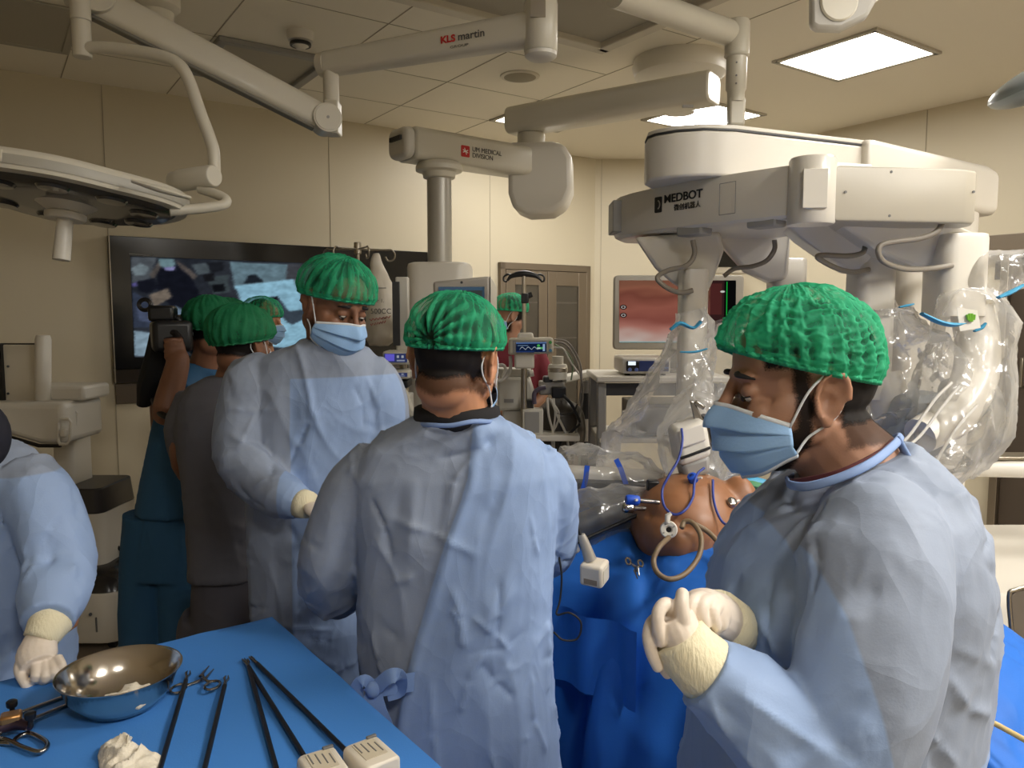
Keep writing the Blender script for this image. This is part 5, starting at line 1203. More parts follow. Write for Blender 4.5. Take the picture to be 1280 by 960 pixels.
def cap(parent, C, Rm, s=1.0, zf=.045, zb=-.035, puff=(1, 1, 1), seed=0, K=26, amp=.004, m=None, mband=None, sag=(0, 0, 0), ripple=0.0, n1=150, n2=54, zs=None, knot=None, dx=0.0):
    m = m or M_cap; mband = mband or M_capband; dens = []
    rx, ry, rz = .112*puff[0], .091*puff[1], .104*puff[2]; c0 = Vector((-.010+dx, 0, .032)); vs = []; fs = []; edge = []
    for i in range(n1):
        ph = 2*PI*i/n1
        f = (1+math.cos(ph))/2; ze = zb+(zf-zb)*f
        if zs is not None: ze += zs*math.sin(ph)**2
        se = max(-.98, min(.98, (ze-c0.z)/rz)); el = math.asin(se)
        for j in range(n2+1):
            t = j/n2; a = PI/2-(PI/2-el)*t
            k = 1+.07*math.sin(PI*min(1, t*1.02))**2
            if t > .9: k *= 1-.07*((t-.9)/.1)**1.5
            p = Vector((rx*math.cos(a)*math.cos(ph)*k, ry*math.cos(a)*math.sin(ph)*k, rz*math.sin(a)*(1+.02*math.sin(PI*t))))
            d = p.normalized()
            w = amp*t**1.3*math.sin(ph*K+2.2*noise.noise((math.cos(ph)*2, math.sin(ph)*2, seed+t*2)))*(.5+.5*t)
            w += amp*.9*noise.noise((d.x*4+seed, d.y*4, d.z*4))+amp*.9*((1-abs(noise.noise((math.cos(ph)*9+seed, math.sin(ph)*9, t*2.4)))*2)**3 if abs(noise.noise((math.cos(ph)*9+seed, math.sin(ph)*9, t*2.4))) < .5 else 0)
            if ripple:
                w += ripple*((1-2*abs(noise.noise((p.x*52+seed+2*noise.noise((p.x*20, p.z*20, p.y*20)), p.z*105, p.y*52))))*min(1, t*2.5)+.5*noise.noise((p.x*24, p.z*40+seed, p.y*24)))
            if knot:                   # pleats gathered towards one point
                kk = (d-Vector(knot).normalized()); rr = kk.length; an = math.atan2(kk.z, kk.y)
                w += amp*1.6*math.exp(-(rr/.75)**2)*math.sin(an*15+2*math.sin(an*3))-.010*math.exp(-(rr/.16)**2)
            dens.append(max(-1, min(1, w/(amp*1.6)))+(.6 if t > .93 else 0))
            p = p + d*w + Vector(sag)*math.sin(PI*t)
            vs.append(C+Rm@((c0+p)*s))
        edge.append(vs[-1])
    for i in range(n1):
        for j in range(n2):
            a = i*(n2+1)+j; b = ((i+1) % n1)*(n2+1)+j; fs.append([a, a+1, b+1, b])
    cm = MB().add(vs, fs).mesh(); at_ = cm.attributes.new('dens', 'FLOAT', 'POINT'); at_.data.foreach_set('value', np.array(dens, dtype=np.float32))
    o = build('bouffant_cap', cm, m, parent, smooth=180)
    rings = [[p + (p-C).normalized()*(.002*math.cos(q)+.0008*math.sin(i*1.9)) + Rm.col[2]*.0045*math.sin(q) for q in (0, PI/2, PI, 1.5*PI)] for i, p in enumerate(edge)]
    rings.append(rings[0]); build('elastic_band', MB().loft(rings, caps=False), mband, o, smooth=180)
    return o
def mask(parent, C, Rm, s=1.0, m=None, loops=(1, -1), puffy=1.0, ang=68, low=-.118):
    nu, nv = 56, 48; vs = []; fs = []
    A = math.radians(ang)
    def P(u, v):                       # u -1..1 across the face, v 0 top .. 1 bottom
        ph = u*A
        ztop = -.006-.030*abs(u)**1.6; zbot = low+.040*abs(u)**1.5
        z = ztop+(zbot-ztop)*v
        bul = math.sin(PI*min(1, (v*.92+.05)))
        rx = (.108+.022*bul*puffy*math.cos(ph)**2*(1-.25*v)-.020*max(0, v-.7)/.3); ry = .076+.008*bul
        pl = .0052*(2*((v*3.2) % 1)-1)*(1-abs(u)**4)
        x = (rx+pl)*math.cos(ph)-.002; y = (ry+pl*.5)*math.sin(ph)*1.06
        x += .016*math.exp(-(u/.17)**2)*math.exp(-((v-.16)/.26)**2)
        return C+Rm@(Vector((x, y, z+.0015*math.sin(u*9)*v))*s)
    for i in range(nu+1):
        for j in range(nv+1): vs.append(P(-1+2*i/nu, j/nv))
    for i in range(nu):
        for j in range(nv): a = i*(nv+1)+j; fs.append([a, a+1, a+nv+2, a+nv+1])
    o = build('face_mask', MB().add(vs, fs), m or M_mask, parent, smooth=180); solidify(o, .0012)
    for v, w in ((.02, .010), (.985, .007)):
        pts = [P(-1+2*i/40, v) for i in range(41)]
        ring = []
        for i, p in enumerate(pts):
            u = -1+2*i/40; n = Rm@Vector((math.cos(u*A), math.sin(u*A), 0)); z = Rm.col[2]
            ring.append([p+n*.0014-z*w/2, p+n*.0024, p+n*.0014+z*w/2, p-n*.0008])
        build('mask_binding', MB().loft(ring), M_maskw, o, smooth=180, label='white edge binding of the mask')
    for k in loops:
        a = P(k*.985, .06); b = P(k*.985, .93)
        L = lambda *q: C+Rm@(Vector(q)*s)
        pts = [a, L(.018, .083*k, .004), L(-.004, .0815*k, .024), L(-.018, .077*k, .026), L(-.031, .071*k, .010), L(-.034, .069*k, -.012), L(-.022, .071*k, -.030), L(-.002, .075*k, -.042), L(.018, .075*k, -.054), b]
        build('ear_loop', MB().tube(pts, .0018*s, 8, sub=5), M_maskw, o, smooth=180)
    return o
def ering(c, a, b, yaw=0, n=40, e=2.3):   # super-ellipse ring, half-width a, half-depth b
    c = Vector(c); X = Vector((math.cos(yaw), math.sin(yaw), 0)); Y = Vector((-X.y, X.x, 0)); o = []
    for k in range(n):
        t = 2*PI*k/n; ct, st = math.cos(t), math.sin(t)
        o.append(c+X*a*math.copysign(abs(ct)**(2/e), ct)+Y*b*math.copysign(abs(st)**(2/e), st))
    return o
def sil(rows, yaw=0, e=2.3):           # rows: (py, left px, right px, forward distance, half-depth[, dz of the ring plane])
    rings = []
    for r in rows:
        y, xl, xr, Y, dp = r[:5]; l = at(xl, y, Y); q = at(xr, y, Y); c = (l+q)/2
        rings.append(ering((c.x, Y+(r[5] if len(r) > 5 else 0), c.z), (q.x-l.x)/2, dp, yaw, e=e))
    return rings
def shrink(rings, k, kd=None):
    out = []
    for r in rings:
        c = sum(r, Vector((0, 0, 0)))/len(r); out.append([c+(p-c)*k for p in r])
    return out
def cloth(me, seed=0, big=.004, fold=.008, fine=.0012, fscale=(7, 7, 2.4), rot=None, extra=None, N=120, camp=.008):
    def fn(c, n):
        k = .35+.65*np.clip(nz(c, 2.6, seed+2)*1.6+.5, 0, 1)
        d = big*nz(c, 3.5, seed)+fold*sharp(c, fscale, seed+5, rot)*k
        r2 = np.array(((.8, 0, .6), (0, 1, 0), (-.6, 0, .8)))
        d += .55*fold*sharp(c, (5, 5, 13), seed+9, r2)*np.clip(nz(c, 3.2, seed+4)*2+.15, 0, 1)
        d += fine*sharp(c, (30, 30, 22), seed+1)*np.clip(nz(c, 6, seed+7)*2+.3, 0, 1)
        d += rand_creases(c, n, seed+50, N, camp)
        if extra is not None: d = d+extra(c, n)
        return d
    displace(me, fn)
def set_faces(me, fn):                 # material slot per face from its centre
    fc = np.empty(len(me.polygons)*3); me.polygons.foreach_get('center', fc); idx = fn(fc.reshape(-1, 3)).astype(np.int32)
    me.polygons.foreach_set('material_index', idx)
def sleeve_pts(mb, pts, rr, n=22, sub=5, flat=1.0): mb.tube(pts, rr, n, True, 0, sub, flat)
def fingers(mb, chains, r0=.0088):     # each chain: 3-D points from knuckle to tip
    for ch in chains:
        n = len(ch[0]); r = ch[1] if len(ch) > 1 else r0
        mb.tube(ch[0], [r*(1.08-.22*i/(n-1)) for i in range(n)], 12, True, 0, 4)
        mb.ell(ch[0][-1], r*.86, None, 12, 8)
# ------------------------------------------------------------------ the man in the right foreground, seen from his left
def right_man():
    X0 = V(.43, 1.10, 0)
    p = thing('person', 'gowned man with a green cap standing in profile at the right, gloved hands clasped', 'person', X0, 'gowned operating team')
    C = Vector(at(998, 488, 1.10)); Rm = head_rot((-1, .02, -.10), 0)
    NK = Vector(at(1070, 592, 1.10))
    b = MB(); add_head(b, C, Rm, 1.03, NK, thick=1.13)
    b.ell(at(990, 556, 1.1), (.05, .05, .035))
    cx = at(1060, 700, 1.1).x
    trunk = [ering((at(1072, 596, 1.1).x, 1.1, 1.345), .075, .13), ering((cx, 1.1, 1.25), .115, .16), ering((cx, 1.1, 1.05), .115, .15), ering((cx, 1.1, .9), .115, .15)]
    b.loft(trunk)
    for k in (-1, 1): b.tube([V(cx, 1.1+.09*k, .95), V(cx-.01, 1.1+.10*k, .5), V(cx+.02, 1.1+.11*k, .08)], [.085, .062, .045], 14, sub=4); b.ell(V(cx-.05, 1.1+.11*k, .05), (.12, .045, .045))
    sh = Vector(at(1080, 655, .93)); el = Vector(at(1052, 945, .88)); wr = Vector(at(868, 818, .87))
    b.tube([sh, el, wr], [.045, .038, .026], 14, sub=5)
    shr = Vector(at(1040, 640, 1.27)); elr = Vector(at(965, 850, 1.24)); wrr = Vector(at(893, 775, 1.0))
    b.tube([shr, elr, wrr], [.042, .036, .026], 14, sub=5)
    me = fuse(b, .0034, 5)
    carve_ears(me, C, Rm, 1.03)
    body = build('body', me, M_skinA, p, smooth=180)
    L = lambda q: q
    hair = lambda q: (q[:, 2] > -.045-.15*np.clip(q[:, 0]+.03, -.1, .0)) & (q[:, 0] < -.022) & (q[:, 2] < .06)
    skin_patch('hair', me, C, Rm, 1.03, lambda q: (q[:, 0] < -.030) & (q[:, 2] > -.048) & (np.abs(q[:, 1]) < .0745) | (q[:, 2] > .035) & (q[:, 0] < .062), M_hair, p, .002)
    skin_patch('hair_fade', me, C, Rm, 1.03, lambda q: (q[:, 0] < -.034) & (q[:, 2] <= -.036) & (q[:, 2] > -.080) & (np.abs(q[:, 1]) < .0745), M_fade, p, .0015)
    skin_patch('beard', me, C, Rm, 1.03, lambda q: ((q[:, 0] > .006) & (q[:, 0] < .032-.3*np.clip(q[:, 2]+.03, -.2, .0)) & (q[:, 2] > -.06) & (q[:, 2] < .055) & (np.abs(q[:, 1]) > .045)) | ((q[:, 0] > .006+.5*np.clip(-.06-q[:, 2], 0, .1)) & (q[:, 2] < -.036-.2*np.clip(q[:, 0]-.03, 0, .1)) & (q[:, 2] > -.125)), M_beard, p, .002)
    eyes(p, C, Rm, 1.03, .6)
    cap(p, C, Rm, 1.03, zf=.070, zb=.004, puff=(1.0, 1.05, 1.10), seed=2, K=29, amp=.0024, ripple=.0034, zs=-.004, dx=.010, n1=340, n2=150)
    mask(p, C, Rm, 1.03, loops=(1, -1), puffy=.72, low=-.116)
    # gown: trunk, both sleeves
    rows = [(562, 1040, 1130, 1.10, .085), (580, 1008, 1148, 1.10, .115), (600, 975, 1168, 1.10, .16), (625, 957, 1184, 1.10, .185), (660, 934, 1198, 1.1, .205), (700, 908, 1207, 1.1, .21), (750, 892, 1212, 1.1, .205), (810, 882, 1210, 1.1, .20), (870, 872, 1202, 1.1, .20), (960, 858, 1190, 1.1, .205), (1060, 842, 1195, 1.1, .21), (1250, 822, 1205, 1.1, .215), (1480, 805, 1215, 1.1, .22)]
    R_ = sil(rows); g = MB()
    # lean the neckline: front lower than the back
    for i, k in ((0, .20), (1, .16), (2, .10), (3, .05)):
        c = sum(R_[i], Vector())/len(R_[i]); R_[i] = [q+ZV*((q.x-c.x)*k*1.6) for q in R_[i]]
    g.loft(R_)
    s0 = at(1096, 628, 1.02); sleeve_pts(g, [s0, at(1098, 672, .95), at(1090, 760, .90), at(1078, 850, .875), at(1048, 925, .865), at(990, 925, .86), at(930, 878, .86), at(878, 838, .865)], [.055, .082, .085, .083, .078, .066, .058, .047], 26, 6)
    sleeve_pts(g, [at(1030, 640, 1.2), at(990, 700, 1.24), at(960, 800, 1.22), at(930, 820, 1.12), at(905, 790, 1.02)], [.08, .082, .075, .065, .048], 22, 5)
    me = fuse(g, .0048, 4)
    q = lambda x, y, Y: np.array(at(x, y, Y))
    def ex(c, n):
        d = np.zeros(len(c))
        for (a, b_, w, am) in ((q(1060, 655, .87), q(975, 700, .98), .022, .012), (q(1010, 640, .95), q(930, 760, 1.0), .016, -.010), (q(1100, 740, .83), q(990, 760, .93), .02, -.012), (q(1080, 770, .82), q(985, 800, .93), .016, .010), (q(1000, 690, .93), q(985, 860, .9), .014, -.016),
                (q(985, 700, .95), q(950, 800, .95), .018, .010), (q(1160, 640, .95), q(1190, 800, .98), .02, .010), (q(1135, 700, .9), q(1165, 900, .95), .018, -.009), (q(1060, 960, .8), q(900, 850, .81), .010, .007), (q(1040, 985, .8), q(890, 880, .815), .010, -.006), (q(1000, 880, .8), q(900, 830, .82), .009, .006), (q(1090, 860, .79), q(980, 960, .8), .02, -.010), (q(1130, 830, .82), q(1060, 920, .8), .014, .008), (q(920, 730, 1.05), q(905, 800, 1.05), .012, .007), (q(940, 660, 1.0), q(900, 740, 1.05), .012, -.006)):
            d += crease(c, a, b_, w, am)
        return d
    cloth(me, 3, extra=ex, N=170)
    def zone(c):                       # bluer double cloth on chest, forearm and lower back; greyer single cloth on shoulder and upper sleeve
        sh_ = np.maximum(np.maximum(.385+.25*(1.22-c[:, 2])-c[:, 0], 1.0-c[:, 2]+.2*(c[:, 0]-.5)), .03*(c[:, 0] < .42)*(c[:, 1] > 1.1)-.02)
        return np.minimum(sh_, 1.315-c[:, 2])
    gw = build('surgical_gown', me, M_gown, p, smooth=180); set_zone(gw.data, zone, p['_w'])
    # collar binding and the back edge
    c0 = sum(R_[0], Vector())/len(R_[0]); n = len(R_[1])
    rim = [(q_+(q_-c0).normalized()*.004)+ZV*.012 for q_ in R_[0]]+[]
    col = [at(x, y, Y) for x, y, Y in ((984, 600, 1.10), (988, 606, 1.03), (1010, 608, .985), (1050, 597, .965), (1090, 578, .972), (1118, 556, 1.03), (1126, 545, 1.10), (1118, 548, 1.17), (1090, 560, 1.22), (1040, 580, 1.22), (1000, 592, 1.17), (984, 600, 1.10))]
    build('collar_binding', MB().tube(col, .0030, 8, sub=6, flat=2.0), M_trim, gw, smooth=180)
    edge = [at(x, y, Y) for x, y, Y in ((1122, 548, 1.06), (1140, 580, 1.03), (1168, 615, 1.02), (1190, 650, 1.03), (1204, 700, 1.06), (1213, 745, 1.09), (1216, 800, 1.09))]
    build('back_edge', MB().tube(edge, .0032, 8, sub=6, flat=2.2), M_trim, gw, smooth=180)
    us = MB().tube([at(986, 603, 1.10), at(1000, 603, 1.04), at(1050, 592, .99), at(1100, 568, 1.0), at(1118, 552, 1.06)], .003, 8, sub=5, flat=2); build('undershirt_edge', us, mat('undershirt_maroon', (84, 34, 36), .8), p, smooth=180)
    # cuffs and gloves: left hand folded over the right
    build('cuff', MB().tube([at(885, 838, .868), at(862, 815, .868), at(846, 792, .870)], [.040, .0365, .034], 24, sub=4), M_cuff, p, smooth=180)
    gl = MB()
    gl.tube([at(858, 815, .87), at(845, 785, .872), at(838, 768, .875)], [.030, .034, .033], 18, sub=3, flat=.8)
    gl.ell(at(845, 780, .874), (.030, .018, .028))
    F = lambda *a: [at(*q_) for q_ in a]
    fingers(gl, [(F((850, 796, .858), (853, 775, .850), (852, 756, .850), (853, 743, .856)), .0092), (F((846, 768, .866), (833, 755, .856), (823, 766, .848), (823, 786, .846), (826, 802, .850)), .0082), (F((838, 776, .87), (818, 776, .862), (811, 795, .856), (815, 817, .856), (822, 833, .86)), .0082), (F((838, 784, .876), (822, 792, .874), (820, 812, .872), (826, 830, .874), (834, 842, .876)), .0076)])
    build('glove', fuse(gl, .0017, 2), M_glove, p, smooth=180)
    g2 = MB(); g2.ell(at(880, 766, .905), (.034, .026, .03)); g2.tube([at(905, 780, .98), at(890, 770, .93), at(880, 764, .905)], [.034, .032, .028], 16, sub=3)
    fingers(g2, [(F((878, 748, .895), (866, 752, .878), (862, 766, .872), (866, 778, .874)), .0088), (F((889, 750, .895), (879, 755, .876), (877, 768, .870), (881, 780, .874)), .0085), (F((899, 756, .90), (893, 762, .880), (892, 773, .876), (895, 783, .88)), .008), (F((872, 758, .9), (856, 752, .888), (846, 756, .884)), .0088), (F((905, 766, .91), (903, 772, .892), (904, 782, .89)), .0075)])
    build('glove', fuse(g2, .0017, 2), M_glove, p, smooth=180)
    build('cuff', MB().tube([at(916, 790, 1.02), at(896, 774, .95)], [.042, .038], 20), M_cuff, p, smooth=180)
right_man()
# ------------------------------------------------------------------ the man in the middle, back turned
def centre_man():
    p = thing('person', 'gowned man with his back turned in the middle, gown tied with a bow', 'person', V(-.10, 1.55, 0), 'gowned operating team')
    C = Vector(at(569, 452, 1.52)); Rm = head_rot((.30, 1, -.28), 3)
    b = MB(); NK = Vector(at(569, 520, 1.53)); add_head(b, C, Rm, 1.0, NK, thick=1.1)
    b.loft([ering(at(571, 500, 1.54), .060, .056), ering(at(571, 526, 1.55), .072, .06), ering(at(572, 575, 1.57), .14, .075), ering(at(575, 650, 1.57), .135, .085), ering(at(575, 800, 1.57), .13, .085), ering(at(578, 880, 1.57), .13, .09)])
    for k in (-1, 1): b.tube([at(578+60*k, 870, 1.57), V(at(578+60*k, 870, 1.57).x, 1.56, .5), V(-.1+.12*k, 1.55, .08)], [.085, .062, .045], 14, sub=4); b.ell(V(-.1+.13*k, 1.62, .045), (.05, .12, .042))
    b.tube([at(462, 585, 1.58), at(418, 690, 1.56), at(440, 745, 1.80)], [.045, .04, .03], 12, sub=4)
    b.tube([at(675, 590, 1.58), at(690, 680, 1.66), at(665, 700, 1.86)], [.045, .04, .03], 12, sub=4)
    me = fuse(b, .0042, 4)
    carve_ears(me, C, Rm)
    build('body', me, M_skinB, p, smooth=180)
    skin_patch('hair', me, C, Rm, 1, lambda q: (q[:, 0] < .03) & (q[:, 2] > -.044-.010*np.cos(q[:, 1]*40)) & ~((np.abs(q[:, 1]) > .070) & (q[:, 2] < .035)), M_hair, p, .002)
    skin_patch('hair_fade', me, C, Rm, 1, lambda q: (q[:, 0] < .01) & (q[:, 2] > -.076-.01*np.cos(q[:, 1]*50)) & (q[:, 2] < -.030) & ~((np.abs(q[:, 1]) > .072)), M_fade, p, .0012)
    cap(p, C, Rm, 1.0, zf=.055, zb=.004, puff=(1.02, 1.06, 1.0), seed=7, K=30, amp=.0034, n1=220, n2=80, knot=(-1, .08, -.16))
    mask(p, C, Rm, 1.0, puffy=1.1)
    rows = [(520, 520, 622, 1.54, .075), (530, 500, 644, 1.55, .09), (544, 474, 664, 1.56, .10), (562, 450, 684, 1.57, .115), (590, 440, 697, 1.57, .125), (640, 442, 698, 1.57, .13), (700, 446, 693, 1.57, .135), (760, 448, 690, 1.57, .145), (830, 454, 690, 1.57, .15), (900, 462, 696, 1.57, .16), (960, 468, 702, 1.57, .165), (1060, 470, 706, 1.57, .17), (1200, 470, 712, 1.57, .175)]
    R_ = sil(rows, e=2.5); g = MB(); g.loft(R_)
    sleeve_pts(g, [at(478, 572, 1.57), at(450, 610, 1.57), at(428, 660, 1.57), at(414, 705, 1.58), at(420, 738, 1.66), at(436, 735, 1.82)], [.06, .072, .07, .068, .062, .045], 22, 6)
    sleeve_pts(g, [at(660, 574, 1.57), at(680, 610, 1.59), at(688, 650, 1.62), at(688, 690, 1.68), at(668, 700, 1.84)], [.055, .068, .062, .055, .042], 22, 6)
    me = fuse(g, .0052, 4)
    # overlap edge of the back panel: a polyline in the picture of the back surface
    Yb = 1.43; line = [at(x, y, Yb) for x, y in ((592, 515), (588, 560), (584, 600), (575, 630), (556, 680), (538, 740), (520, 800), (504, 862), (494, 930), (486, 1000), (470, 1200))]
    lx = np.array([q.x for q in line]); lz = np.array([q.z for q in line])
    def ex(c, n):
        xl = np.interp(-c[:, 2], -lz, lx); s = c[:, 0]-xl; back = np.clip(-n[:, 1]*2, 0, 1)
        d = .007/(1+np.exp(-s/.0025))*back*np.clip(1-s/.25, .2, 1) + .004*np.exp(-((s-.012)/.01)**2)*back
        q = lambda x, y: np.array(at(x, y, 1.44))
        for (a, e, w, am) in ((q(500, 600), q(470, 760), .016, -.010), (q(520, 580), q(510, 700), .02, .008), (q(480, 640), q(455, 700), .014, .008), (q(470, 740), q(520, 720), .012, .007), (q(455, 780), q(500, 800), .014, -.008), (q(620, 560), q(610, 640), .014, .008), (q(640, 575), q(605, 660), .010, -.007), (q(632, 590), q(618, 605), .008, .006), (q(680, 640), q(600, 780), .022, .010), (q(660, 720), q(560, 830), .02, .010), (q(690, 760), q(610, 860), .02, -.008), (q(500, 830), q(690, 838), .006, .004), (q(500, 905), q(690, 925), .006, .004), (q(600, 640), q(575, 960), .008, .003), (q(560, 560), q(545, 690), .03, -.008), (q(450, 600), q(440, 700), .012, -.010)):
            d = d+crease(c, a, e, w, am)*back
        return d
    cloth(me, 11, extra=ex)
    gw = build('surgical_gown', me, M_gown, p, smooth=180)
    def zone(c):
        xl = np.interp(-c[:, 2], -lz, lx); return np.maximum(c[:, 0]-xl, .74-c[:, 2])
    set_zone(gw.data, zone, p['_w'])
    build('collar_binding', MB().tube([at(x, y, Y) for x, y, Y in ((518, 530, 1.53), (534, 531, 1.462), (562, 532, 1.440), (590, 527, 1.442), (612, 527, 1.475), (626, 528, 1.54))], .0025, 8, sub=6, flat=1.8), M_trim, gw, smooth=180)
    build('undershirt', MB().loft([ering(at(572, 545, 1.54), .085, .07, e=2), ering(at(572, 526, 1.54), .090, .080, e=2), ering(at(571, 509, 1.54), .086, .083, e=2), ering(at(571, 507, 1.54), .080, .078, e=2)]), mat('undershirt_black', (22, 20, 22), .85), p, smooth=180)
    # bow of the waist ties
    tie = mat('tie_blue', (132, 160, 206), .7)
    def rb(pts, w, nrm=(0, -1, .1)): return MB().strip([p_ for p_ in catmull([Vector(at(*q)) for q in pts], [1]*len(pts), 5)[0]], w, nrm, .0025)
    build('waist_tie', rb([(518, 852, 1.405), (500, 855, 1.39), (480, 858, 1.385), (464, 862, 1.39)], .036), tie, gw, smooth=60)
    build('waist_tie', rb([(466, 860, 1.388), (455, 852, 1.37), (446, 860, 1.375), (448, 878, 1.385), (460, 880, 1.39), (468, 866, 1.392)], .026, (.4, -1, .2)), tie, gw, smooth=60)
    build('waist_tie', rb([(468, 862, 1.384), (486, 846, 1.36), (500, 846, 1.365), (500, 862, 1.385), (484, 868, 1.388)], .026, (-.2, -1, .5)), tie, gw, smooth=60)
    build('waist_tie', rb([(466, 864, 1.384), (458, 885, 1.38), (462, 905, 1.385), (466, 920, 1.39)], .022), tie, gw, smooth=60)
    build('waist_tie', rb([(470, 866, 1.384), (476, 888, 1.38), (484, 908, 1.385), (482, 925, 1.39)], .022), tie, gw, smooth=60)
    build('tie_knot', MB().ell(at(466, 862, 1.378), (.014, .012, .016)), tie, gw, smooth=180)
    for (x, y, Y, x2, y2, Y2) in ((436, 735, 1.82, 440, 735, 1.88), (668, 700, 1.84, 664, 702, 1.90)):
        build('cuff', MB().tube([at(x, y, Y), at(x2, y2, Y2)], [.036, .032], 18), M_cuff, p, smooth=180)
        gl = MB(); c = Vector(at(x2, y2, Y2)); gl.ell(c+V(0, .05, -.005), (.036, .05, .017)); 
        for k in range(4): gl.tube([c+V(-.028+.018*k, .085, 0), c+V(-.028+.018*k, .125, -.01), c+V(-.026+.017*k, .145, -.03)], [.0095, .009, .0078], 10, sub=3)
        gl.tube([c+V(.03, .03, 0), c+V(.052, .065, -.01), c+V(.05, .095, -.02)], [.011, .010, .008], 10, sub=3)
        build('glove', fuse(gl, .003, 2), M_glove, p, smooth=180)
centre_man()
# ------------------------------------------------------------------ the standing man facing the camera, and the figure at the left edge
def left_man():
    p = thing('person', 'gowned man with green cap and mask looking down, standing before the display', 'person', V(-.52, 2.12, 0), 'gowned operating team')
    C = Vector(at(419, 383, 2.10)); Rm = head_rot((.70, -.64, -.40), -4)
    b = MB(); NK = Vector(at(412, 440, 2.12)); add_head(b, C, Rm, 1.0, NK, thick=1.08)
    b.loft([ering(at(404, 446, 2.13), .10, .07, .3), ering(at(400, 490, 2.14), .15, .09, .3), ering(at(398, 600, 2.14), .14, .10, .3), ering(at(398, 760, 2.14), .14, .10, .3)])
    for k in (-1, 1): b.tube([V(-.52+.09*k, 2.14, 1.0), V(-.52+.1*k, 2.13, .5), V(-.52+.11*k, 2.12, .08)], [.09, .065, .045], 14, sub=4); b.ell(V(-.50+.12*k, 2.06, .045), (.05, .12, .042))
    b.tube([at(325, 470, 2.12), at(298, 555, 2.08), at(378, 628, 1.92)], [.05, .042, .03], 12, sub=4)
    b.tube([at(468, 470, 2.14), at(486, 540, 2.15), at(470, 620, 1.95)], [.05, .042, .03], 12, sub=4)
    me = fuse(b, .0048, 4); build('body', me, M_skinC, p, smooth=180)
    skin_patch('hair', me, C, Rm, 1, lambda q: (q[:, 2] > .045-.3*np.clip(.06-q[:, 0], 0, .28)) & ~((np.abs(q[:, 1]) > .066) & (q[:, 2] < .035) & (q[:, 0] > -.045)) & (q[:, 2] > -.05) & (q[:, 0] < .05), M_hair, p, .002)
    skin_patch('beard', me, C, Rm, 1, lambda q: (q[:, 0] > .005) & (q[:, 2] < -.03) & (q[:, 2] > -.11) & (np.abs(q[:, 1]) > .03), M_fade, p, .0015)
    eyes(p, C, Rm, 1.0, .8)
    cap(p, C, Rm, 1.0, zf=.050, zb=.00, puff=(1.06, 1.10, 1.02), seed=4, K=24, amp=.0034, n1=200, n2=70)
    mask(p, C, Rm, 1.0, puffy=1.1)
    rows = [(424, 384, 440, 2.12, .075), (436, 345, 462, 2.13, .095), (450, 318, 474, 2.14, .11), (472, 304, 484, 2.15, .125), (520, 302, 488, 2.15, .135), (580, 306, 486, 2.15, .135), (660, 312, 482, 2.14, .135), (740, 316, 478, 2.14, .14), (820, 322, 478, 2.14, .145), (900, 326, 478, 2.14, .15), (1000, 328, 482, 2.14, .155), (1120, 330, 486, 2.14, .16)]
    g = MB(); g.loft(sil(rows, yaw=0, e=2.4))
    sleeve_pts(g, [at(345, 462, 2.13), at(322, 480, 2.12), at(306, 530, 2.09), at(303, 570, 2.06), at(330, 606, 1.99), at(358, 622, 1.94), at(377, 630, 1.92)], [.065, .085, .085, .075, .066, .058, .044], 24, 6)
    sleeve_pts(g, [at(455, 460, 2.14), at(474, 490, 2.14), at(482, 540, 2.14), at(478, 590, 2.05), at(468, 620, 1.95)], [.06, .075, .07, .06, .045], 22, 6)
    me = fuse(g, .006, 4); q = lambda x, y, Y=2.0: np.array(at(x, y, Y))
    def ex(c, n):
        d = np.zeros(len(c))
        for (a, e, w, am) in ((q(355, 470), q(360, 540), .018, -.016), (q(345, 480), q(350, 520), .014, .010), (q(285, 540), q(350, 590), .014, .010), (q(288, 560), q(330, 600), .012, -.009), (q(305, 545), q(350, 575), .012, .009), (q(320, 600), q(372, 622, 1.93), .009, .007), (q(330, 590), q(376, 615, 1.93), .009, -.006), (q(368, 470), q(365, 600), .008, -.005), (q(374, 505), q(480, 492), .005, .003), (q(430, 440), q(440, 480), .015, .007), (q(410, 520), q(440, 640), .03, .008), (q(316, 700), q(440, 706), .006, .005), (q(316, 780), q(440, 790), .006, .005), (q(368, 640), q(368, 900), .006, .004), (q(440, 780), q(395, 810), .01, .006), (q(340, 640), q(345, 900), .02, -.006)):
            d = d+crease(c, a, e, w, am)
        return d
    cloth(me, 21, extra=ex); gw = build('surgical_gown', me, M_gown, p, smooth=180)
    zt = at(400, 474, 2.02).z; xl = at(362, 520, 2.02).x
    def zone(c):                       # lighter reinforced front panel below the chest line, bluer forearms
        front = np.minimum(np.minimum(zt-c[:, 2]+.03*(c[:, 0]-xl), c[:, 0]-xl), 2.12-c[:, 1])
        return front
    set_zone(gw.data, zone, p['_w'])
    build('collar_binding', MB().tube([at(x, y, Y) for x, y, Y in ((383, 425, 2.13), (392, 430, 2.07), (412, 440, 2.04), (432, 436, 2.05), (444, 426, 2.10))], .004, 8, sub=6, flat=1.8), M_trim, gw, smooth=180)
    for (x, y, Y, x2, y2, Y2) in ((376, 629, 1.92, 386, 631, 1.90), (468, 620, 1.95, 462, 628, 1.90)):
        build('cuff', MB().tube([at(x, y, Y), at(x2, y2, Y2)], [.038, .034], 18), M_cuff, p, smooth=180)
        gl = MB(); c = Vector(at(x2, y2, Y2)); d = Vector((.75 if x < 400 else -.6, -.5, -.25)).normalized(); fr = frame(d)
        gl.ell(c+fr@V(.045, 0, 0), (.05, .036, .017), fr)
        for k in range(4): gl.tube([c+fr@V(.08, -.027+.018*k, 0), c+fr@V(.12, -.026+.017*k, -.008), c+fr@V(.14, -.024+.016*k, -.03)], [.0095, .009, .0078], 10, sub=3)
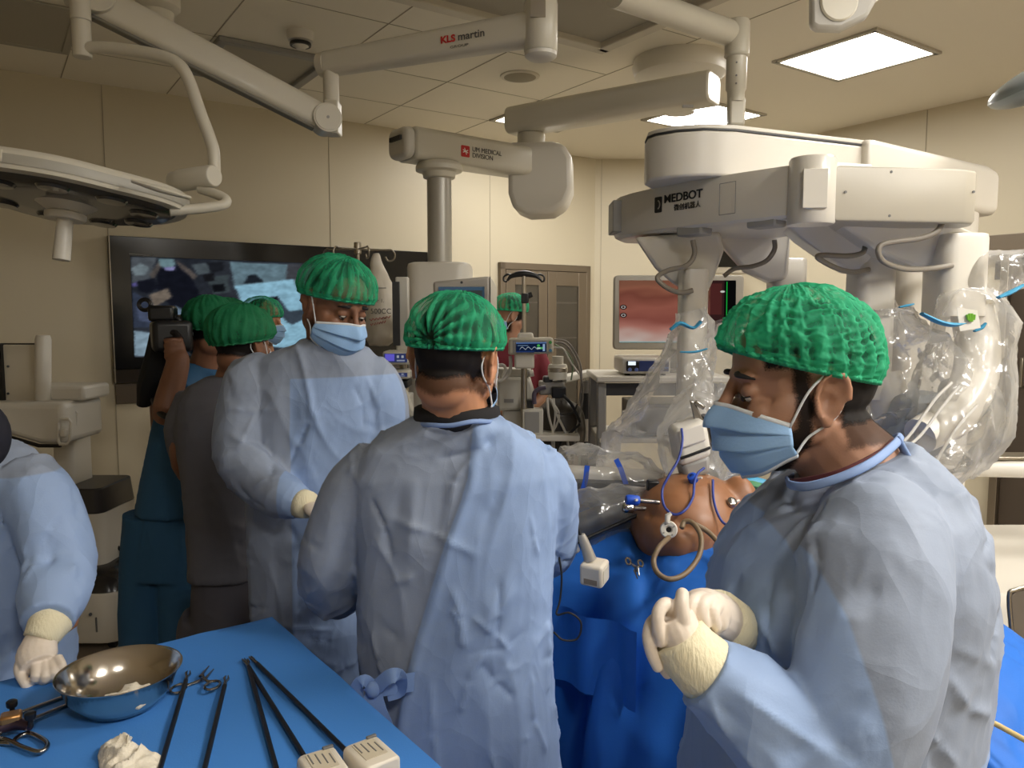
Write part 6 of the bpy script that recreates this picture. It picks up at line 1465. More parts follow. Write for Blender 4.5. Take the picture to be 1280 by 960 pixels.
        gl.tube([c+fr@V(.025, .03, 0), c+fr@V(.06, .052, -.008), c+fr@V(.09, .05, -.02)], [.011, .010, .008], 10, sub=3)
        build('glove', fuse(gl, .003, 2), M_glove, p, smooth=180)
left_man()

def edge_person():
    p = thing('person', 'gowned person cut by the left edge, gloved hand resting on the blue table', 'person', V(-1.10, 1.62, 0), 'gowned operating team')
    C = V(-1.27, 1.60, 1.52); Rm = head_rot((.35, -.8, -.35))
    b = MB(); add_head(b, C, Rm, 1.0, V(-1.24, 1.64, 1.36))
    b.loft([ering(V(-1.22, 1.66, 1.33), .07, .05), ering(V(-1.16, 1.66, 1.23), .13, .09), ering(V(-1.12, 1.66, 1.1), .13, .09), ering(V(-1.12, 1.66, .9), .14, .10)])
    for k in (-1, 1): b.tube([V(-1.17+.08*k, 1.66, .95), V(-1.17+.09*k, 1.66, .5), V(-1.17+.1*k, 1.68, .08)], [.075, .06, .045], 14, sub=4); b.ell(V(-1.12+.12*k, 1.62, .045), (.05, .12, .042))
    b.tube([at(24, 610, 1.62), at(66, 700, 1.60), at(58, 785, 1.44)], [.045, .04, .028], 12, sub=4)
    b.tube([V(-1.32, 1.62, 1.34), V(-1.38, 1.56, 1.1), V(-1.22, 1.42, 1.0)], [.045, .04, .03], 12, sub=4)
    me = fuse(b, .006, 4); build('body', me, M_skinB, p, smooth=180)
    skin_patch('hair', me, C, Rm, 1, lambda q: (q[:, 2] > .045-.3*np.clip(.06-q[:, 0], 0, .28)) & (q[:, 0] < .06), M_hair, p, .004)
    cap(p, C, Rm, 1.0, seed=9, n1=100, n2=36, m=M_cap2, mband=M_capband2); mask(p, C, Rm, 1.0)
    hairm = MB().ell(at(-26, 545, 1.56), (.06, .05, .075)); me2 = fuse(hairm, .006, 1); build('dark_scarf', me2, mat('scarf_dark', (22, 22, 34), .8), p, smooth=180)
    rows = [(546, -120, -30, 1.62, .07), (560, -140, 16, 1.63, .10), (582, -150, 48, 1.64, .125), (610, -160, 66, 1.65, .14), (680, -160, 72, 1.65, .145), (760, -150, 82, 1.64, .15), (860, -150, 80, 1.64, .155), (1000, -150, 84, 1.64, .16), (1120, -150, 86, 1.64, .165)]
    g = MB(); g.loft(sil(rows, e=2.4))
    sleeve_pts(g, [at(26, 594, 1.62), at(50, 622, 1.60), at(68, 668, 1.58), at(75, 708, 1.56), at(68, 745, 1.50), at(60, 778, 1.44)], [.065, .072, .070, .068, .066, .05], 24, 6)
    sleeve_pts(g, [V(-1.30, 1.62, 1.36), V(-1.37, 1.58, 1.18), V(-1.33, 1.5, 1.06), V(-1.22, 1.42, 1.0)], [.07, .078, .07, .05], 20, 5)
    me = fuse(g, .0072, 3); q = lambda x, y, Y=1.5: np.array(at(x, y, Y))
    def ex(c, n):
        d = np.zeros(len(c))
        for (a, e, w, am) in ((q(68, 600), q(60, 740), .014, -.016), (q(110, 690), q(60, 745), .012, .010), (q(118, 700), q(70, 760), .010, -.008), (q(100, 725), q(52, 755), .010, .009), (q(100, 750), q(48, 765), .008, -.008), (q(95, 760), q(50, 775), .008, .007), (q(80, 640), q(66, 700), .014, .007), (q(30, 620), q(36, 800), .02, .005)):
            d = d+crease(c, a, e, w, am)
        return d
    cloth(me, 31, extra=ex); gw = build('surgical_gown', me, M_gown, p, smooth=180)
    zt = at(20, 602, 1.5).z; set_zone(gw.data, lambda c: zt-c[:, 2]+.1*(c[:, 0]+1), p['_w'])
    build('cuff', MB().tube([at(64, 776, 1.45), at(58, 786, 1.435), at(50, 800, 1.42)], [.040, .036, .031], 20, sub=3), M_cuff, p, smooth=180)
    gl = MB(); F = lambda *a: [at(*q_) for q_ in a]
    gl.tube([at(52, 796, 1.425), at(46, 818, 1.40), at(48, 832, 1.38)], [.029, .036, .030], 18, sub=3, flat=.75)
    fingers(gl, [(F((32, 818, 1.40), (24, 836, 1.375), (31, 853, 1.36), (36, 860, 1.362)), .0098), (F((46, 828, 1.385), (45, 845, 1.36), (43, 852, 1.375)), .0098), (F((56, 830, 1.385), (57, 846, 1.362), (54, 853, 1.375)), .0096), (F((65, 828, 1.39), (68, 842, 1.368), (64, 849, 1.38)), .0092), (F((72, 822, 1.395), (78, 834, 1.378), (74, 842, 1.385)), .0084)])
    build('glove', fuse(gl, .0022, 2), M_glove, p, smooth=180)
    build('cuff', MB().tube([V(-1.22, 1.42, 1.0), V(-1.19, 1.40, .985)], [.036, .032], 18), M_cuff, p, smooth=180)
    gl = MB(); c = V(-1.19, 1.40, .985); fr = frame((.7, -.6, -.2)); gl.ell(c+fr@V(.045, 0, 0), (.05, .036, .017), fr)
    for k in range(4): gl.tube([c+fr@V(.08, -.027+.018*k, 0), c+fr@V(.12, -.026+.017*k, -.008), c+fr@V(.14, -.024+.016*k, -.02)], [.0095, .009, .0078], 10, sub=3)
    gl.tube([c+fr@V(.025, .03, 0), c+fr@V(.06, .052, -.004), c+fr@V(.09, .05, -.01)], [.011, .010, .008], 10, sub=3)
    build('glove', fuse(gl, .003, 2), M_glove, p, smooth=180)
edge_person()
# ------------------------------------------------------------------ people further back
M_scrub = mat('scrub_teal', (42, 88, 126), .8, bump=.06, bscale=220)
M_scrubg = mat('scrub_grey', (96, 96, 104), .8, bump=.06, bscale=220)
M_maroon = mat('shirt_maroon', (110, 30, 44), .8, bump=.05, bscale=200)
def garment(name, pieces, voxel, seed, m, parent, extra=None, fold=.006, N=30):
    g = MB()
    for kind, a in pieces:
        if kind == 'loft': g.loft(a)
        else: g.tube(a[0], a[1], 20, True, 0, 5)
    me = fuse(g, voxel, 3); cloth(me, seed, .004, fold, .0008, extra=extra, N=N, camp=.004); return build(name, me, m, parent, smooth=180)
def grey_man():
    Y = 2.62; px_ = lambda x, y: at(x, y, Y)
    p = thing('person', 'person in dark grey scrubs with a green cap, back to the camera beside the display', 'person', V(px_(285, 600).x, Y, 0), 'onlookers in scrubs')
    C = Vector(at(303, 430, Y)); Rm = head_rot((.45, 1, -.12))
    b = MB(); add_head(b, C, Rm, 1.0, at(294, 476, Y+.01), thick=1.08)
    b.loft([ering(at(288, 484, Y), .10, .07), ering(at(286, 520, Y), .16, .09), ering(at(284, 620, Y), .13, .09), ering(at(284, 720, Y), .13, .10)])
    for k in (-1, 1): b.tube([at(284+22*k, 730, Y), V(at(284, 700, Y).x+.075*k, Y, .5), V(at(284, 700, Y).x+.09*k, Y, .08)], [.06, .05, .04], 14, sub=4); b.ell(V(at(284, 700, Y).x+.12*k, Y+.06, .045), (.05, .12, .042))
    for k in (-1, 1): b.tube([at(286+52*k, 500, Y), at(286+58*k, 580, Y+.03), at(290+30*k, 610, Y+.25)], [.045, .038, .03], 12, sub=4); b.ell(at(290+26*k, 612, Y+.31), (.03, .06, .03))
    me = fuse(b, .0055, 4); build('body', me, M_skinC, p, smooth=180)
    skin_patch('hair', me, C, Rm, 1, lambda q: (q[:, 0] < .03) & (q[:, 2] > -.05) & ~((np.abs(q[:, 1]) > .070) & (q[:, 2] < .035)), M_hair, p, .003)
    cap(p, C, Rm, 1.0, zf=.04, zb=-.012, puff=(1.10, 1.14, 1.02), seed=12, K=22, amp=.0035, n1=150, n2=50, m=M_cap2, mband=M_capband2); mask(p, C, Rm, 1.0)
    rows = [(470, 262, 324, Y, .075), (482, 236, 336, Y, .10), (500, 226, 342, Y, .12), (540, 220, 346, Y, .13), (600, 230, 342, Y, .135), (650, 238, 334, Y, .14), (700, 240, 330, Y, .15), (716, 240, 330, Y, .152)]
    garment('scrub_top', [('loft', sil(rows)), ('tube', ([at(242, 496, Y), at(230, 540, Y+.02), at(236, 580, Y+.1)], [.06, .065, .055])), ('tube', ([at(330, 496, Y), at(342, 540, Y+.02), at(334, 580, Y+.1)], [.06, .065, .055]))], .008, 41, M_scrubg, p,
        lambda c, n: crease(c, at(240, 660, 2.5), at(330, 690, 2.5), .012, -.010)+crease(c, at(250, 640, 2.5), at(325, 668, 2.5), .012, .010))
    tr = sil([(690, 246, 326, Y, .13), (740, 244, 328, Y, .13), (800, 242, 330, Y, .12), (840, 242, 330, Y, .115)])
    legs = [('loft', tr)]
    for k in (-1, 1): legs.append(('tube', ([at(286+24*k, 780, Y), V(at(286, 700, Y).x+.1*k, Y, .45), V(at(286, 700, Y).x+.11*k, Y, .07)], [.105, .09, .08])))
    garment('trousers', legs, .009, 43, mat('scrub_trousers', (82, 80, 88), .85), p)
    build('collar', MB().tube([at(x, y, Y+d) for x, y, d in ((266, 476, 0), (280, 473, -.06), (296, 472, -.08), (312, 474, -.06), (322, 478, 0))], .006, 8, sub=5), M_black, p, smooth=180)
grey_man()
def camera_man():
    Y = 3.05
    p = thing('person', 'person in teal scrubs holding a video camera up towards the display', 'person', V(at(215, 600, Y).x, Y, 0), 'onlookers in scrubs')
    C = Vector(at(262, 413, Y)); Rm = head_rot((-.55, .85, -.1))
    b = MB(); add_head(b, C, Rm, 1.0, at(256, 462, Y), thick=1.05)
    b.loft([ering(at(244, 470, Y), .10, .07), ering(at(236, 500, Y), .15, .09), ering(at(228, 570, Y), .11, .09), ering(at(222, 650, Y), .10, .09)])
    b.tube([at(236, 474, Y-.06), at(208, 516, Y-.28), at(222, 456, Y-.22), at(222, 440, Y-.20)], [.05, .05, .042, .032], 14, sub=5)
    b.tube([at(272, 480, Y), at(262, 540, Y+.1), at(232, 470, Y+.22)], [.045, .04, .03], 12, sub=4)
    bx = at(205, 700, Y).x
    for k in (-1, 1): b.tube([V(bx+.03+.05*k, Y, .92), V(bx-.0+.07*k, Y, .5), V(bx-.02+.085*k, Y, .08)], [.06, .05, .04], 14, sub=4); b.ell(V(bx-.02+.1*k, Y+.07, .045), (.05, .12, .042))
    hand = at(220, 436, Y-.20)
    b.ell(hand, (.035, .025, .045))
    for k in range(4): b.tube([hand+V(.02, -.01, .03-.02*k), hand+V(.0, -.035, .035-.02*k), hand+V(-.03, -.03, .03-.02*k)], [.0105, .01, .009], 10, sub=3)
    b.tube([hand+V(.02, 0, .03), hand+V(-.005, .01, .06), hand+V(-.03, .01, .055)], [.011, .010, .009], 10, sub=3)
    me = fuse(b, .0055, 4); build('body', me, M_skinC, p, smooth=180)
    skin_patch('hair', me, C, Rm, 1, lambda q: (q[:, 0] < .0) & (q[:, 2] > -.045), M_hair, p, .003)
    cap(p, C, Rm, 1.0, zf=.04, zb=-.01, puff=(1.10, 1.12, 1.02), seed=14, K=22, amp=.0035, n1=120, n2=44, m=M_cap2, mband=M_capband2); mask(p, C, Rm, 1.0)
    rows = [(458, 236, 272, Y, .07), (468, 214, 285, Y, .09), (490, 204, 288, Y, .115), (540, 192, 280, Y, .125), (600, 180, 268, Y, .13), (630, 175, 262, Y, .135), (640, 174, 260, Y, .138)]
    garment('scrub_top', [('loft', sil(rows)), ('tube', ([at(240, 470, Y-.04), at(230, 486, Y-.12), at(222, 496, Y-.19)], [.066, .068, .064])), ('tube', ([at(270, 478, Y), at(270, 510, Y+.05)], [.06, .06]))], .009, 45, M_scrub, p, N=20)
    tr = sil([(620, 182, 254, Y, .12), (680, 174, 252, Y, .12), (720, 170, 250, Y, .115)]); legs = [('loft', tr)]
    for k in (-1, 1): legs.append(('tube', ([V(bx+.03+.075*k, Y, .80), V(bx-.0+.08*k-.01, Y, .5), V(bx-.02+.09*k, Y, .07)], [.105, .092, .085])))
    garment('trousers', legs, .009, 47, M_scrub, p, N=20)
    build('arm_strap', MB().tube([at(192, 500, Y-.18), at(198, 514, Y-.30), at(210, 521, Y-.34), at(224, 516, Y-.31)], .012, 8, sub=5), M_black, p, smooth=180)
    # the camera in his hand
    cY = Y-.12
    c = thing('video_camera', 'black video camera with a ring-shaped eyepiece raised before the display', 'camera', at(208, 432, cY))
    build('body', MB().box(at(214, 420, cY), (.14, .17, .12), rotz(.5)), M_black, c, .02, seg=3); build('lens_barrel', MB().tube([at(222, 410, cY+.05), at(228, 408, cY+.24)], [.045, .05], 20), M_black, c)
    build('top_unit', MB().box(at(204, 392, cY), (.09, .14, .06), rotz(.3)), M_black, c, .012); build('carry_handle', MB().tube([at(198, 404, cY), at(206, 395, cY), at(222, 398, cY), at(226, 408, cY)], .012, 10, sub=4), M_black, c)
    e = at(181, 381, cY-.02); build('eyepiece', MB().tube([e+V(.022*math.cos(a), 0, .020*math.sin(a)) for a in (2*PI*k/20 for k in range(21))], .008, 8), M_black, c); build('eyepiece_arm', MB().tube([at(186, 384, cY-.02), at(198, 388, cY)], .010, 8), M_black, c)
    build('side_screen', MB().box(at(243, 404, cY+.12), (.11, .02, .03), rotz(.3)@Matrix.Rotation(-.35, 3, 'Y')), M_blackg, c, .004)
    build('shoulder_pad', MB().tube([at(200, 420, cY+.05), at(196, 450, cY+.03), at(186, 480, cY+.04), at(180, 505, cY+.06)], [.05, .06, .055, .035], 12, sub=4, flat=.7), mat('camera_bag_black', (16, 15, 16), .8), c)
camera_man()
def onlooker(label, x, y, Y, fwd, sc, xl, xr, ys, m, seed, capm=None, band=None, skin=None, zf=.04, zb=-.012, hair=True):
    p = thing('person', label, 'person', V(at((xl+xr)/2, 600, Y).x, Y, 0), 'onlookers in scrubs')
    C = Vector(at(x, y, Y)); Rm = head_rot(fwd); b = MB(); mid = (xl+xr)/2; bx = at(mid, 600, Y).x
    zs = at(mid, ys, Y).z
    add_head(b, C, Rm, sc, V(bx*.5+C.x*.5, Y+.02, zs+.02), thick=1.05)
    b.loft([ering(V(bx, Y+.02, z), w, d) for z, w, d in ((zs+.01, .09, .07), (zs-.08, .15, .09), (zs-.4, .13, .09), (zs-.65, .14, .1))])
    for k in (-1, 1):
        b.tube([V(bx+.08*k, Y+.02, zs-.6), V(bx+.09*k, Y+.02, .5), V(bx+.1*k, Y+.02, .08)], [.075, .055, .04], 12, sub=4); b.ell(V(bx+.1*k, Y-.04, .045), (.05, .12, .042))
        b.tube([V(bx+.18*k, Y+.02, zs-.07), V(bx+.21*k, Y+.0, zs-.34), V(bx+.10*k, Y-.14, zs-.42)], [.045, .038, .028], 12, sub=4); b.ell(V(bx+.06*k, Y-.18, zs-.43), (.05, .04, .025))
    me = fuse(b, .006, 4); build('body', me, skin or M_skinC, p, smooth=180)
    if hair: skin_patch('hair', me, C, Rm, sc, lambda q: (q[:, 0] < .02) & (q[:, 2] > -.045) & ~((np.abs(q[:, 1]) > .070) & (q[:, 2] < .035)), M_hair, p, .003)
    skin_patch('beard', me, C, Rm, sc, lambda q: (q[:, 0] > .0) & (q[:, 2] < -.03) & (q[:, 2] > -.11), M_beard, p, .002) if hair else None
    cap(p, C, Rm, sc, zf=zf, zb=zb, puff=(1.06, 1.10, 1.02), seed=seed, K=22, amp=.0035, n1=110, n2=40, m=capm or M_cap2, mband=band or M_capband2); mask(p, C, Rm, sc)
    top = [('loft', [ering(V(bx, Y+.02, z), w, d) for z, w, d in ((zs+.0, .10, .08), (zs-.03, .16, .10), (zs-.10, .20, .12), (zs-.4, .18, .125), (zs-.68, .19, .13))])]
    for k in (-1, 1): top.append(('tube', ([V(bx+.17*k, Y+.02, zs-.07), V(bx+.215*k, Y+.01, zs-.2), V(bx+.22*k, Y, zs-.28)], [.06, .065, .06])))
    garment('scrub_top', top, .010, seed+60, m, p, N=16)
    legs = [('loft', [ering(V(bx, Y+.02, z), w, d) for z, w, d in ((zs-.62, .165, .115), (zs-.8, .17, .12))])]
    for k in (-1, 1): legs.append(('tube', ([V(bx+.085*k, Y+.02, zs-.72), V(bx+.09*k, Y+.02, .45), V(bx+.1*k, Y+.02, .07)], [.1, .085, .075])))
    garment('trousers', legs, .010, seed+61, m, p, N=10)
    return p
onlooker('person in a green cap between the cameraman and the grey-clad person, mostly hidden', 287, 410, 3.55, (.5, .8, -.1), 1.0, 246, 330, 462, mat('scrub_dark', (40, 44, 54), .8), 16)
onlooker('smaller masked person in a green cap facing right by the display, far behind', 329, 402, 4.25, (.95, -.2, -.1), 1.0, 292, 362, 446, M_scrub, 18, M_cap, M_capband, M_skinB)
def maroon():
    p = onlooker('masked man in a dark red shirt and green cap standing by the cupboard', 636, 394, 5.0, (-.95, -.25, -.1), 1.03, 604, 672, 428, M_maroon, 20, M_cap, M_capband, M_skinA, .045, .01)
maroon()
# ------------------------------------------------------------------ instruments at the patient, robot end modules and clear drapes
def clear_mat(name, base=.16, rough=.10, gl=.22, seed=0):
    m = bpy.data.materials.new(name); m.use_nodes = True; nt = m.node_tree; L = nt.links; nt.nodes.clear(); N = nt.nodes.new
    out = N('ShaderNodeOutputMaterial'); tr = N('ShaderNodeBsdfTransparent'); g = N('ShaderNodeBsdfGlossy'); d = N('ShaderNodeBsdfDiffuse'); tl = N('ShaderNodeBsdfTranslucent')
    g.inputs['Roughness'].default_value = rough; g.inputs[0].default_value = (1, 1, 1, 1)
    for q in (d, tl): q.inputs[0].default_value = (.88, .87, .84, 1)
    tc = N('ShaderNodeTexCoord'); n = N('ShaderNodeTexNoise'); n.inputs['Scale'].default_value = 9; n.inputs['Detail'].default_value = 3; n.inputs['Distortion'].default_value = 1.2; L.new(tc.outputs['Object'], n.inputs['Vector'])
    bp = N('ShaderNodeBump'); bp.inputs['Strength'].default_value = .45; bp.inputs['Distance'].default_value = .02; L.new(n.outputs[0], bp.inputs['Height']); L.new(bp.outputs[0], g.inputs['Normal'])
    mx = N('ShaderNodeMixShader'); mx.inputs[0].default_value = .5; L.new(d.outputs[0], mx.inputs[1]); L.new(tl.outputs[0], mx.inputs[2])
    lw = N('ShaderNodeLayerWeight'); lw.inputs[0].default_value = .3
    ma = N('ShaderNodeMath'); ma.operation = 'MULTIPLY_ADD'; ma.inputs[1].default_value = .55; ma.inputs[2].default_value = base; ma.use_clamp = True; L.new(lw.outputs['Facing'], ma.inputs[0])
    a = N('ShaderNodeMixShader'); L.new(ma.outputs[0], a.inputs[0]); L.new(tr.outputs[0], a.inputs[1]); L.new(mx.outputs[0], a.inputs[2])
    b = N('ShaderNodeMixShader'); fr = N('ShaderNodeFresnel'); fr.inputs[0].default_value = 1.35; L.new(bp.outputs[0], fr.inputs['Normal'])
    mb_ = N('ShaderNodeMath'); mb_.operation = 'MULTIPLY_ADD'; mb_.inputs[1].default_value = .7; mb_.inputs[2].default_value = gl*.2; mb_.use_clamp = True; L.new(fr.outputs[0], mb_.inputs[0])
    L.new(mb_.outputs[0], b.inputs[0]); L.new(a.outputs[0], b.inputs[1]); L.new(g.outputs[0], b.inputs[2]); L.new(b.outputs[0], out.inputs[0]); return m
M_film = clear_mat('clear_drape_film', .13, .14)
M_tape = mat('drape_tape_blue', (60, 150, 190), .5); M_strap = mat('strap_blue', (30, 80, 190), .5)
M_cabb = mat('cable_blue', (44, 62, 140), .45); M_hose = mat('hose_tan', (120, 100, 74), .5)
def film_tube(parent, name, pts, rr, seed, amp=.03, n=72, sub=14, flat=1.0, folds=7):
    m = MB(); P_ = [Vector(at(*q)) if len(q) == 3 else q for q in pts]; m.tube(P_, rr, n, False, 0, sub, flat)
    me = m.mesh()
    def fn(c, q):
        d = amp*1.3*nz(c, 3.5, seed)+amp*.8*(sharp(c, (9, 9, 3), seed+2))+amp*.24*sharp(c, (19, 19, 9), seed+4)
        d += rand_creases(c, q, seed, 26, amp*.42, .15, .5)
        return d
    displace(me, fn); return build(name, me, M_film, parent, smooth=50)
def drapes():
    d = thing('clear_drape', 'crumpled clear plastic drape over the robot arms left of the profile man', 'plastic drape', at(830, 600, 2.2), 'clear robot drapes')
    film_tube(d, 'arm_sleeve', [(862, 388, 2.34), (866, 408, 2.34), (862, 440, 2.34), (850, 480, 2.32), (838, 530, 2.3), (822, 575, 2.28), (800, 612, 2.24)], [.045, .06, .07, .10, .155, .19, .16], 2, .022)
    film_tube(d, 'arm_sleeve', [(905, 400, 2.38), (915, 440, 2.36), (905, 500, 2.3), (880, 560, 2.22), (868, 600, 2.12)], [.06, .09, .12, .13, .07], 5, .024)
    film_tube(d, 'side_skirt', [(700, 588, 2.2), (730, 592, 2.16), (780, 600, 2.12), (826, 612, 2.08)], [.06, .085, .085, .06], 8, .018)
    film_tube(d, 'side_skirt', [(690, 660, 2.02), (720, 652, 2.0), (770, 640, 2.0), (818, 628, 2.0)], [.04, .07, .07, .04], 9, .014)
    build('tape_band', MB().tube([at(x, y, 2.24) for x, y in ((838, 412), (850, 404), (866, 410), (876, 402))], [.012, .016, .012, .014], 8, sub=4, flat=.4), M_tape, d); build('tape_band', MB().tube([at(x, y, 2.22) for x, y in ((850, 440), (868, 440), (884, 436))], [.006, .009, .006], 8, sub=4, flat=.4), M_tape, d)
    e = thing('clear_drape', 'crumpled clear plastic drape over the robot arms behind the profile man', 'plastic drape', at(1180, 600, 2.2), 'clear robot drapes')
    film_tube(e, 'arm_sleeve', [(1100, 362, 2.4), (1098, 390, 2.42), (1105, 430, 2.4), (1130, 480, 2.36), (1160, 530, 2.3), (1165, 580, 2.24)], [.06, .11, .15, .19, .19, .10], 12, .026)
    film_tube(e, 'arm_sleeve', [(1212, 370, 2.22), (1216, 396, 2.2), (1214, 430, 2.2), (1210, 470, 2.2), (1196, 520, 2.18), (1172, 570, 2.12), (1140, 612, 2.05)], [.07, .09, .10, .125, .14, .11, .05], 15, .024)
    film_tube(e, 'drape_end', [(1206, 352, 2.24), (1230, 345, 2.22), (1256, 340, 2.2), (1285, 334, 2.18)], [.045, .06, .06, .05], 18, .018)
    for q, r in ((((1152, 392), (1172, 402), (1190, 406), (1206, 404)), .018), (((1218, 414), (1226, 410), (1232, 404)), .012), (((1248, 372), (1262, 366), (1280, 356)), .016), (((1124, 384), (1134, 382), (1142, 380)), .01)):
        build('tape_band', MB().tube([at(x, y, 2.07) for x, y in q], [r*.7]+[r]*(len(q)-2)+[r*.6], 8, sub=4, flat=.35), M_tape, e)
    gt = mat('print_green', (110, 170, 50), .5); wl = build('printed_label', MB().prism([at(x, y, 2.06) for x, y in ((1196, 384), (1222, 388), (1226, 410), (1200, 414))], (0, .001, 0)), mat('label_clear_white', (216, 212, 202), .5), e)
    for k in range(4): build('green_mark', MB().tube([at(1209+k*3, 391+abs(k-1.5)*1.5, 2.055), at(1210+k*2.4, 403-abs(k-1.5)*2, 2.055)], .0034, 6), gt, wl)
    for q in (((1190, 478), (1168, 500), (1140, 540), (1122, 560)), ((1200, 482), (1178, 508), (1150, 545), (1128, 562)), ((1222, 506), (1200, 530), (1180, 560), (1166, 584))):
        build('hem_cord', MB().tube([at(x, y, 2.05) for x, y in q], .004, 6, sub=4), mat('hem_white', (222, 218, 208), .4), e)
drapes()
def end_module():
    d = thing('instrument_module', 'white robot instrument drive box with a black slot above the patient', 'robot instrument', at(865, 560, 2.0))
    Y = 2.0; up = (at(850, 524, Y)-at(862, 592, Y)).normalized(); X = (at(884, 528, Y)-at(838, 545, Y)).normalized(); Nn = X.cross(up).normalized()
    fr = Matrix((X, -Nn, up)).transposed(); c = Vector(at(862, 556, Y))
    build('drive_box', MB().box(c+up*.012, (.088, .11, .098), fr), M_white, d, .016, seg=3); build('front_cap', MB().box(c+up*.035+Nn*.056, (.07, .012, .05), fr), M_lacq, d, .008)
    build('black_slot', MB().box(c-up*.012+Nn*.056, (.082, .008, .007), fr), M_black, d, .002); build('lower_box', MB().box(c-up*.056, (.07, .09, .05), fr, taper=1.1), M_gray, d, .012)
    build('shaft', MB().tube([at(858, 578, Y-.02), at(866, 618, 1.94)], .0055, 12), M_shaft, d)
    lv = MB().loft([[at(x, y, Y+dy) for x, y in ((862, 500), (868, 502), (884, 534), (890, 556), (880, 552), (868, 528))] for dy in (.0, .03)]); build('steel_lever', lv, M_inst, d, .003); build('lever_tip', MB().box(at(874, 506, Y+.005), (.03, .02, .012), Matrix.Rotation(.6, 3, 'Y')), M_inst, d, .003)
    build('dark_latch', MB().box(at(888, 540, Y+.04), (.02, .05, .10), Matrix.Rotation(-.4, 3, 'Y')), M_dgray, d, .006)
end_module()
def port(label, c, ax, m1, L=.07):
    ax = Vector(ax).normalized(); fr = frame(ax) @ Matrix.Rotation(PI/2, 3, 'Y'); c = Vector(c)
    t = thing('trocar_port', label, 'trocar', c)
    build('cannula', MB().tube([c, c+ax*L], .0058, 14), M_inst, t); build('port_head', MB().lathe([(.0, L*.6), (.010, L*.6), (.0125, L*.65), (.0125, L*.95), (.009, L)], c, fr, 20), m1, t); build('tap', MB().tube([c+ax*L*.75, c+ax*L*.75+frame(ax).col[1]*.024+ZV*.006], [.004, .003], 10), M_white, t)
port('blue headed trocar port at the left of the abdomen', at(824, 628, 1.86), (-.85, -.1, .1), M_strap, .085)
port('blue headed trocar port under the white drive box', at(872, 610, 1.92), (-.35, -.4, .6), M_strap, .05)
port('steel trocar port at the right of the abdomen', at(906, 640, 1.90), (.2, -.6, .7), M_inst, .05)
port('steel trocar port half hidden in plastic, left of the abdomen', at(812, 636, 1.9), (-.9, -.1, .05), M_chrome, .07)
def valve():
    c = Vector(at(836, 662, 1.76)); t = thing('gas_valve_port', 'white round valve port with a dark hole on the abdomen', 'trocar', c)
    ax = (Vector((0, 0, CZ))-c).normalized(); fr = frame(ax) @ Matrix.Rotation(PI/2, 3, 'Y')
    build('disc', MB().lathe([(.0, -.02), (.016, -.02), (.019, -.012), (.0205, -.002), (.0205, .003), (.018, .006), (.009, .005), (.008, .0015), (0, .001)], c, fr, 28), M_white, t)
    build('hole', MB().lathe([(0, .0022), (.006, .0022), (.0062, .001)], c, fr, 16), M_black, t); build('tap', MB().tube([c+V(-.004, 0, .016), c+V(-.002, .004, .032), c+V(.006, .004, .038)], [.006, .007, .004], 10), M_white, t)
    for k in range(4): build('notch', MB().tube([c+fr@V(.014*math.cos(k*PI/2+.6), .014*math.sin(k*PI/2+.6), .0055), c+fr@V(.014*math.cos(k*PI/2+.6), .014*math.sin(k*PI/2+.6), .0068)], .0022, 8), M_gray, t)
valve()
def line(name, label, cat, pts, r, m): return tag(build(name, MB().tube([at(*q) for q in pts], r, 10, sub=7), m, None, smooth=180), label, cat)
line('gas_hose', 'tan grey gas hose looping over the abdomen and the blue drape', 'hose', [(852, 660, 1.76), (856, 652, 1.77), (866, 654, 1.76), (876, 670, 1.73), (874, 694, 1.70), (858, 716, 1.66), (838, 724, 1.64), (822, 716, 1.65), (817, 700, 1.67), (824, 684, 1.69), (836, 672, 1.74)], .0062, M_hose)
line('gas_hose', 'tan grey hose running down the right side of the abdomen', 'hose', [(868, 655, 1.78), (884, 664, 1.77), (896, 676, 1.75), (908, 692, 1.72)], .0062, M_hose)
line('blue_cable', 'thin blue cable hanging in a loop from the white drive box', 'cable', [(852, 536, 1.93), (853, 552, 1.9), (848, 574, 1.88), (836, 595, 1.86), (828, 612, 1.85), (830, 632, 1.82), (842, 643, 1.8), (856, 638, 1.8), (866, 622, 1.84), (868, 604, 1.87), (872, 592, 1.9), (880, 585, 1.92)], .0032, M_cabb)
line('blue_cable', 'thin blue cable hanging at the right of the abdomen', 'cable', [(891, 600, 1.9), (892, 624, 1.85), (898, 644, 1.82), (908, 656, 1.8), (930, 658, 1.76)], .0032, M_cabb)
line('black_cable', 'black cable drooping to the dangling white instrument housing', 'cable', [(698, 664, 1.62), (704, 654, 1.62), (714, 652, 1.62), (722, 660, 1.62), (727, 672, 1.62)], .0035, M_rubber)
line('black_cable', 'thin black cable looping down in front of the blue drape', 'cable', [(698, 690, 1.6), (702, 720, 1.6), (700, 750, 1.6), (696, 768, 1.59), (712, 766, 1.58), (726, 778, 1.58), (722, 798, 1.58), (704, 800, 1.58), (692, 790, 1.59)], .0022, M_rubber)
line('yellow_tube', 'thin yellow tube lying on the blue drape at the lower right', 'tube', [(1185, 872, 1.34), (1215, 890, 1.33), (1250, 908, 1.3), (1290, 930, 1.26)], .005, mat('tube_yellow', (196, 170, 110), .5))
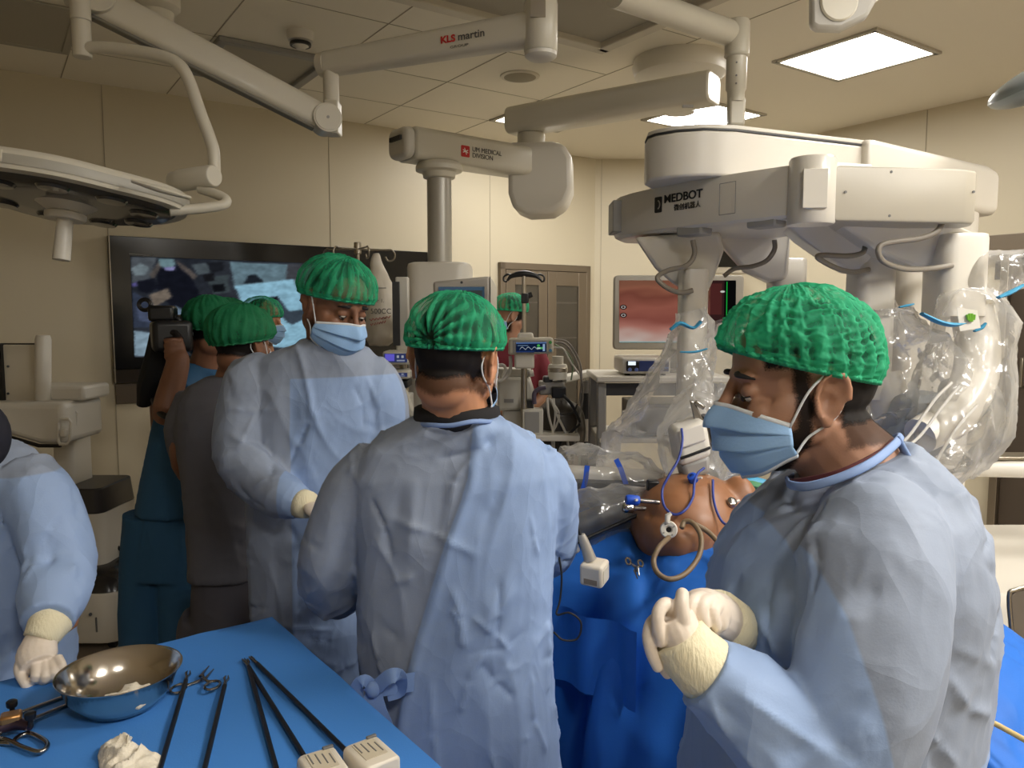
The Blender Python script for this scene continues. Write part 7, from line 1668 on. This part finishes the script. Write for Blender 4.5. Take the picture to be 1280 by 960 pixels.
def dangling():
    Y = 1.62; a = Vector(at(727, 668, Y)); b = Vector(at(738, 700, Y)); d = (b-a).normalized(); g = thing('tethered_instrument', 'white boxy instrument head hanging from a black cable in front of the drape', 'surgical instrument', b)
    build('grip', MB().tube([a, a.lerp(b, .2), a.lerp(b, .7), b], [.007, .010, .0125, .014], 18), mat('grip_grey', (170, 164, 154), .35, .3), g)
    fr = frame((1, -.5, -.05), -d); c = b+d*.028; h = build('housing', MB().box(c, (.052, .05, .05), fr), M_hous, g, .007, seg=3)
    build('label', MB().box(c+fr@V(.0265, 0, .0), (.001, .034, .03), fr), M_offw, h); build('label_dark', MB().box(c+fr@V(0, -.0255, -.012), (.03, .001, .012), fr), mat('label_brown', (140, 124, 104), .5), h)
dangling()
scissors('drape_clamp', 'small steel ring-handled clamp holding the blue drape before the abdomen', 'surgical clamp', Vector(at(795, 711, 1.66)), (.1, -.8, -.6), .05, 0, M_inst, 1.0)
def draped_bars():
    d = thing('robot_instrument_arm', 'plastic wrapped pale robot arm bar with blue straps left of the abdomen', 'robot instrument', at(760, 610, 2.12))
    m = MB(); beam(m, at(690, 590, 2.2), at(826, 598, 2.12), .08, .035, .3); build('upper_rail', m, M_white, d, .004)
    m = MB(); beam(m, at(690, 606, 2.14), at(822, 611, 2.06), .06, .03, .2); build('dark_rail', m, M_dgray, d, .004)
    m = MB(); beam(m, at(690, 622, 2.19), at(815, 622, 2.12), .07, .045, .3); build('lower_rail', m, M_mgray, d, .008)
    for q in (((734, 582), (732, 600), (728, 614), (722, 622), (710, 622)), ((770, 574), (776, 586), (782, 604), (784, 618))): build('strap', MB().strip([at(x, y, 2.06) for x, y in q], .014, (0, -1, .1), .002), M_strap, d)
    e = thing('robot_instrument_arm', 'plastic wrapped dark robot instrument pointing at the left of the abdomen', 'robot instrument', at(770, 650, 2.0))
    m = MB(); beam(m, at(718, 664, 1.98), at(800, 634, 2.0), .07, .075, .3); build('drive_unit', m, M_dgray, e, .008)
    build('drive_end', MB().tube([at(796, 634, 2.0), at(812, 626, 2.0)], [.03, .02], 16), M_black, e); build('shaft', MB().tube([at(690, 692, 1.86), at(806, 640, 1.93)], .005, 10), M_shaft, e)
    build('latch', MB().box(at(816, 612, 1.96), (.03, .03, .05)), M_black, e, .004); build('latch_plate', MB().box(at(824, 617, 1.94), (.02, .012, .03)), M_white, e, .003)
    m = MB(); beam(m, at(690, 694, 1.92), at(718, 678, 1.94), .06, .04, .3); build('end_cover', m, M_gray, e, .006)
draped_bars()
# green and blue drape edge beside the patient, white pad at the far side
def side_drapes():
    t = thing('folded_drape', 'folded blue and green drape edge at the right of the abdomen', 'drape', at(925, 608, 2.0))
    for k, (pts, m) in enumerate(((((905, 606), (920, 602), (938, 600), (960, 604)), M_tape), (((905, 612), (922, 608), (940, 606), (962, 612)), mat('drape_green', (70, 130, 90), .7)))):
        build('fold', MB().tube([at(x, y, 2.02-.03*k) for x, y in pts], [.012, .016, .018, .014], 10, sub=4, flat=.6), m, t)
side_drapes()
def seat():
    t = thing('steel_chair', 'steel chair with a dark backrest standing at the right picture edge', 'chair', at(1275, 850, 2.15))
    m = MB().prism([at(x, y, 2.15) for x, y in ((1262, 745), (1270, 738), (1300, 730), (1330, 860), (1282, 860), (1268, 846), (1266, 800))], (.02, .03, 0)); build('backrest', m, mat('backrest_steel', (120, 112, 102), .4, .5), t, .006)
    build('leg', MB().tube([at(1290, 850, 2.17), V(at(1290, 850, 2.17).x, 2.17, .0)], .016, 12), M_steel, t)
    x0 = at(1275, 850, 2.15).x; zs = at(1275, 852, 2.15).z
    build('seat', plate(MB(), V(x0+.16, 2.25, zs), (1, 0, 0), (0, 1, 0), .3, .14, .03, .04), mat('backrest_steel', (120, 112, 102), .4, .5), t, .006)
    for dx_, dy_ in ((.28, .03), (.04, .13), (.28, .13)): build('leg', MB().tube([V(x0+dx_, 2.17+dy_, zs-.02), V(x0+dx_*1.02, 2.17+dy_, 0)], .012, 12), M_steel, t)
    build('rim', MB().tube([at(x, y, 2.148) for x, y in ((1300, 729), (1270, 737), (1261, 746), (1265, 800), (1267, 846), (1282, 862))], .006, 10, sub=4), M_steel, t)
seat()
